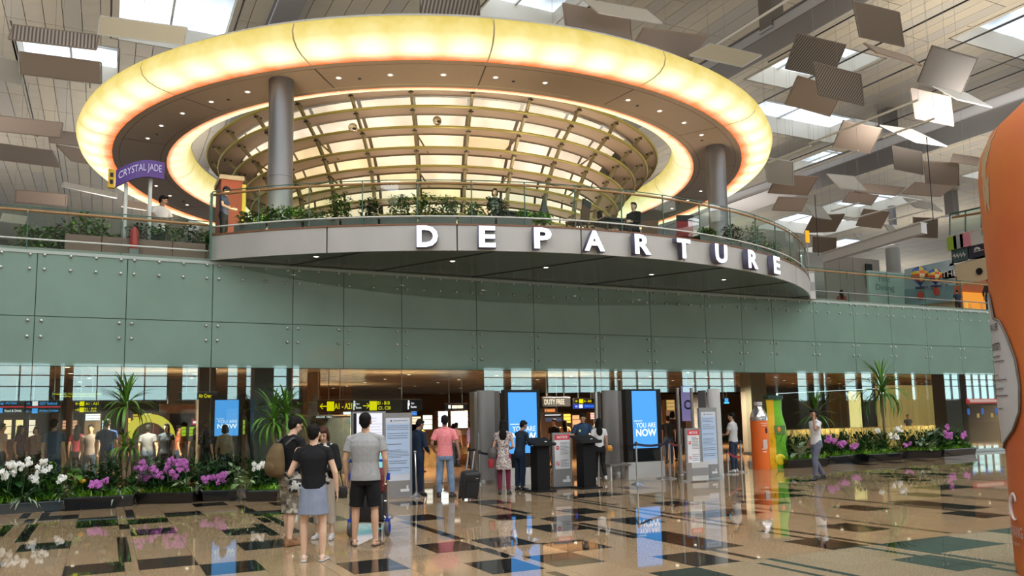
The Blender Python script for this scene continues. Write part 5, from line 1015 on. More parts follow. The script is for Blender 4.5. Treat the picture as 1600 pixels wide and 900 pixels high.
def broad(p, label, m=LG, n=14, L=.28, w=.09, z=.3, h=.35, name='broad_leaf_plant', seed=0):
    t = thing(name, label, 'plant', (p.x, p.y, z)); rr = random.Random(int(p.x*51)+seed)
    me = []
    for k in range(3): b = MB(); oval(b, (0,0,0), 0, .9-.5*k, 1, w/L, .5); me.append(b.mesh('leaf', m, True))
    st = MB()
    for i in range(n):
        a = rr.uniform(0,2*PI); hh = h*rr.uniform(.2,1); r = .10*rr.random()+.03; x, y = r*math.cos(a), r*math.sin(a); st.tube([(0,0,0),(x*.5,y*.5,hh*.6),(x,y,hh)], .006, 4)
        s = L*rr.uniform(.7,1.15); inst(me[i % 3], 'leaf', t, (x,y,hh), (0,0,a+rr.uniform(-.4,.4)), (s,s,s))
    st.build('stems', m, t); return t
def orchid(p, ztop_, label, m, sprays=5, z=.3, fl=7, spread=.28, seed=0, fs=.042):
    t = thing('orchid', label, 'flowering plant', (p.x, p.y, z)); rr = random.Random(seed); H_ = ztop_-z
    b = MB()
    for k in range(5):
        a = 2*PI*k/5; b.ell((math.cos(a)*.55, 0, math.sin(a)*.55), (.5,.12,.38) if k else (.45,.12,.5), Matrix.Rotation(-a, 4, 'Y'), 6, 4)
    b.ell((0,-.12,0),(.2,.2,.2),n=6,m=4); fm = b.mesh('flower', m, True)
    for s in range(sprays):
        a = rr.uniform(0,2*PI); r = spread*rr.uniform(.3,1); hx, hy = r*math.cos(a), r*math.sin(a)*.5; hh = H_*rr.uniform(.72,1)
        MB().tube([(0,0,0),(hx*.5,hy*.5,hh*.7),(hx*.85,hy*.85,hh),(hx*1.15,hy*1.15,hh*.96)], .006, 5).build('stem', LD, t)
        for k in range(fl):
            sc = fs*rr.uniform(.8,1.15); inst(fm, 'flower', t, (hx*(.75+.07*k)+rr.uniform(-.05,.05), hy*.8+rr.uniform(-.06,.02), hh*(.9+.03*(k%3))+rr.uniform(-.06,.05)), (rr.uniform(-.4,.4),rr.uniform(-.5,.5),math.radians(-20)+rr.uniform(-.6,.6)), (sc,sc,sc))
    f = MB()
    for k in range(9): oval(f, (0,0,.02), 2*PI*k/9+rr.uniform(-.2,.2), rr.uniform(.2,.9), .26, .045, .5)
    f.build('foliage', LD, t, smooth=True); return t
def planter(p0, p1, label, h=.22, dep=.55, m=PB, name='planter_box'):
    a, b = G(*p0), G(*p1); t = thing(name, label, 'planter', a, math.atan2(b.y-a.y, b.x-a.x)); L = (b-a).length
    q = MB(); q.add([(0,0,0),(L,0,0),(L,dep,0),(0,dep,0),(-.04,-.05,h),(L+.04,-.05,h),(L+.04,dep+.05,h),(-.04,dep+.05,h)], [(0,3,2,1),(0,1,5,4),(1,2,6,5),(2,3,7,6),(3,0,4,7)]); q.build('trough', m, t)
    MB().box(-.05,L+.05,-.06,-.03,h-.03,h).build('rim', m, t); MB().box(.02,L-.02,.02,dep-.02,h-.05,h-.03).build('soil', SOIL, t)
    return t, a, b, L
def hedge(a, b, L, h, label, m=LB, n=None, dep=.5, hh=.2, name='ground_cover'):
    d = (b-a).normalized(); nrm = Vector((-d.y, d.x, 0)); rr = random.Random(int(a.x*91)); mb = MB()
    for i in range(int(L*240)):
        p = d*rr.uniform(0,L) + nrm*rr.uniform(.0,dep*.7); strap(mb, (p.x,p.y,0), rr.uniform(0,2*PI), rr.uniform(.4,1.4), hh*rr.uniform(.6,1.3), .014, rr.uniform(.6,1.6), 3)
    o = mb.build(name, m, None, (a.x, a.y, h-.03), smooth=True); tag(o, label, 'plant', 'ground cover in the planters'); o['kind'] = 'stuff'; return o
def fern(a, b, L, h, label, hh=.5, back=.45):
    d = (b-a).normalized(); nrm = Vector((-d.y, d.x, 0)); rr = random.Random(int(a.x*71)+5); mb = MB()
    for i in range(int(L*330)):
        p = d*rr.uniform(0,L) + nrm*rr.uniform(back-.05,back+.2); z = hh*rr.random()**1.3*.8
        if i % 3: oval(mb, (p.x,p.y,z), rr.uniform(0,2*PI), rr.uniform(-.3,1.2), rr.uniform(.14,.26), .045, .5)
        else: strap(mb, (p.x,p.y,0), rr.uniform(0,2*PI), rr.uniform(.8,1.5), hh*rr.uniform(.6,1.4), .016, rr.uniform(.3,1.2), 3)
    o = mb.build('fern_mass', LD, None, (a.x, a.y, h-.03), smooth=True); tag(o, label, 'plant', 'dark ferns filling the planters'); o['kind'] = 'stuff'
# ---- planters on the left
LP = [((-60,808),(95,797),'slate grey trough planter at the lower left corner',PBG),((102,796),(206,791),'black trough planter, first right of the slate one',PB),((214,788),(300,786),'long black trough planter in front of the magenta orchids',PB),((318,784),(368,782),'short black planter with sloping sides between two gaps',PB),((386,784),(432,783),'black planter behind the backpack man',PB)]
for i, (p0, p1, lab, m_) in enumerate(LP):
    t, a, b, L = planter(p0, p1, lab, .24 if i else .2, .75, m_)
    hedge(a, b, L, .24, 'bright green low leaves filling the %s planter from the left' % ORD[i], LB)
    fern(a, b, L, .24, 'dense dark green leaves at the back of the %s left planter' % ORD[i], .8)
def W(px, Y, z=.22):
    for (p0, p1, l, m_) in LP:
        if p0[0]-8 <= px <= p1[0]+10:
            a, b = G(*p0), G(*p1); off = .08+.62*min(1, max(0, (Y-18.5)/1.4)); q = a; best = 1e9
            for k in range(61):
                c = a.lerp(b, -.1+1.2*k/60) + Vector((0, off, 0)); e = abs(proj(c)[0]-px)
                if e < best: best, q = e, c
            return Vector((q.x, q.y, z))
    p = Yp(px, 760, 19.2); return Vector((p.x, 19.2, z))
rr = random.Random(11)
for i, (px, yt, lab) in enumerate([(8,715,'lowest left, cut by the picture edge'),(34,713,'second from the left edge'),(58,715,'tallest, over the slate planter'),(54,740,'drooping in front of the slate planter'),(95,738,'small, right of the slate planter'),(12,732,'with small buds at the left edge'),(404,718,'single, behind the backpack')]):
    p = W(px, 18.65); orchid(p, ztop(p, yt), 'white orchid, %s' % lab, WOR, 3 if i != 4 else 2, fl=6, spread=.16, seed=i, fs=.05)
for i, (px, yt, lab) in enumerate([(222,718,'upper left of the big clump'),(240,722,'second in the big clump'),(262,714,'topmost in the big clump'),(280,718,'right of the big clump, twin head'),(292,714,'far right of the big clump'),(250,732,'low, under the topmost'),(268,736,'low front of the big clump'),(222,738,'low left of the big clump'),(160,748,'alone, left of the dark planter'),(148,752,'small spray beside the lone one'),(322,746,'left head in the short planter'),(335,742,'middle head in the short planter'),(346,738,'tall head in the short planter'),(350,748,'low head in the short planter')]):
    p = W(px, 18.62+.06*(i % 3)); orchid(p, ztop(p, yt), 'magenta orchid, %s' % lab, MAG, 3, fl=6, spread=.14, seed=40+i, fs=.048)
palm(196,700,606,'small palm with dark arching leaves rising from the left planters', Yd=19.45, L=.80, n=50, w=.034, droop=1.5, e1=.0)
palm(196,760,684,'pair of low striped palms on bent trunks among the left planters', Yd=19.4, L=.46, n=20, w=.03, trunks=((-.06,0,0),(.10,0,.02)), m=LG, name='striped_palm', z0=.3)
palm(441,700,630,'bushy palm with long drooping leaves on curved trunks behind the backpack man', Yd=18.8, L=.90, n=54, w=.038, trunks=((-.16,0,0),(.12,.05,.08)), bend=-.06, droop=2.0, e1=.1)
for i, (px, Y, L, n, m_, w_, lab) in enumerate([(40,19.2,.6,80,LD,.020,'dark spiky grass behind the white orchids'),(268,19.6,.66,120,LD,.022,'tall dark grass clump behind the magenta orchids'),(333,19.5,.72,130,LD,.020,'tall fountain grass clump by the small blue screen'),(165,19.7,.6,50,LG,.026,'arching green blades left of the twin palms'),(405,19.3,.42,26,LG,.022,'strap leaved clump at the foot of the backpack man'),(38,18.55,.42,22,LS_,.03,'pale spider leaved plant hanging over the slate planter'),(96,18.8,.40,18,LS_,.026,'pale strap leaves at the right end of the slate planter'),(186,18.8,.40,20,LS_,.026,'pale strap leaves over the second planter'),(306,18.7,.34,14,LS_,.02,'thin pale blades at the first gap'),(125,19.6,.4,40,LG,.016,'green grass behind the yellow flower'),(8,18.7,.38,30,LG,.02,'green blades at the left picture edge'),(230,19.7,.55,80,LD,.020,'dark blades left of the tall grass clump'),(300,19.6,.6,80,LD,.020,'dark blades between the two tall grass clumps')]):
    tuft(W(px, Y), lab, m_, L, n, w_, (1.5, .7 if n > 50 else .1), 1.5, z=.22)
for i, (px, Y, n, m_, h, lab) in enumerate([(76,19.1,16,LG,.5,'large leaved green plant right of the white orchids'),(95,19.5,18,LG,.62,'pale broad leaved plant behind the small white orchid'),(118,19.2,16,LG,.45,'broad leaved plant beside the yellow flower'),(206,19.2,18,LD,.38,'dark leafed plant below the twin palms'),(288,18.7,14,LV_,.25,'cream and green leaved plant at the end of the long planter'),(372,19.1,22,LV_,.50,'variegated leafy plant in the last planter'),(385,18.6,14,LV_,.30,'low variegated plant in the last planter'),(392,19.4,20,LD,.62,'dark leafy plant behind the single white orchid'),(355,19.5,18,LD,.45,'dark broad leaves right of the fountain grass'),(140,19.4,16,LD,.4,'dark leaves behind the lone magenta orchid'),(240,19.3,20,LD,.34,'dark leaves at the base of the magenta clump'),(20,19.3,20,LD,.5,'dark leaves under the white orchids')]):
    broad(W(px, Y), lab, m_, n, .26, .075, .22, h, seed=i)
p = W(127, 18.9); t = thing('yellow_flower', 'small orange yellow bloom above the second planter', 'flower', (p.x,p.y,.22)); MB().tube([(0,0,0),(0,0,.3)], .006, 5).build('stem', LD, t); MB().ell((0,0,.32), (.07,.06,.05)).build('bloom', mat('bloom_orange', (.7,.38,.02), .5), t, smooth=True)
p = W(298, 18.8); t = thing('red_bromeliad', 'small orange red bromeliad at the right end of the long planter', 'plant', (p.x,p.y,.22)); rosette(t, 'leaf', mat('brom_red', (.5,.08,.02), .5), 14, .16, .018, .12, 1.2, .2, .9, 3, False); MB().tube([(0,0,0),(0,0,.13)], .02, 6).build('stem', LD, t)
# ---- planters on the right
RP = [((1232,732),(1292,729),'black planter behind the walking man'),((1296,726),(1352,721),'black planter under the pair of magenta orchids'),((1358,722),(1408,719),'round fronted black planter under the white orchid'),((1414,716),(1470,715),'black planter under the variegated leaves'),((1475,714),(1524,710),'last black planter before the orange sculpture')]
for i, (p0, p1, lab) in enumerate(RP):
    t, a, b, L = planter(p0, p1, lab, .26, .75)
    hedge(a, b, L, .26, 'bright green low leaves filling the %s planter right of the bottles' % ORD[i], LB, hh=.2)
    fern(a, b, L, .26, 'dense dark green leaves at the back of the %s right planter' % ORD[i], .85)
def WR(px, dy=.35): 
    for (p0, p1, l) in RP:
        if p0[0]-4 <= px <= p1[0]+6:
            a, b = G(*p0), G(*p1); s = (px-p0[0])/(p1[0]-p0[0]); c = a.lerp(b, s); d = ray(px, 720); d.z = 0; return Vector((c.x, c.y, .24)) + d.normalized()*dy*1.6
    return G(px, 722)
for i, (px, yt, lab, m_, sp) in enumerate([(1300,680,'big drooping one right behind the walking man',MAG,6),(1316,690,'beside the big drooping one',MAG,4),(1338,694,'smaller, left of the white orchid',MAG,3),(1422,692,'tiny, right of the white orchid',MAG,2),(1478,664,'topmost at the far right',MAG,2),(1487,676,'big round head at the far right',MAG,5),(1507,674,'last one at the far right',MAG,4)]):
    p = WR(px,.1); orchid(p, ztop(p, yt), 'magenta orchid, %s' % lab, m_, sp, fl=8, spread=.22, seed=80+i, fs=.055)
for i, (px, yt, lab) in enumerate([(1403,664,'arching above the right planters'),(1375,669,'small head left of the arching one'),(1398,678,'lower head below the arching one')]):
    p = WR(px,.1); orchid(p, ztop(p, yt), 'white orchid, %s' % lab, WOR, 4 if i != 1 else 1, fl=7, spread=.24, seed=100+i, fs=.055)
palm(1384,700,584,'tall slim palm with drooping leaf crown above the right planters', Yd=WR(1384).y+.3, L=1.35, n=84, w=.04, droop=1.9, z0=.26, e1=.0)
palm(1278,700,626,'low spiky palm behind the walking man', Yd=WR(1280).y+.8, L=.95, n=44, w=.036, droop=1.2, z0=.26, e1=0)
for i, (px, dy, L, n, m_, w_, lab) in enumerate([(1447,.6,.85,90,LD,.016,'dark spiky fan grass between the white and magenta orchids'),(1385,.4,.6,50,LG,.02,'green blades round the foot of the slim palm'),(1330,.7,.55,60,LD,.014,'dark grass behind the small magenta orchid'),(1310,.7,.55,60,LD,.014,'dark grass behind the big magenta orchid'),(1345,.2,.45,26,LG,.024,'green strap leaves right of the small magenta orchid'),(1515,.1,.4,30,LG,.02,'green blades at the last planter end'),(1400,.1,.4,26,LG,.022,'bright blades in the round fronted planter'),(1235,.7,.7,60,LD,.016,'dark grass beside the green bottle'),(1260,.8,.6,60,LD,.014,'dark grass left of the walking man')]):
    tuft(WR(px, dy), lab, m_, L, n, w_, (1.5,.5), 1.5, z=.24)
for i, (px, dy, n, m_, h, L, lab) in enumerate([(1250,.0,16,LS_,.45,.42,'large silver veined leaves left of the walking man'),(1242,.3,14,LD,.5,.35,'dark big leaves beside the green bottle'),(1365,.3,22,LV_,.45,.26,'variegated leafy plant left of the slim palm'),(1440,.2,24,LS_,.50,.26,'silvery leaved plant in the fourth right planter'),(1462,.4,22,LS_,.68,.28,'tall pale leaved plant beside the magenta orchids'),(1425,.4,20,LD,.55,.26,'dark leafed plant right of the white orchid'),(1365,.6,20,LD,.6,.3,'dark leaves behind the white orchid'),(1482,.1,16,LG,.35,.24,'green leaves in the last planter'),(1500,.3,16,LG,.35,.24,'green leaves at the far right planter end'),(1455,.0,16,LV_,.3,.22,'low variegated leaves in the fourth right planter')]):
    broad(WR(px, dy), lab, m_, n, L, L*.3, .24, h, seed=30+i)
# ---- terrace plants
def bush(p, z, rx, rz, label, m, n=220, leaf=.075, stems=5, seed=0, ry=None):
    t = thing('leafy_shrub', label, 'plant', (p.x, p.y, z)); rr = random.Random(seed); b = MB(); ry = ry or rx*.5
    for i in range(n):
        a = rr.uniform(0,2*PI); u = rr.random()**.45; q = Vector((math.cos(a)*rx*u*rr.uniform(.6,1), math.sin(a)*ry*u, rz*(.45+.55*rr.uniform(-1,1)*(1-u*.4))))
        oval(b, q, rr.uniform(0,2*PI), rr.uniform(-.5,.9), leaf*rr.uniform(.8,1.4), leaf*.28, .5)
    b.build('foliage', m, t, smooth=True); s = MB()
    for k in range(stems): a = rr.uniform(-.8,.8); s.tube([(a*rx*.3,0,0),(a*rx*.6,0,rz*.5),(a*rx,rr.uniform(-.2,.2)*rx,rz*.9)], .008, 4)
    s.build('stems', TR, t); return t
def TB(px, r=.55): 
    a = min((A0+(A1-A0)*i/1500 for i in range(1501)), key=lambda q: abs(proj((*bp_(q, BR-r), 6.6))[0]-px)); return bp_(a, BR-r), a
tp = thing('terrace_planter', 'long grey curved planter box along the inside of the balcony railing', 'planter', (BC.x, BC.y, 6.215))
a0_, a1_ = TB(372)[1], TB(830)[1]
for k in range(8):
    s0, s1 = a0_+(a1_-a0_)*k/8+.002, a0_+(a1_-a0_)*(k+1)/8-.002
    MB().lathe([(BR-.85,0),(BR-.85,.27),(BR-.8,.27),(BR-.8,.22),(BR-.4,.22),(BR-.4,.27),(BR-.35,.27),(BR-.35,0)], 8, (0,0,0), s0, s1).build('planter_panel', mat('planter_grey', (.14,.135,.13), .6), tp)
t2 = thing('terrace_planter', 'grey curved planter at the right end of the balcony', 'planter', (BC.x, BC.y, 6.215)); s0, s1 = TB(1085)[1], TB(1245)[1]
MB().lathe([(BR-.85,0),(BR-.85,.27),(BR-.35,.27),(BR-.35,0)], 16, (0,0,0), s0, s1).build('planter_panel', mat('planter_grey'), t2)
for i, (px, rx, rz, m_, lab) in enumerate([(392,.30,.42,LG,'bright leafy shrub at the left end of the terrace planter'),(425,.26,.52,LG,'bright green shrub in front of the left column'),(455,.30,.50,LB,'yellow green shrub right of the left column'),(490,.34,.40,LV_,'pale speckled shrub in the terrace planter'),(530,.30,.72,LG,'tallest green shrub left of the letter D'),(578,.26,.58,LD,'dark green shrub at the left of the letter D'),(626,.28,.66,LV_,'pale tall shrub above the letter D'),(668,.40,.68,LG,'wide leafy shrub above the letter D'),(702,.25,.62,LV_,'pale shrub right of the letter D'),(740,.26,.45,LV_,'low pale shrub above the letter E'),(775,.3,.62,LD,'dark leafy shrub in front of the standing person'),(820,.2,.32,LB,'small bright shrub above the letter P'),(848,.2,.28,LB,'small bright shrub beside the dark parasol'),
   (1105,.28,.35,LG,'bright shrub left in the right terrace planter'),(1145,.32,.62,LD,'dark tall shrub in the right terrace planter'),(1180,.36,.80,LS_,'silvery tall shrub in the right terrace planter'),(1205,.3,.55,LV_,'pale shrub near the right end of the balcony'),(1232,.28,.45,LG,'green shrub at the right end of the balcony')]):
    q, a = TB(px); bush(q, 6.42, rx*1.25, rz*1.12, lab, m_, 260, .11, 5, 300+i)
for i, (px, yy, rx, rz, m_, lab) in enumerate([(60,362,.55,.75,LG,'leafy shrub cluster, leftmost behind the left railing'),(95,352,.5,.9,LD,'dark leafy shrub, second behind the left railing'),(135,345,.5,1.15,LG,'tallest bright shrub behind the left railing'),(165,352,.45,.8,LG,'green shrub right of the tallest one behind the left railing'),(195,350,.25,.6,LD,'dark small shrub left of the red fire extinguisher'),(100,380,1.0,.35,LD,'low dark hedge behind the left railing')]):
    p = Yp(px, yy, 21.6 + .5*(i % 2)); bush(p, 5.68, rx*1.1, rz, lab, m_, 420, .13, 6, 400+i)
# ================================================================== ENTRANCE FURNITURE
SCR = glow('screen_blue', (.10,.42,1), 1.15); SCRW = glow('screen_letters', (.9,.97,1), 1.4); PYL = mat('pylon_grey', (.30,.29,.285), .4, .15); PYD = mat('pylon_dark', (.15,.14,.135), .4)
def upright(px, yb, yt, w_px, nm, label, cat, z=0, rot=0):
    p = G(px, yb); h = ztop(p, yt); k = pxm(p); t = thing(nm, label, cat, (p.x, p.y, 0), rot); return t, w_px/k/max(.6, abs(math.cos(YAW+rot))), h
def totem(px, yb, yt, wpx, label, z0y, z1y, x0f=.12, x1f=.92):
    t, w_, h = upright(px, yb, yt, wpx, 'screen_totem', label, 'screen'); p = t.location
    zs0, zs1 = ztop(p, z0y), ztop(p, z1y)                                     # lit area
    MB().box(-w_/2-.03, w_/2+.03, -.02, .26, 0, .42).build('base', LGREY, t); MB().box(-w_/2, w_/2, 0, .2, .42, h).build('cabinet', BLACK, t)
    a, b = -w_/2+w_*x0f, -w_/2+w_*x1f; MB().box(a, b, -.012, 0, zs0, zs1).build('screen', SCR, t); W_ = b-a; H_ = zs1-zs0
    text('YOU ARE', 'lettering', SCRW, t, (a+W_*.53, -.02, zs0+H_*.40), width=W_*.82, height=H_*.085, bold=-.005); text('NOW', 'lettering', SCRW, t, (a+W_*.53, -.02, zs0+H_*.27), width=W_*.84, height=H_*.13, bold=.02)
    MB().box(a+W_*.05, a+W_*.38, -.02, -.012, zs0+H_*.47, zs0+H_*.482).build('letter_line', SCRW, t); MB().box(-w_/2+.02, w_/2-.02, -.01, 0, .45, zs0-.04).build('lower_glass', mat('smoked_glass', (.01,.012,.014), .05), t); return t
totem(819,757,609,56,'tall blue screen reading YOU ARE NOW, the left one at the entrance',708,613,.1,.9)
totem(1010,746,608,60,'tall blue screen reading YOU ARE NOW, the right one at the entrance',700,611,.17,.86)
a = Yp(354,690,22.6); t = totem(int(proj((a.x,22.6,0))[0]), proj((a.x,22.6,0))[1], 618, 42, 'small blue screen reading YOU ARE NOW behind the glass at left', 681, 625, .12, .88)
for px, yb, yt, wf, ws, lab, m_ in [(761,754,610,27,13,'grey rounded entrance pylon right of the pink shirt man',PYL),(957,742,610,26,12,'grey rounded entrance pylon left of the right blue screen',PYL),(1121,744,608,20,8,'pale grey entrance pylon beside the tall notice board',LGREY)]:
    t, w_, h = upright(px, yb, yt, wf, 'entrance_pylon', lab, 'pylon')
    MB().stack([(0,0,z,w_/2,.14) for z in (0,h*.5,h)], 28).build('shell', m_, t, smooth='auto'); (MB().box(w_*.35, w_*.35+ws/60, -.05, .5, 0, h-.02).build('side_panel', PYD, t) if px < 1100 else None); MB().stack([(0,0,-.0,w_/2+.01,.15),(0,0,.08,w_/2+.01,.15)], 28).build('plinth', STEEL, t); MB().box(-w_/2-.06,-w_/2-.02,.05,.35,0,h-.03).build('rear_panel', PYD, t)
# glass doors and door frames around the entrance
for i, (px, yb, yt, lab) in enumerate([(745,756,612,'thin steel door post left of the first grey pylon'),(1064,742,606,'thin steel door post right of the right blue screen'),(935,747,612,'thin dark door post left of the second grey pylon'),(1086,743,606,'thin steel door post left of the pale pylon')]):
    t, w_, h = upright(px, yb, yt, 4, 'door_post', lab, 'post'); MB().box(-.03,.03,-.03,.03,0,h).build('post_body', STEEL if i % 2 == 0 else PYL, t); MB().box(-.06,.06,-.06,.06,0,.02).build('foot_plate', STEEL, t); MB().tube([(.05,-.05,.8),(.05,-.05,1.3)], .012, 6).tube([(.03,0,.85),(.05,-.05,.85)], .008, 4).tube([(.03,0,1.25),(.05,-.05,1.25)], .008, 4).build('pull_handle', STEEL, t)
# black lecterns
for px, yb, yt, wpx, lab in [(845,768,684,30,'black lectern in front of the left blue screen'),(917,763,680,30,'black lectern in front of the guard facing us')]:
    t, w_, h = upright(px, yb, yt, wpx, 'lectern', lab, 'lectern'); w_ *= .66
    MB().box(-w_/2-.10,w_/2+.10,-.28,.28,0,.035).build('base_plate', BLACK, t); MB().slab([(-w_/2,-.16,.035),(w_/2,-.16,.035),(w_/2,.16,.035),(-w_/2,.16,.035)], (0,0,h-.22)).build('column', mat('lectern_body', (.007,.007,.009), .6, spec=.2), t)
    MB().add([(-w_/2-.12,-.24,h-.18),(w_/2+.12,-.24,h-.18),(w_/2+.12,.24,h-.04),(-w_/2-.12,.24,h-.04),(-w_/2-.12,-.24,h-.14),(w_/2+.12,-.24,h-.14),(w_/2+.12,.24,h),(-w_/2-.12,.24,h)], [(0,3,2,1),(4,5,6,7),(0,1,5,4),(1,2,6,5),(2,3,7,6),(3,0,4,7)]).build('reading_top', BLACK, t); MB().box(-w_/2-.12,w_/2+.12,-.27,-.24,h-.17,h-.11).build('lip', BLACK, t); MB().ell((.1,-.1,h-.09), (.03,.04,.015)).build('white_device', WHITE, t)
PAPER = mat('notice_paper', (.70,.70,.73), .5); RED_ = mat('notice_red', (.62,.03,.06), .5); INKG = mat('print_grey', (.14,.15,.19), .6); POST = mat('poster_blue', (.36,.46,.62), .45, em=(.5,.68,1), es=.12)
def lines(t, x0, x1, z0, z1, n, y, m=INKG, seed=0, th=.35, name='printed_lines'):
    rr = random.Random(seed); b = MB(); s = (z1-z0)/n
    for i in range(n):
        z = z1-s*(i+.5); e = x1-(x1-x0)*rr.choice([0,0,.05,.12,.35]); x = x0
        while x < e-.01: w1 = rr.uniform(.02,.07); b.box(x, min(e,x+w1), y-.002, y, z-s*th/2, z+s*th/2); x += w1+.008
    b.build(name, m, t, kind='stuff')
def notice(px, yb, yt, wpx, label, box=False):
    t, w_, h = upright(px, yb, yt, wpx, 'notice_stand', label, 'sign'); zl = h*.34
    MB().box(-w_/2,w_/2,0,.05,.03,h).build('panel', mat('stand_grey', (.24,.24,.25), .4), t); MB().box(-w_/2-.03,w_/2+.03,-.16,.2,0,.03).build('foot', DARK if not box else LGREY, t)
    a, b = -w_/2+.05, w_/2-.05; MB().box(a,b,-.008,0,zl,h-.05).build('poster', PAPER, t); hh = (h-.05-zl); MB().box(a,b,-.012,-.008,h-.05-hh*.15,h-.05).build('header', RED_, t)
    text('NOTICE', 'lettering', WHITE, t, (0,-.016,h-.05-hh*.075), width=(b-a)*.7, height=hh*.075, bold=.02)
    lines(t, a+(b-a)*.36, b-.02, zl+hh*.42, zl+hh*.8, 9, -.009, seed=px); lines(t, a+(b-a)*.36, b-.02, zl+hh*.06, zl+hh*.28, 4, -.009, seed=px+1)
    r = (b-a)*.12
    for z in (zl+hh*.62, zl+hh*.16):
        q = MB(); q.lathe([(0 if z > zl+hh*.4 else r*.75,0),(r,0)], 20); o = q.build('prohibition_symbol', RED_, t, (a+(b-a)*.18,-.011,z)); o.rotation_euler = (PI/2,0,0)
        MB().box(-r*.7,r*.7,-.014,-.012,-r*.16,r*.16, Matrix.Translation((a+(b-a)*.18,0,z)) @ Matrix.Rotation(0 if z > zl+hh*.4 else .8, 4, 'Y')).build('symbol_bar', WHITE if z > zl+hh*.4 else RED_, t)
    MB().box(a+(b-a)*.5,b,-.004,0,.13,.19).box(a+(b-a)*.75,b-.03,-.004,0,.19,.27).build('maker_mark', PAPER, t)
    if box: MB().box(-w_/2-.02,w_/2+.02,-.22,-.01,.03,h*.36).build('box_front', LGREY, t); MB().box(-w_/2-.025,w_/2+.025,-.225,-.22,h*.12,h*.26).build('dark_band', mat('stand_grey'), t)
    return t
notice(880,762,676,30,'first grey notice stand with red NOTICE header, between the lecterns')
notice(1086,752,669,26,'second notice stand with red NOTICE header, beside the pale pylon',True)
def board(px, yb, yt, wpx, label, seed=0, rot=0):
    t, w_, h = upright(px, yb, yt, wpx, 'notice_board', label, 'notice board', rot=rot); MB().box(-w_/2,w_/2,0,.08,.03,h).build('frame', mat('board_frame', (.27,.265,.27), .35, .2), t); MB().box(-w_/2-.02,w_/2+.05,-.12,.2,0,.03).build('foot', STEEL, t)
    a, b = -w_/2+.05, w_/2-.05; z0, z1 = h*.20, h*.94; MB().box(a,b,-.006,0,z0,z1).build('sheet', mat('sheet_pale', (.58,.62,.72), .45), t); hh = z1-z0; MB().box(a,b,-.008,-.006,z0+hh*.10,z1-hh*.09).build('blue_field', POST, t)
    MB().lathe([(0,0),(w_*.035,0)], 12).build('crest', INKG, t, (a+(b-a)*.22,-.009,z1-hh*.045)).rotation_euler = (PI/2,0,0)
    lines(t, a+(b-a)*.32, b-.06, z1-hh*.06, z1-hh*.03, 1, -.009, seed=seed); k = 0
    for u0, u1, n in ((.80,.89,3),(.66,.77,3),(.56,.60,1),(.36,.50,6),(.26,.33,2),(.15,.22,2)): lines(t, a+.03, b-.03, z0+hh*u0, z0+hh*u1, n, -.010, seed=seed+k, th=.28); k += 1
    MB().box(a+(b-a)*.6,b-.02,-.004,0,h*.07,h*.10).box(a+(b-a)*.85,b-.04,-.004,0,h*.10,h*.14).build('maker_mark', PAPER, t); return t
board(622,778,645,42,'tall grey notice board with pale blue sheet beside the gathering of four',3)
board(1111,748,637,31,'tall pale blue notice board in front of the pale pylon',9)
t, w_, h = upright(577,772,643,48,'map_screen','large white lit map screen behind the man in grey','screen')
MB().box(-w_/2,w_/2,0,.14,0,h).build('cabinet', mat('cab_grey', (.3,.29,.3), .4), t); MB().box(-w_/2+.02,-w_/2+.09,-.01,0,.5,h-.04).build('dark_edge', BLACK, t); MB().box(-w_/2+.09,w_/2-.02,-.012,0,.9,h-.04).build('lit_map', glow('map_white', (.93,.93,1), 1.1), t); MB().box(-w_/2+.09,w_/2-.02,-.012,0,.55,.9).build('lit_footer', glow('map_cyan', (.35,.85,.92), .9), t)
lines(t, -.1, w_/2-.08, 1.15, h-.12, 9, -.014, mat('map_print', (.45,.4,.6), .6), 5, .15)
# stanchions and belts
ST = []
for px, yb, yt, lab in [(750,757,703,'left of the first grey pylon'),(996,757,690,'nearest one in front of the right blue screen'),(1035,748,692,'small one right of the right blue screen'),(1048,748,687,'tallest one right of the right blue screen'),(970,736,690,'behind the bench by the second pylon'),(1138,741,702,'right behind the pale pylon'),(1066,738,690,'farthest, by the brown wall'),(1159,738,688,'beside the man in dark jeans')]:
    p = G(px, yb); h = ztop(p, yt); t = thing('queue_post', 'chrome queue post, %s' % lab, 'post', (p.x,p.y,0), group='queue posts at the entrance'); ST.append((p, h))
    MB().lathe([(0,.0),(.16,.0),(.16,.015),(.10,.03),(.03,.05),(0,.05)], 20).build('base', STEEL, t, smooth='auto'); MB().lathe([(.022,.04),(.022,h-.1)], 12).build('pole', STEEL, t, smooth=True); MB().lathe([(.03,h-.1),(.034,h-.02),(.02,h),(0,h)], 12).build('head', DARK, t, smooth='auto')
def belt(a, b, m, label, z=None):
    (p, h1), (q, h2) = a, b; z1, z2 = h1-.06, h2-.06; d = Vector((q.x-p.x, q.y-p.y, z2-z1)); t = thing('queue_belt', label, 'belt', (p.x, p.y, z1)); n = Vector((-d.y, d.x, 0)).normalized()*.003; b_ = MB(); P = []
    for i in range(9): s = i/8; P.append(d*s - Vector((0,0,.16*4*s*(1-s)*.4)))
    for i in range(8): b_.slab([P[i]-Vector((0,0,.03)), P[i+1]-Vector((0,0,.03)), P[i+1]+Vector((0,0,.03)), P[i]+Vector((0,0,.03))], n)
    b_.build('strap', m, t); MB().box(-.02,.02,-.02,.02,-.035,.035).build('clip', BLACK, t, P[0]*1.0); return t
BB = mat('belt_navy', (.012,.014,.04), .6); BR_ = mat('belt_red', (.25,.01,.02), .6)
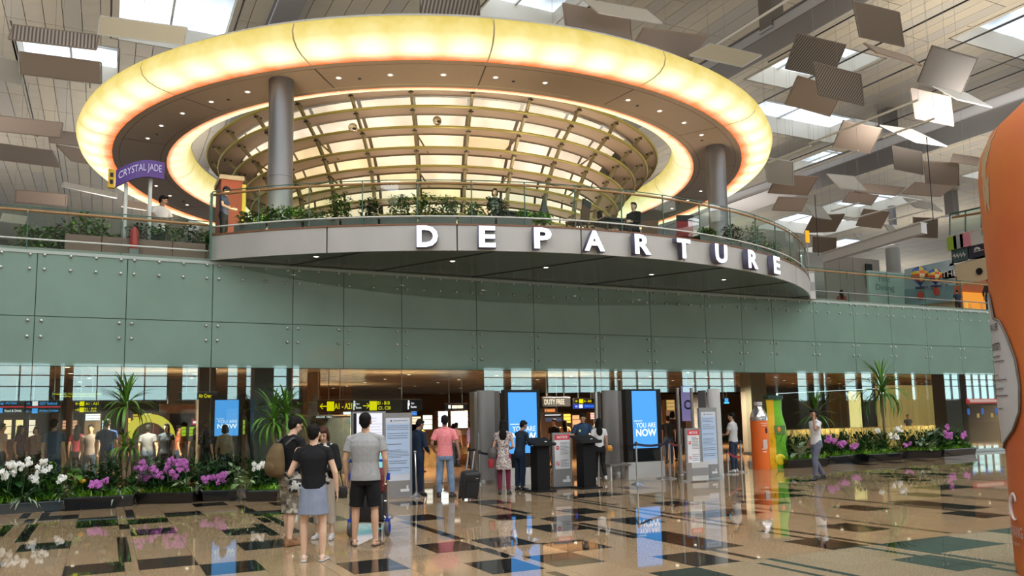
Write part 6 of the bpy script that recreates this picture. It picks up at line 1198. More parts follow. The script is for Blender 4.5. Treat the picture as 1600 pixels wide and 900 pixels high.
belt(ST[1], ST[3], BB, 'dark blue belt between the two posts before the right screen'); belt(ST[4], ST[1], BB, 'dark blue belt in front of the second grey pylon'); belt(ST[3], ST[6], BR_, 'dark red belt behind the second notice stand'); belt(ST[5], (ST[7][0], .5), BR_, 'short dark red belt beside the man in dark jeans')
p, h = ST[0]; belt(ST[0], (Vector((p.x+.75, p.y+.25, 0)), h), BB, 'dark belt running to the first grey pylon')
t, w_, h = upright(968,750,735,22,'low_bench','low grey bench beside the second grey pylon','bench'); h = .42; MB().box(-.35,.3,-.12,.12,h-.05,h).build('seat', PYD, t); MB().box(-.33,-.29,-.1,.1,0,h-.05).box(.24,.3,-.1,.1,0,h-.05).build('leg', LGREY, t)
p = G(651,777); t = thing('guard_pole','slim chrome queue post held by the guard in the dark cap','post',(p.x,p.y,0)); MB().lathe([(0,0),(.15,0),(.15,.015),(.09,.04),(.03,.10),(0,.10)], 20).build('base', STEEL, t, smooth='auto'); h = ztop(p,706); MB().tube([(0,0,.06),(-.03,0,h)], .018, 10).build('pole', STEEL, t, smooth=True); MB().ell((-.03,0,h), (.03,.03,.03)).build('knob', STEEL, t, smooth=True)
# ---- suitcase
p = G(731,780); t = thing('suitcase','black upright cabin suitcase with raised silver handle behind the man in pink','suitcase',(p.x,p.y,0),.1); t.rotation_euler = (math.radians(14), 0, .12)
BAGM = mat('suitcase_cloth', (.016,.016,.019), .55, bump=.2, bscale=40)
T = MB(); N = 28; sec = []
def rrect(w, d, z, r=.06, n=6):
    P = []
    for cx, cy, a0 in ((w-r,d-r,0),(-w+r,d-r,PI/2),(-w+r,-d+r,PI),(w-r,-d+r,1.5*PI)):
        for k in range(n): a = a0+PI/2*k/(n-1); P.append((cx+r*math.cos(a), cy+r*math.sin(a), z))
    return P
R_ = [rrect(w, d, z) for w, d, z in ((.17,.09,.05),(.20,.11,.07),(.205,.115,.3),(.20,.115,.54),(.19,.105,.58),(.15,.08,.60))]; n = len(R_[0])
T.add([q for r in R_ for q in r], [(i*n+j, i*n+(j+1) % n, (i+1)*n+(j+1) % n, (i+1)*n+j) for i in range(5) for j in range(n)] + [tuple(range(n-1,-1,-1)), tuple(range(5*n, 6*n))]); T.build('shell', BAGM, t, smooth='auto')
MB().box(-.15,.15,-.135,-.11,.12,.40).build('front_pocket', BAGM, t); MB().box(-.16,.16,-.128,-.114,.43,.53).build('top_pocket', BAGM, t); MB().box(.06,.12,-.131,-.127,.47,.485).build('name_plate', STEEL, t)
for sx in (-.07,.07): MB().box(sx-.009,sx+.009,.06,.08,.58,1.02).build('handle_tube', mat('chrome', (.7,.7,.72), .15, 1), t)
MB().box(-.09,.09,.05,.09,1.01,1.05).build('grip', BLACK, t)
for sx in (-.16,.16): MB().lathe([(0,-.02),(.03,-.02),(.03,.02),(0,.02)], 12).build('wheel', BLACK, t, (sx,.07,.03)).rotation_euler = (0,PI/2,0)
for sx in (-.16,.16): MB().box(sx-.02,sx+.02,-.1,-.06,0,.05).build('foot', BLACK, t)
# ---- luggage trolley with cases in front of the man in grey
p = G(577,838); t = thing('luggage_trolley','steel airport luggage trolley with blue trim in front of the man in grey','trolley',(p.x,p.y,0),-math.radians(28)); CH = mat('trolley_steel', (.62,.62,.64), .3, .8); BLT = mat('trolley_blue', (.01,.04,.42), .35)
for sx in (-1,1):
    MB().tube([(sx*.27,-.02,.22),(sx*.27,-.02,1.02),(sx*.27,-.08,1.08)], .016, 10).build('upright', CH, t, smooth=True)
    MB().tube([(sx*.27,-.02,.25),(sx*.25,.5,.20),(sx*.12,.85,.16)], .014, 8).build('side_rail', CH, t, smooth=True)
    w_ = thing; W_ = MB().lathe([(.03,-.026),(.105,-.028),(.118,-.015),(.118,.015),(.105,.028),(.03,.02),(.03,-.02)], 24).build('wheel', mat('tyre_grey', (.10,.10,.11), .6), t, (sx*.27,-.02,.12), smooth='auto'); W_.rotation_euler = (0,PI/2,0)
    MB().box(-.05,.05,-.05,.05,-.04,.04).lathe([(0,-.03),(.028,-.03),(.028,.03),(0,.03)], 10).build('hub', BLT, W_); MB().box(sx*.27-.03,sx*.27+.03,-.09,.06,.215,.25).box(sx*.27-.006,sx*.27+.006,-.03,.0,.12,.25).build('wheel_guard', BLT, t)
    MB().tube([(sx*.24,-.02,.26),(sx*.03,-.03,.46)], .014, 6).build('cross_brace', CH, t); MB().box(sx*.27-.035,sx*.27+.035,-.06,.0,.80,.90).build('blue_sleeve', BLT, t)
MB().tube([(-.27,-.08,1.08),(-.14,-.10,1.09),(.14,-.10,1.09),(.27,-.08,1.08)], .02, 10).build('push_bar', BLT, t, smooth=True); MB().tube([(-.27,-.02,.24),(.27,-.02,.24)], .012, 6).tube([(-.27,-.02,.5),(.27,-.02,.5)], .012, 6).tube([(-.27,-.02,.74),(.27,-.02,.74)], .012, 6).build('cross_bar', CH, t); MB().box(-.2,.2,.0,.8,.18,.20).build('deck', CH, t); MB().tube([(0,.0,.46),(0,.0,.24)], .012, 6).build('centre_bar', CH, t)
MB().lathe([(0,-.015),(.05,-.015),(.05,.015),(0,.015)], 12).build('front_wheel', mat('tyre_grey'), t, (0,.84,.06)).rotation_euler = (0,PI/2,0); MB().box(-.02,.02,.8,.86,.06,.18).build('front_fork', BLT, t)
for i, (dx, z0, h_, w2, m_, lab) in enumerate([(.0,.21,.40,.22,BAGM,'black travel case lying lowest on the trolley'),(.02,.62,.34,.21,mat('maroon_case', (.14,.01,.02), .5),'maroon travel bag on top of the black case on the trolley')]):
    o = thing('travel_case', lab, 'luggage', Vector(t.location)+Matrix.Rotation(-math.radians(28),3,'Z') @ Vector((dx,.12,z0)), -math.radians(28)); R_ = [rrect(w2*k, .20*k, z, .05) for k, z in ((.9,0),(1,.03),(1,h_-.04),(.9,h_))]; T = MB(); T.add([q for r in R_ for q in r], [(i2*n+j, i2*n+(j+1) % n, (i2+1)*n+(j+1) % n, (i2+1)*n+j) for i2 in range(3) for j in range(n)] + [tuple(range(n-1,-1,-1)), tuple(range(3*n, 4*n))]); T.build('case_body', m_, o, smooth='auto')
    MB().tube([(-.07,-.19,h_-.02),(-.07,-.22,h_+.03),(.07,-.22,h_+.03),(.07,-.19,h_-.02)], .01, 6).build('handle', BLACK, o); MB().box(-w2*1.0,w2*1.0,-.205,-.20,h_*.48,h_*.5).build('zip', DARK, o)
# ---- giant bottles
p = G(1190,733); h = ztop(p,628); k = pxm(p); r = 13.5/k; t = thing('giant_orange_bottle','giant orange bottle display with clear silver neck and white cap','display',(p.x,p.y,0)); ORB = mat('orange_vinyl', (.85,.17,.03), .35)
zt = h*.72; MB().lathe([(0,.0),(r*.97,.0),(r,.03),(r,zt)], 36).build('label_body', ORB, t, smooth='auto'); MB().lathe([(r*1.0,zt),(r*1.02,zt+.05),(r*.95,zt+.16),(r*.72,zt+.30),(r*.5,zt+.37),(r*.45,zt+.42)], 36).build('silver_neck', mat('silver_foil', (.62,.62,.64), .18, .85, noise=.3, nscale=9), t, smooth=True)
MB().lathe([(r*.45,h-.11),(r*.47,h-.10),(r*.47,h-.01),(r*.4,h),(0,h)], 24).build('cap', mat('cap_white', (.6,.6,.62), .4), t, smooth='auto')
cdir = Vector((-p.x,-p.y,0)).normalized(); ca = math.atan2(cdir.y, cdir.x)
def onb(txt, z, w_, h_, m, a=ca, rr=None, bold=.02, nm='lettering'):
    rr = rr or r; return text(txt, nm, m, t, (math.cos(a)*(rr+.012), math.sin(a)*(rr+.012), z), a+PI/2, width=w_, height=h_, bold=bold, depth=.012)
for a, z, w_, hh in ((ca+.55, zt-.08, .22,.02),(ca+.55, zt-.14, .18,.02),(ca+.45,zt*.42,.14,.04),(ca+.45,zt*.36,.12,.03)):
    MB().box(-w_/2,w_/2,-.012,.012,-hh/2,hh/2).build('printed_line', mat('pale_orange', (.85,.55,.42), .5), t, (math.cos(a)*(r+.0),math.sin(a)*(r+.0),z), a+PI/2)
MB().box(-.07,.07,-.02,.02,-.13,.13).build('label_panel', mat('pale_label', (.62,.50,.46), .5), t, (math.cos(ca+.55)*(r-.002),math.sin(ca+.55)*(r-.002),zt*.52), ca+.55+PI/2); MB().ell((0,0,0), (.05,.02,.1)).build('dark_mark', mat('mark_maroon', (.10,.01,.01), .4), t, (math.cos(ca+.85)*r,math.sin(ca+.85)*r,zt*.8), ca+.85+PI/2)
p = G(1214,731); h = ztop(p,618); k = pxm(p); r = 19/k; t = thing('giant_green_bottle','giant green and yellow bottle display with flat dark cap','display',(p.x,p.y,0),-.35)
GRN = mat('green_vinyl', (.13,.42,.02), .3, noise=.2, nscale=2); YLW = mat('yellow_vinyl', (.85,.52,.01), .35)
prof = [(.93,0),(1.0,.12),(1.02,.3),(.96,.48),(.86,.62),(.90,.80),(.98,1.05),(.93,1.25),(.80,1.45),(.70,1.60),(.66,1.75),(.70,h-.12)]
MB().stack([(0,0,z,r*a,r*a*.6) for a, z in prof], 32).build('green_body', GRN, t, smooth='auto')
q = MB(); v = []
for a, z in prof: v += [(-r*a*1.03, -r*a*.35, z), (-r*a*.25, -r*a*.62, z)]
q.add(v, [(2*i,2*i+1,2*i+3,2*i+2) for i in range(len(prof)-1)]); q.build('yellow_side', YLW, t)
MB().stack([(0,0,h-.12,r*.85,r*.6),(0,0,h,r*.85,r*.6)], 8).build('cap', mat('cap_dark_green', (.012,.05,.04), .4), t)
MB().box(-r*.3,r*.62,-r*.64,-r*.55,1.02,1.28).build('label_panel', mat('label_olive', (.10,.22,.05), .5), t); MB().ell((r*.05,-r*.66,1.16), (.06,.015,.08)).build('fruit_picture', mat('fruit_orange', (.75,.25,.03), .5), t, smooth=True); MB().ell((.02,-r*.62,.26), (r*.5,.03,.17)).build('lemon_picture', mat('lemon_yellow', (.75,.62,.02), .4), t, smooth=True)
# ---- orange sculpture (giant cup) at the right edge
pL = G(1585,892); dd = Vector((pL.x, pL.y, 0)).normalized(); side = Vector((dd.y, -dd.x, 0)); kx = pxm(pL)
cx = pL + side*1.05; k0 = 1.0
ORS = mat('orange_cup_skin', (.48,.11,.03), .55, noise=.12, nscale=.8, col2=(.54,.16,.03)); t = thing('giant_orange_cup','giant orange cup display cut by the right picture edge','display',(cx.x,cx.y,0))
def rad_at(xl, y):                       # radius so that the silhouette passes picture column xl at row y
    z = 0; 
    for z_ in [i*.01 for i in range(0, 900)]:
        if proj((cx.x, cx.y, z_))[1] <= y: z = z_; break
    lo, hi = .05, 1.6
    for _ in range(30):
        m_ = (lo+hi)/2; q = Vector((cx.x, cx.y, z)) - side*m_
        if proj(q)[0] < xl: hi = m_
        else: lo = m_
    return m_, z
sil = [(1585,892),(1577,800),(1572,720),(1562,640),(1556,560),(1548,480),(1541,400),(1534,330),(1528,262),(1530,225),(1546,190),(1575,165),(1602,142),(1640,122)]
PR = [rad_at(x, y) for x, y in sil]; PR = [(PR[0][0]*.99, 0)] + PR + [(.02, PR[-1][1]+.05)]
MB().lathe(PR, 72).build('cup_body', ORS, t, smooth=True)
def csurf(u, z, off=.012):               # point on the skin, u = arc length from the left outline towards us
    z = max(z, .001); rr_ = PR[0][0] if z < 1 else PR[-2][0]
    for (r0, z0), (r1, z1) in zip(PR, PR[1:]):
        if z0 <= z <= z1: rr_ = r0+(r1-r0)*(z-z0)/max(z1-z0,1e-6); break
    a = math.atan2(-side.y, -side.x) + .12 + u/max(rr_, .3); rr_ += off; return Vector((rr_*math.cos(a), rr_*math.sin(a), z)), a
def zrow(y): return rad_at(1560, y)[1]
bub = MB(); BUBM = mat('bubble_white', (.50,.50,.52), .5); rows = [(446,.0,.06),(465,-.05,.12),(490,-.05,.16),(497,-.05,.30),(520,-.05,.40),(560,-.05,.50),(600,-.05,.53),(640,-.05,.50),(670,-.05,.36),(690,-.05,.10),(700,.02,.05)]
v = []
for y, a_, b_ in rows:
    for i in range(7): v.append(csurf(a_+(b_-a_)*i/6, zrow(y), .02)[0])
bub.add(v, [(i*7+j, i*7+j+1, (i+1)*7+j+1, (i+1)*7+j) for i in range(len(rows)-1) for j in range(6)]); bub.build('speech_bubble', BUBM, t, smooth=True)
ed = MB(); ed.tube([csurf(b_, zrow(y), .02)[0] for y, a_, b_ in rows], .012, 6).build('bubble_outline', mat('outline_grey', (.12,.10,.09), .5), t, smooth=True)
def ctext(s, y, u, w_, h_, m, nm='lettering'):
    me = text_mesh(s, width=w_, height=h_, depth=.002, bold=.02); me.materials.clear(); me.materials.append(m)
    for q in me.vertices: P_, a = csurf(u+q.co.x, zrow(y)+q.co.z, .028); q.co = P_
    inst(me, nm, t)
PG = mat('bubble_print', (.13,.10,.12), .6)
ctext('THAI LIFE', 505, .13, .27, .075, PG); ctext('CONTEST!', 535, .14, .27, .075, PG)
for y, u, w_ in ((551,.12,.20),(560,.16,.28),(582,.08,.10),(590,.18,.34),(603,.14,.20),(615,.17,.32),(636,.12,.12)):
    b_ = MB(); x = u-w_/2
    while x < u+w_/2: 
        q = [csurf(x, zrow(y)-.007, .028)[0], csurf(x+.03, zrow(y)-.007, .028)[0], csurf(x+.03, zrow(y)+.007, .028)[0], csurf(x, zrow(y)+.007, .028)[0]]; b_.quad(*q); x += .038
    b_.build('printed_lines', PG, t)
CW_ = mat('cup_white', (.62,.52,.52), .5)
ctext('CHANG', 832, .22, .30, .11, CW_); ctext('Airport', 852, .2, .2, .05, CW_)
b_ = MB(); b_.tube([csurf(.20+.09*math.cos(q), zrow(793)+.13*math.sin(q), .012)[0] for q in [PI*.35+i*PI*1.3/14 for i in range(15)]], [.004+.016*math.sin(PI*i/14) for i in range(15)], 6); b_.tube([csurf(.20+.05*math.cos(q), zrow(785)+.07*math.sin(q), .012)[0] for q in [i*PI/8 for i in range(9)]], .012, 6); b_.build('flower_emblem', CW_, t, smooth=True)
sp_ = MB(); rr = random.Random(4); ws = [.004,.02,.028,.018,.003]
for k in range(26): u = .16+rr.gauss(.08,.05); y = rr.uniform(185,290); L_ = rr.uniform(.10,.3); [sp_.quad(csurf(u+.014*math.sin(j*1.7)-ws[j], zrow(y)-L_*j/4, .004)[0], csurf(u+.014*math.sin((j+1)*1.7)-ws[j+1], zrow(y)-L_*(j+1)/4, .004)[0], csurf(u+.014*math.sin((j+1)*1.7)+ws[j+1], zrow(y)-L_*(j+1)/4, .004)[0], csurf(u+.014*math.sin(j*1.7)+ws[j], zrow(y)-L_*j/4, .004)[0]) for j in range(4)]
sp_.build('pale_brush_marks', mat('brush_pale', (.44,.33,.20), .6), t, smooth=True)
# ---- terrace furniture and signs
a, b = Yp(180,292,21.3), Yp(257,262,21.3); zb, zt_ = Yp(218,296,21.3).z, Yp(218,264,21.3).z
t = thing('hanging_shop_sign','purple curved sign reading CRYSTAL JADE on two grey posts','sign',(a.x,21.3,zb)); w_ = b.x-a.x; hS = (zt_-zb)*.82; PUR = mat('sign_purple', (.10,.045,.26), .45); sl = .32
def cur(u): return Vector((u, -.18*math.sin(PI*min(1,max(0,u/w_))), sl*u/w_ + .10*math.sin(PI*u/w_)))
q = MB()
for i in range(10):
    A_, B_ = cur(w_*i/10), cur(w_*(i+1)/10); q.slab([A_, B_, B_+Vector((0,0,hS)), A_+Vector((0,0,hS))], (0,.1,0))
q.build('sign_panel', PUR, t); me = text_mesh('CRYSTAL JADE', width=w_*.88, height=hS*.55, depth=.01, bold=.0)
me.materials.clear(); me.materials.append(glow('sign_letters', (.80,.74,.95), .75))
for q_ in me.vertices: u = q_.co.x+w_*.5; q_.co = Vector((u, cur(u).y-.02+q_.co.y, cur(u).z+hS/2+q_.co.z))
inst(me, 'lettering', t); MB().box(-.16,-.01,-.03,.08,-.03,hS*1.02).build('yellow_end_panel', mat('sign_yellow_board', (.70,.42,.01), .5), t); MB().box(-.12,-.05,-.04,-.03,hS*.55,hS*.8).build('dark_glyph', BLACK, t); MB().box(-.12,-.05,-.04,-.03,hS*.15,hS*.4).build('dark_glyph', BLACK, t)
for u in (w_*.22, w_*.72): MB().tube([(u,.05,cur(u).z),(u,.05,5.68-zb)], .045, 10).build('post', mat('pale_metal'), t, smooth=True)
p = Yp(210,365,20.85); t = thing('fire_extinguisher','red fire extinguisher behind the left glass railing','fire extinguisher',(p.x,20.85,5.68)); MB().lathe([(0,.12),(.085,.12),(.09,.16),(.09,.55),(.05,.63),(.025,.66),(0,.66)], 20).build('cylinder', mat('extinguisher_red', (.55,.03,.03), .35), t, smooth='auto'); MB().box(-.02,.07,-.02,.02,.66,.70).tube([(.0,0,.68),(.1,0,.6),(.11,0,.35)], .012, 6).build('valve_and_hose', BLACK, t); MB().box(-.1,.1,-.1,.1,0,.12).build('stand', GREY, t)
p = Yp(384,330,23.2); x0, x1 = Yp(345,320,23.2).x, Yp(378,320,23.2).x; t = thing('orange_kiosk','orange box-shaped kiosk behind the person in the cap','kiosk',(x0,23.2,6.2)); hk = Yp(360,281,23.2).z-6.2
MB().box(0,x1-x0,0,1.2,0,hk).build('body', mat('kiosk_orange', (.32,.07,.025), .5), t); MB().box(-.05,x1-x0+.05,-.05,1.25,hk,hk+.12).build('roof', mat('kiosk_roof', (.5,.4,.25), .5), t); MB().box(x1-x0,x1-x0+.1,-.02,.1,0,hk-.1).build('yellow_edge', mat('kiosk_yellow', (.65,.50,.05), .5), t)
def chair(px, Y, label, red, rz=0):
    p = Yp(px, 330, Y); t = thing('terrace_chair', label, 'chair', (p.x, Y, 6.21), rz, 'terrace chairs'); m_ = mat('chair_black', (.02,.018,.018), .5); c = mat('chair_red', (.30,.02,.03), .6) if red else mat('chair_brown', (.12,.06,.03), .6)
    MB().box(-.23,.23,-.23,.23,.42,.47).build('seat', c, t); MB().slab([(-.23,.2,.47),(.23,.2,.47),(.23,.27,.98),(-.23,.27,.98)], (0,.04,0)).build('backrest', c, t); MB().slab([(-.24,.255,.84),(.24,.255,.84),(.24,.275,1.0),(-.24,.275,1.0)], (0,.05,0)).build('headband', m_, t)
    for sx in (-.2,.2):
        for sy in (-.2,.2): MB().box(sx-.02,sx+.02,sy-.02,sy+.02,0,.42).build('leg', m_, t)
chair(901,17.7,'brown and black terrace chair left of the seated diner',False,PI+.6); chair(1065,18.0,'red and black terrace chair standing alone near the right column',True,PI-.4); chair(1012,18.3,'brown terrace chair right of the seated diner',False,-.8); chair(965,19.2,'black terrace chair behind the table',False,0)
for px, Y, lab in ((958,18.2,'dark square terrace table with the two diners'),(805,18.6,'dark low terrace table behind the planter')):
    p = Yp(px,335,Y); t = thing('terrace_table', lab, 'table', (p.x,Y,6.21)); MB().box(-.5,.5,-.4,.4,.70,.74).build('table_top', mat('chair_black'), t); MB().box(-.42,.42,-.32,.32,.62,.70).build('apron', mat('chair_black'), t)
    for sx in (-.44,.44):
        for sy in (-.34,.34): MB().box(sx-.03,sx+.03,sy-.03,sy+.03,0,.62).build('leg', mat('chair_black'), t)
p = Yp(850,320,17.8); t = thing('folded_parasol','small folded black cloth cone behind the planter above the letter P','parasol',(p.x,17.8,6.21)); MB().lathe([(.22,.45),(.10,.8),(.01,1.12)], 5).build('cloth', mat('chair_black'), t); MB().tube([(0,0,0),(0,0,1.0)], .02, 6).build('pole', STEEL, t)
p = Yp(1263,395,21.5); t = thing('yellow_lifebuoy_sign','small bright yellow panel on a post at the right end of the balcony','sign',(p.x,21.5,5.68)); zz = Yp(1265,365,21.5).z-5.68; MB().box(-.09,.09,-.02,.02,zz-.35,zz+.1).build('panel', mat('amber_panel', (.85,.42,.01), .5, em=(1,.5,0), es=.3), t); MB().tube([(0,.03,0),(0,.03,zz)], .02, 6).build('post', GREY, t)
# ================================================================== UPPER DECK ON THE RIGHT
XW = 42.0
def WX(x, y): return at(x, y, 0, XW)
def flat(nm, label, cat, q, m, th=.1, group=None, nx=1, sub='panel'):
    """panel on the side wall plane, corners given in the picture (left-top, right-top, right-bottom, left-bottom)"""
    P = [WX(*c) for c in q]; o = sum(P, Vector())/4; t = thing(nm, label, cat, o, group=group); L = [p_-o for p_ in P]
    for i in range(nx):
        a, b = i/nx, (i+1)/nx; MB().slab([L[0].lerp(L[1],a), L[0].lerp(L[1],b), L[3].lerp(L[2],b), L[3].lerp(L[2],a)], (th,0,0)).build(sub, m, t)
    return t, L
CREAM = mat('deck_cream', (.60,.50,.34), .6); o = MB().box(XW+.25, XW+.6, D+.3, WX(1482,400).y, 5.66, WX(1482,368).z).box(XW+.25, XW+.6, WX(1482,400).y+.01, WX(1413,421).y, 5.66, WX(1450,413).z).build('wall_right_deck', CREAM); o['kind'] = 'structure'
t, L = flat('deck_wall_panel','cream wall band with a round black speaker under the dark brand panels','wall panel',[(1492,414),(1560,394),(1562,432),(1494,447)],CREAM,nx=2); MB().lathe([(0,0),(.16,0),(.19,.03),(.19,.06)],20).build('round_speaker', BLACK, t, L[0].lerp(L[2],.58)+Vector((-.05,0,0))).rotation_euler=(0,-PI/2,0)
flat('coral_soffit','coral orange lit soffit above the orange shop','soffit',[(1500,446),(1562,432),(1564,452),(1502,458)],mat('coral', (.70,.25,.12), .6),.3)
t, L = flat('dark_brand_panel','dark teal panel with pale script, left of two at far right','sign',[(1487,391),(1511,386),(1512,407),(1488,412)],mat('panel_teal', (.05,.10,.11), .4)); 
def script(t, L, m, w=.8, h=.18):
    c = L[0].lerp(L[2],.5)+Vector((-.03,0,0)); u = (L[1]-L[0]); b = MB(); n_ = 12
    b.tube([c+u*w*(i/n_-.5)+Vector((0,0,h*.7*math.sin(i*2.1))) for i in range(n_+1)], .03, 5); b.build('script_lettering', m, t)
script(t, L, mat('script_pale', (.5,.52,.55), .5))
t, L = flat('dark_brand_panel','near-black panel with a small pale arch mark, right of two at far right','sign',[(1514,385),(1541,380),(1542,401),(1515,406)],mat('panel_night', (.02,.02,.05), .4)); MB().tube([L[0].lerp(L[1],.5+.12*math.cos(q))+ (L[3]-L[0])*(.4-.16*math.sin(q))+Vector((-.05,0,0)) for q in [i*PI/8 for i in range(9)]], .07, 5).build('arch_mark', mat('script_pale'), t); MB().tube([L[0].lerp(L[2],.3)+(L[3]-L[0])*.2+Vector((-.05,0,0)), L[1].lerp(L[2],.45)+(L[0]-L[1])*.15+Vector((-.05,0,0))], .03, 4).build('underline', mat('script_pale'), t)
flat('panel_frame','white frame strips round the two dark panels at far right','trim',[(1484,412),(1560,394),(1560,397),(1484,416)],WHITE)
t, L = flat('deck_billboard','pale billboard with green, grey and pink packets above the dark panels','billboard',[(1484,372),(1560,352),(1560,375),(1485,391)],mat('billboard_pale', (.55,.56,.55), .5))
for u, c, nm in ((.06,(.30,.45,.04),'green'),(.2,(.35,.38,.42),'grey'),(.34,(.65,.25,.32),'pink')):
    MB().box(-.08,.0,-.28,.28,-.38,.38).build('packet_picture', mat('packet_'+nm, c, .5), t, L[0].lerp(L[1],u)+(L[3]-L[0])*.5+Vector((-.02,0,0)))
MB().tube([L[0].lerp(L[1],.8)+(L[3]-L[0])*.5+Vector((-.05,.35*math.cos(q),.6*math.sin(q))) for q in [i*PI/7 for i in range(12)]], .03, 5).build('leaf_outline', mat('script_green', (.15,.3,.2), .5), t)
P0, P1 = WX(1484,335), WX(1560,318); t = thing('glass_railing','highest glass railing with wooden handrail above the billboard','railing', WX(1484,368)); o0 = t.location.copy()
for i in range(3):
    a_, b_ = i/3, (i+1)/3; q = [P0.lerp(P1,a_)-o0, P0.lerp(P1,b_)-o0, WX(1484,368).lerp(WX(1560,350),b_)-o0, WX(1484,368).lerp(WX(1560,350),a_)-o0]; MB().quad(*q).build('glass_pane', RAILG, t); MB().tube([q[0],q[3]], .05, 4).build('glass_joint_post', mat('green_edge'), t)
MB().tube([WX(1488,340)-o0, WX(1560,328)-o0], .07, 6).build('handrail', WOOD, t); MB().tube([P0-o0,P1-o0], .05, 6).build('top_edge', mat('green_edge'), t)
# hot air balloon mural
MUR = mat('mural_sky', (.32,.50,.60), .5, noise=.25, nscale=.3, col2=(.50,.62,.70)); t, L = flat('balloon_mural','large pale blue mural wall with hot air balloons on the upper deck','mural',[(1413,421),(1489,405),(1501,470),(1415,478)],MUR,nx=2); mo = t.location.copy()
flat('mural_banner','purple banner with white letters beside the balloons','banner',[(1472,426),(1491,421),(1492,434),(1473,437)],mat('banner_purple', (.13,.09,.33), .5),.12); 
b0 = WX(1486,428); me = text_mesh('THE', width=.9, height=.32, depth=.03); me.materials.clear(); me.materials.append(WHITE); q = inst(me, 'lettering', t, b0-mo+Vector((-.15,0,0)), (0,0,-PI/2))
MB().slab([L[0].lerp(L[3],.55),L[1].lerp(L[2],.62),L[2],L[3]],(-.05,0,0)).build('skyline_band', mat('skyline', (.22,.38,.46), .5, noise=.2, nscale=.8), t)
for k in range(5): MB().tube([L[0].lerp(L[1],.45+.1*k)+(L[3]-L[0])*(.62+.05*(k % 2))+Vector((-.08,0,0)), L[0].lerp(L[1],.5+.1*k)+(L[3]-L[0])*(.58+.07*(k % 3))+Vector((-.08,0,0))], .025, 4).build('handwriting_stroke', mat('script_dark', (.06,.10,.18), .5), t)
for cx_, cy_, rx_, lab in ((1437,430,14,'bigger left hot air balloon'),(1461,431,11.5,'smaller right hot air balloon')):
    c = at(cx_, cy_, 0, XW-.8); k = pxm(c); R_ = rx_/k; bt = thing('balloon_relief', '%s with rainbow stripes on the mural' % lab, 'balloon', c)
    cols = [(.02,.04,.30),(.05,.15,.60),(.75,.60,.08),(.70,.10,.03),(.80,.75,.5),(.55,.03,.03),(.02,.03,.22)]
    bands = [(1.0,.72,0,1),(.72,.40,1,1),(.40,.05,2,2),(.05,-.35,3,3),(-.35,-.75,5,1),(-.75,-1.15,6,6)]
    for g in range(10):
        for (z1, z0, c1, c2) in bands:
            def rr_(z): return math.sqrt(max(0,1-z*z)) if z > -.2 else max(.12, .98-(-.2-z)*.95)
            MB().lathe([(R_*rr_(z0)*.9,R_*z0),(R_*rr_((z0+z1)/2)*.9,R_*(z0+z1)/2),(R_*max(.03,rr_(z1))*.9,R_*z1)], 2, (0,0,0), 2*PI*g/10, 2*PI*(g+1)/10).build('gore', mat('gore_%d' % ((c1 if g % 2 else c2+((g//2) % 2 and 1 or 0)) % 7), cols[(c1 if g % 2 else c2+((g//2) % 2 and 1 or 0)) % 7], .5), bt, smooth=True)
    MB().box(-.2,.2,-.2,.2,-R_*1.5,-R_*1.3).tube([(0,0,-R_*1.3),(0,0,-R_*1.1)], .03, 4).build('basket', mat('basket', (.02,.03,.15), .6), bt); MB().tube([(0,0,0),(.7,0,0)], .04, 4).build('wall_bracket', GREY, bt)
for cx_, cy_ in ((1463,455),(1438,462)):
    c = at(cx_, cy_, 0, XW-.12); bt = thing('red_lantern_picture','small red balloon %s on the mural' % ('beside the skyline' if cx_ > 1450 else 'low at the left'),'picture', c); MB().ell((0,0,0), (.05,.2,.26)).build('disc', mat('lantern_red', (.65,.06,.04), .5), bt, smooth=True)
# dining poster wall, parallel to the glass wall
a, b = Yp(1360,478,33), Yp(1415,424,33); t = thing('dining_poster','pale green food poster wall reading Dining beside the mural','poster',(a.x,33,5.68)); w_ = Yp(1415,450,33).x-a.x; hq = Yp(1388,425,33).z-5.68
MB().box(0,w_,0,.15,0,hq).build('poster_board', mat('poster_mint', (.40,.58,.54), .5), t); text('Dining','lettering',mat('poster_ink', (.10,.22,.22), .5),t,(w_*.42,-.03,hq*.76),width=w_*.5,height=hq*.11); text('Fine','lettering',mat('poster_ink'),t,(w_*.42,-.03,hq*.9),width=w_*.3,height=hq*.1)
MB().ell((w_*.3,-.01,hq*.22),(w_*.17,.03,hq*.16)).build('food_picture', mat('food_salmon', (.60,.28,.18), .5, noise=.3, nscale=4), t, smooth=True); MB().ell((w_*.75,-.01,hq*.2),(w_*.18,.03,hq*.17)).build('food_picture', mat('food_golden', (.50,.36,.14), .5, noise=.4, nscale=4), t, smooth=True); MB().ell((w_*.76,-.02,hq*.36),(w_*.12,.03,hq*.09)).build('dark_dish_picture', mat('food_dark', (.15,.12,.08), .5), t, smooth=True)
for k in range(2): MB().box(-.02,.02,-.04,.0,0,hq, Matrix.Translation((w_*(k+1)/2-.02,0,0))).build('panel_joint', GREY, t)
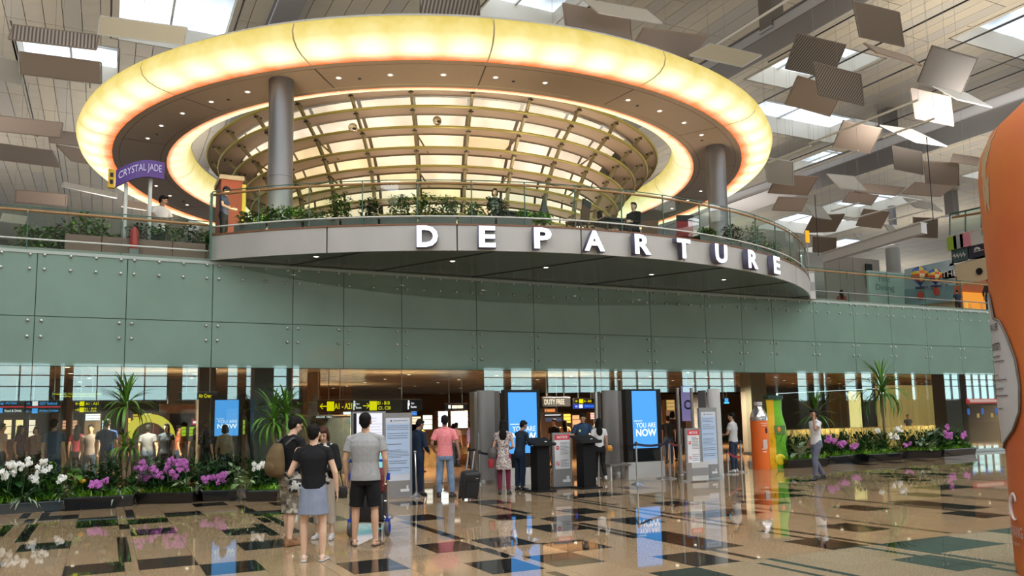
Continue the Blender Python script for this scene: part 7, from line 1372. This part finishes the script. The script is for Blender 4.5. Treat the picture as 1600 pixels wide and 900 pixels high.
# orange shop
a = Yp(1506,484,25.4); b = Yp(1560,484,25.4); hq = Yp(1530,456,25.4).z-5.68; t = thing('orange_shop','small bright orange lit shopfront on the upper deck by the cup','shop',(a.x,25.4,5.68)); w_ = b.x-a.x
MB().box(0,w_,.25,.35,0,hq).build('lit_back', glow('shop_orange_glow', (1,.32,.04), 1.3), t); MB().box(-.1,w_,-.05,.35,hq,hq+.25).build('fascia', mat('shop_red', (.55,.10,.03), .5), t); MB().box(-.12,0,0,.35,0,hq).build('side_post', mat('shop_red'), t)
for k in range(9): MB().box(w_*(k+.2)/9,w_*(k+.6)/9,.1,.2,hq*.15,hq*(.5+.3*((k*3) % 4)/4)).build('hanging_goods', mat('goods%d' % (k % 3), [(.7,.3,.05),(.8,.55,.1),(.6,.1,.03)][k % 3], .5, em=(1,.5,.1), es=.5), t)
# big round pillar and escalators
p = at(1395,400,1,46); k = pxm(p); t = thing('round_pillar','pale grey round pillar under the low beam on the upper deck','column',(p.x,46,5.68)); r = 10.5/k; MB().lathe([(r,0),(r,ztop((p.x,46,0),388)-5.68)], 28).build('shaft', mat('pillar_pale', (.42,.43,.44), .4), t, smooth=True); MB().lathe([(r+.1,0),(r+.1,.3),(r,.35)], 28).build('base_ring', LGREY, t)
for i, (x0, x1, lab) in enumerate([(1276,1296,'first, at the left'),(1305,1328,'second'),(1338,1356,'third, at the right')]):
    p = Yp(x0, 470, 30); q = Yp(x1, 422, 36); t = thing('escalator','escalator with glass sides on the upper deck, %s' % lab,'escalator',(p.x,30,5.68)); d = Vector((1.3, 2.4, 1.3))
    for sx in (0,.9): MB().slab([(sx,0,0),(sx+d.x,d.y,d.z),(sx+d.x,d.y,d.z+.6),(sx,0,.6)], (.04,0,0)).build('glass_side', RAILG, t); MB().tube([(sx,0,.65),(sx+d.x,d.y,d.z+.65)], .04, 6).build('handrail', mat('escalator_rail', (.55,.57,.58), .35), t)
    for k in range(14): s = k/14; MB().box(.05,.87,0,.45,0,.14, Matrix.Translation((d.x*s,d.y*s,d.z*s))).build('step', mat('step_dark', (.06,.055,.05), .6), t)
    MB().slab([(0,0,-.0),(.94,0,-.0),(.94+d.x,d.y,d.z-.3),(d.x,d.y,d.z-.3)], (0,0,.2)).build('truss', LGREY, t)
a = Yp(1340,424,48); t = thing('deck_partition','pale grey partition wall with a small dark screen behind the escalators','partition',(Yp(1290,424,48).x,48,5.68)); w_ = Yp(1375,424,48).x-t.location.x; hq = Yp(1330,402,48).z-5.68
for k in range(4): MB().box(w_*k/4+.02,w_*(k+1)/4-.02,0,.2,0,hq).build('wall_panel', mat('partition_pale', (.42,.38,.34), .6), t)
MB().box(w_*.72,w_*.84,-.1,0,hq*.72,hq*.95).build('screen', BLACK, t)

# low brown wall and planter strip behind the left railing
a, b = Yp(100,390,21.0), Yp(322,385,21.0); t = thing('low_wall','low reddish brown wall with a planting strip behind the left railing','wall',(a.x,21.0,5.67)); w_ = b.x-a.x
for k in range(4): MB().box(w_*k/4+.01,w_*(k+1)/4-.01,0,.12,0,.42).build('wall_panel', mat('brown_wall', (.24,.13,.10), .6), t)
MB().box(0,w_,.12,.6,.3,.36).build('soil', SOIL, t)
for i, (px, rx, rz) in enumerate([(222,.4,.55),(262,.45,.6),(300,.4,.6),(322,.3,.5)]):
    p = Yp(px, 360, 21.4); bush(p, 6.0, rx, rz*1.1, 'green shrub behind the low brown wall, %s from the left' % ORD[i], [LD,LG,LD,LG][i], 200, .12, 5, 500+i)
for i, x in enumerate((3.5, 8.5, 13.5, 18.5)): lamp_area('terrace_fill_lamp', (x, [20.6,19.3,19.4,21.0][i], 6.3), .5, .5, 170, (1,.80,.56), (PI*.86 if True else 0, 0, 0))  # hidden lamps added to lift the louvre boards and ring soffit
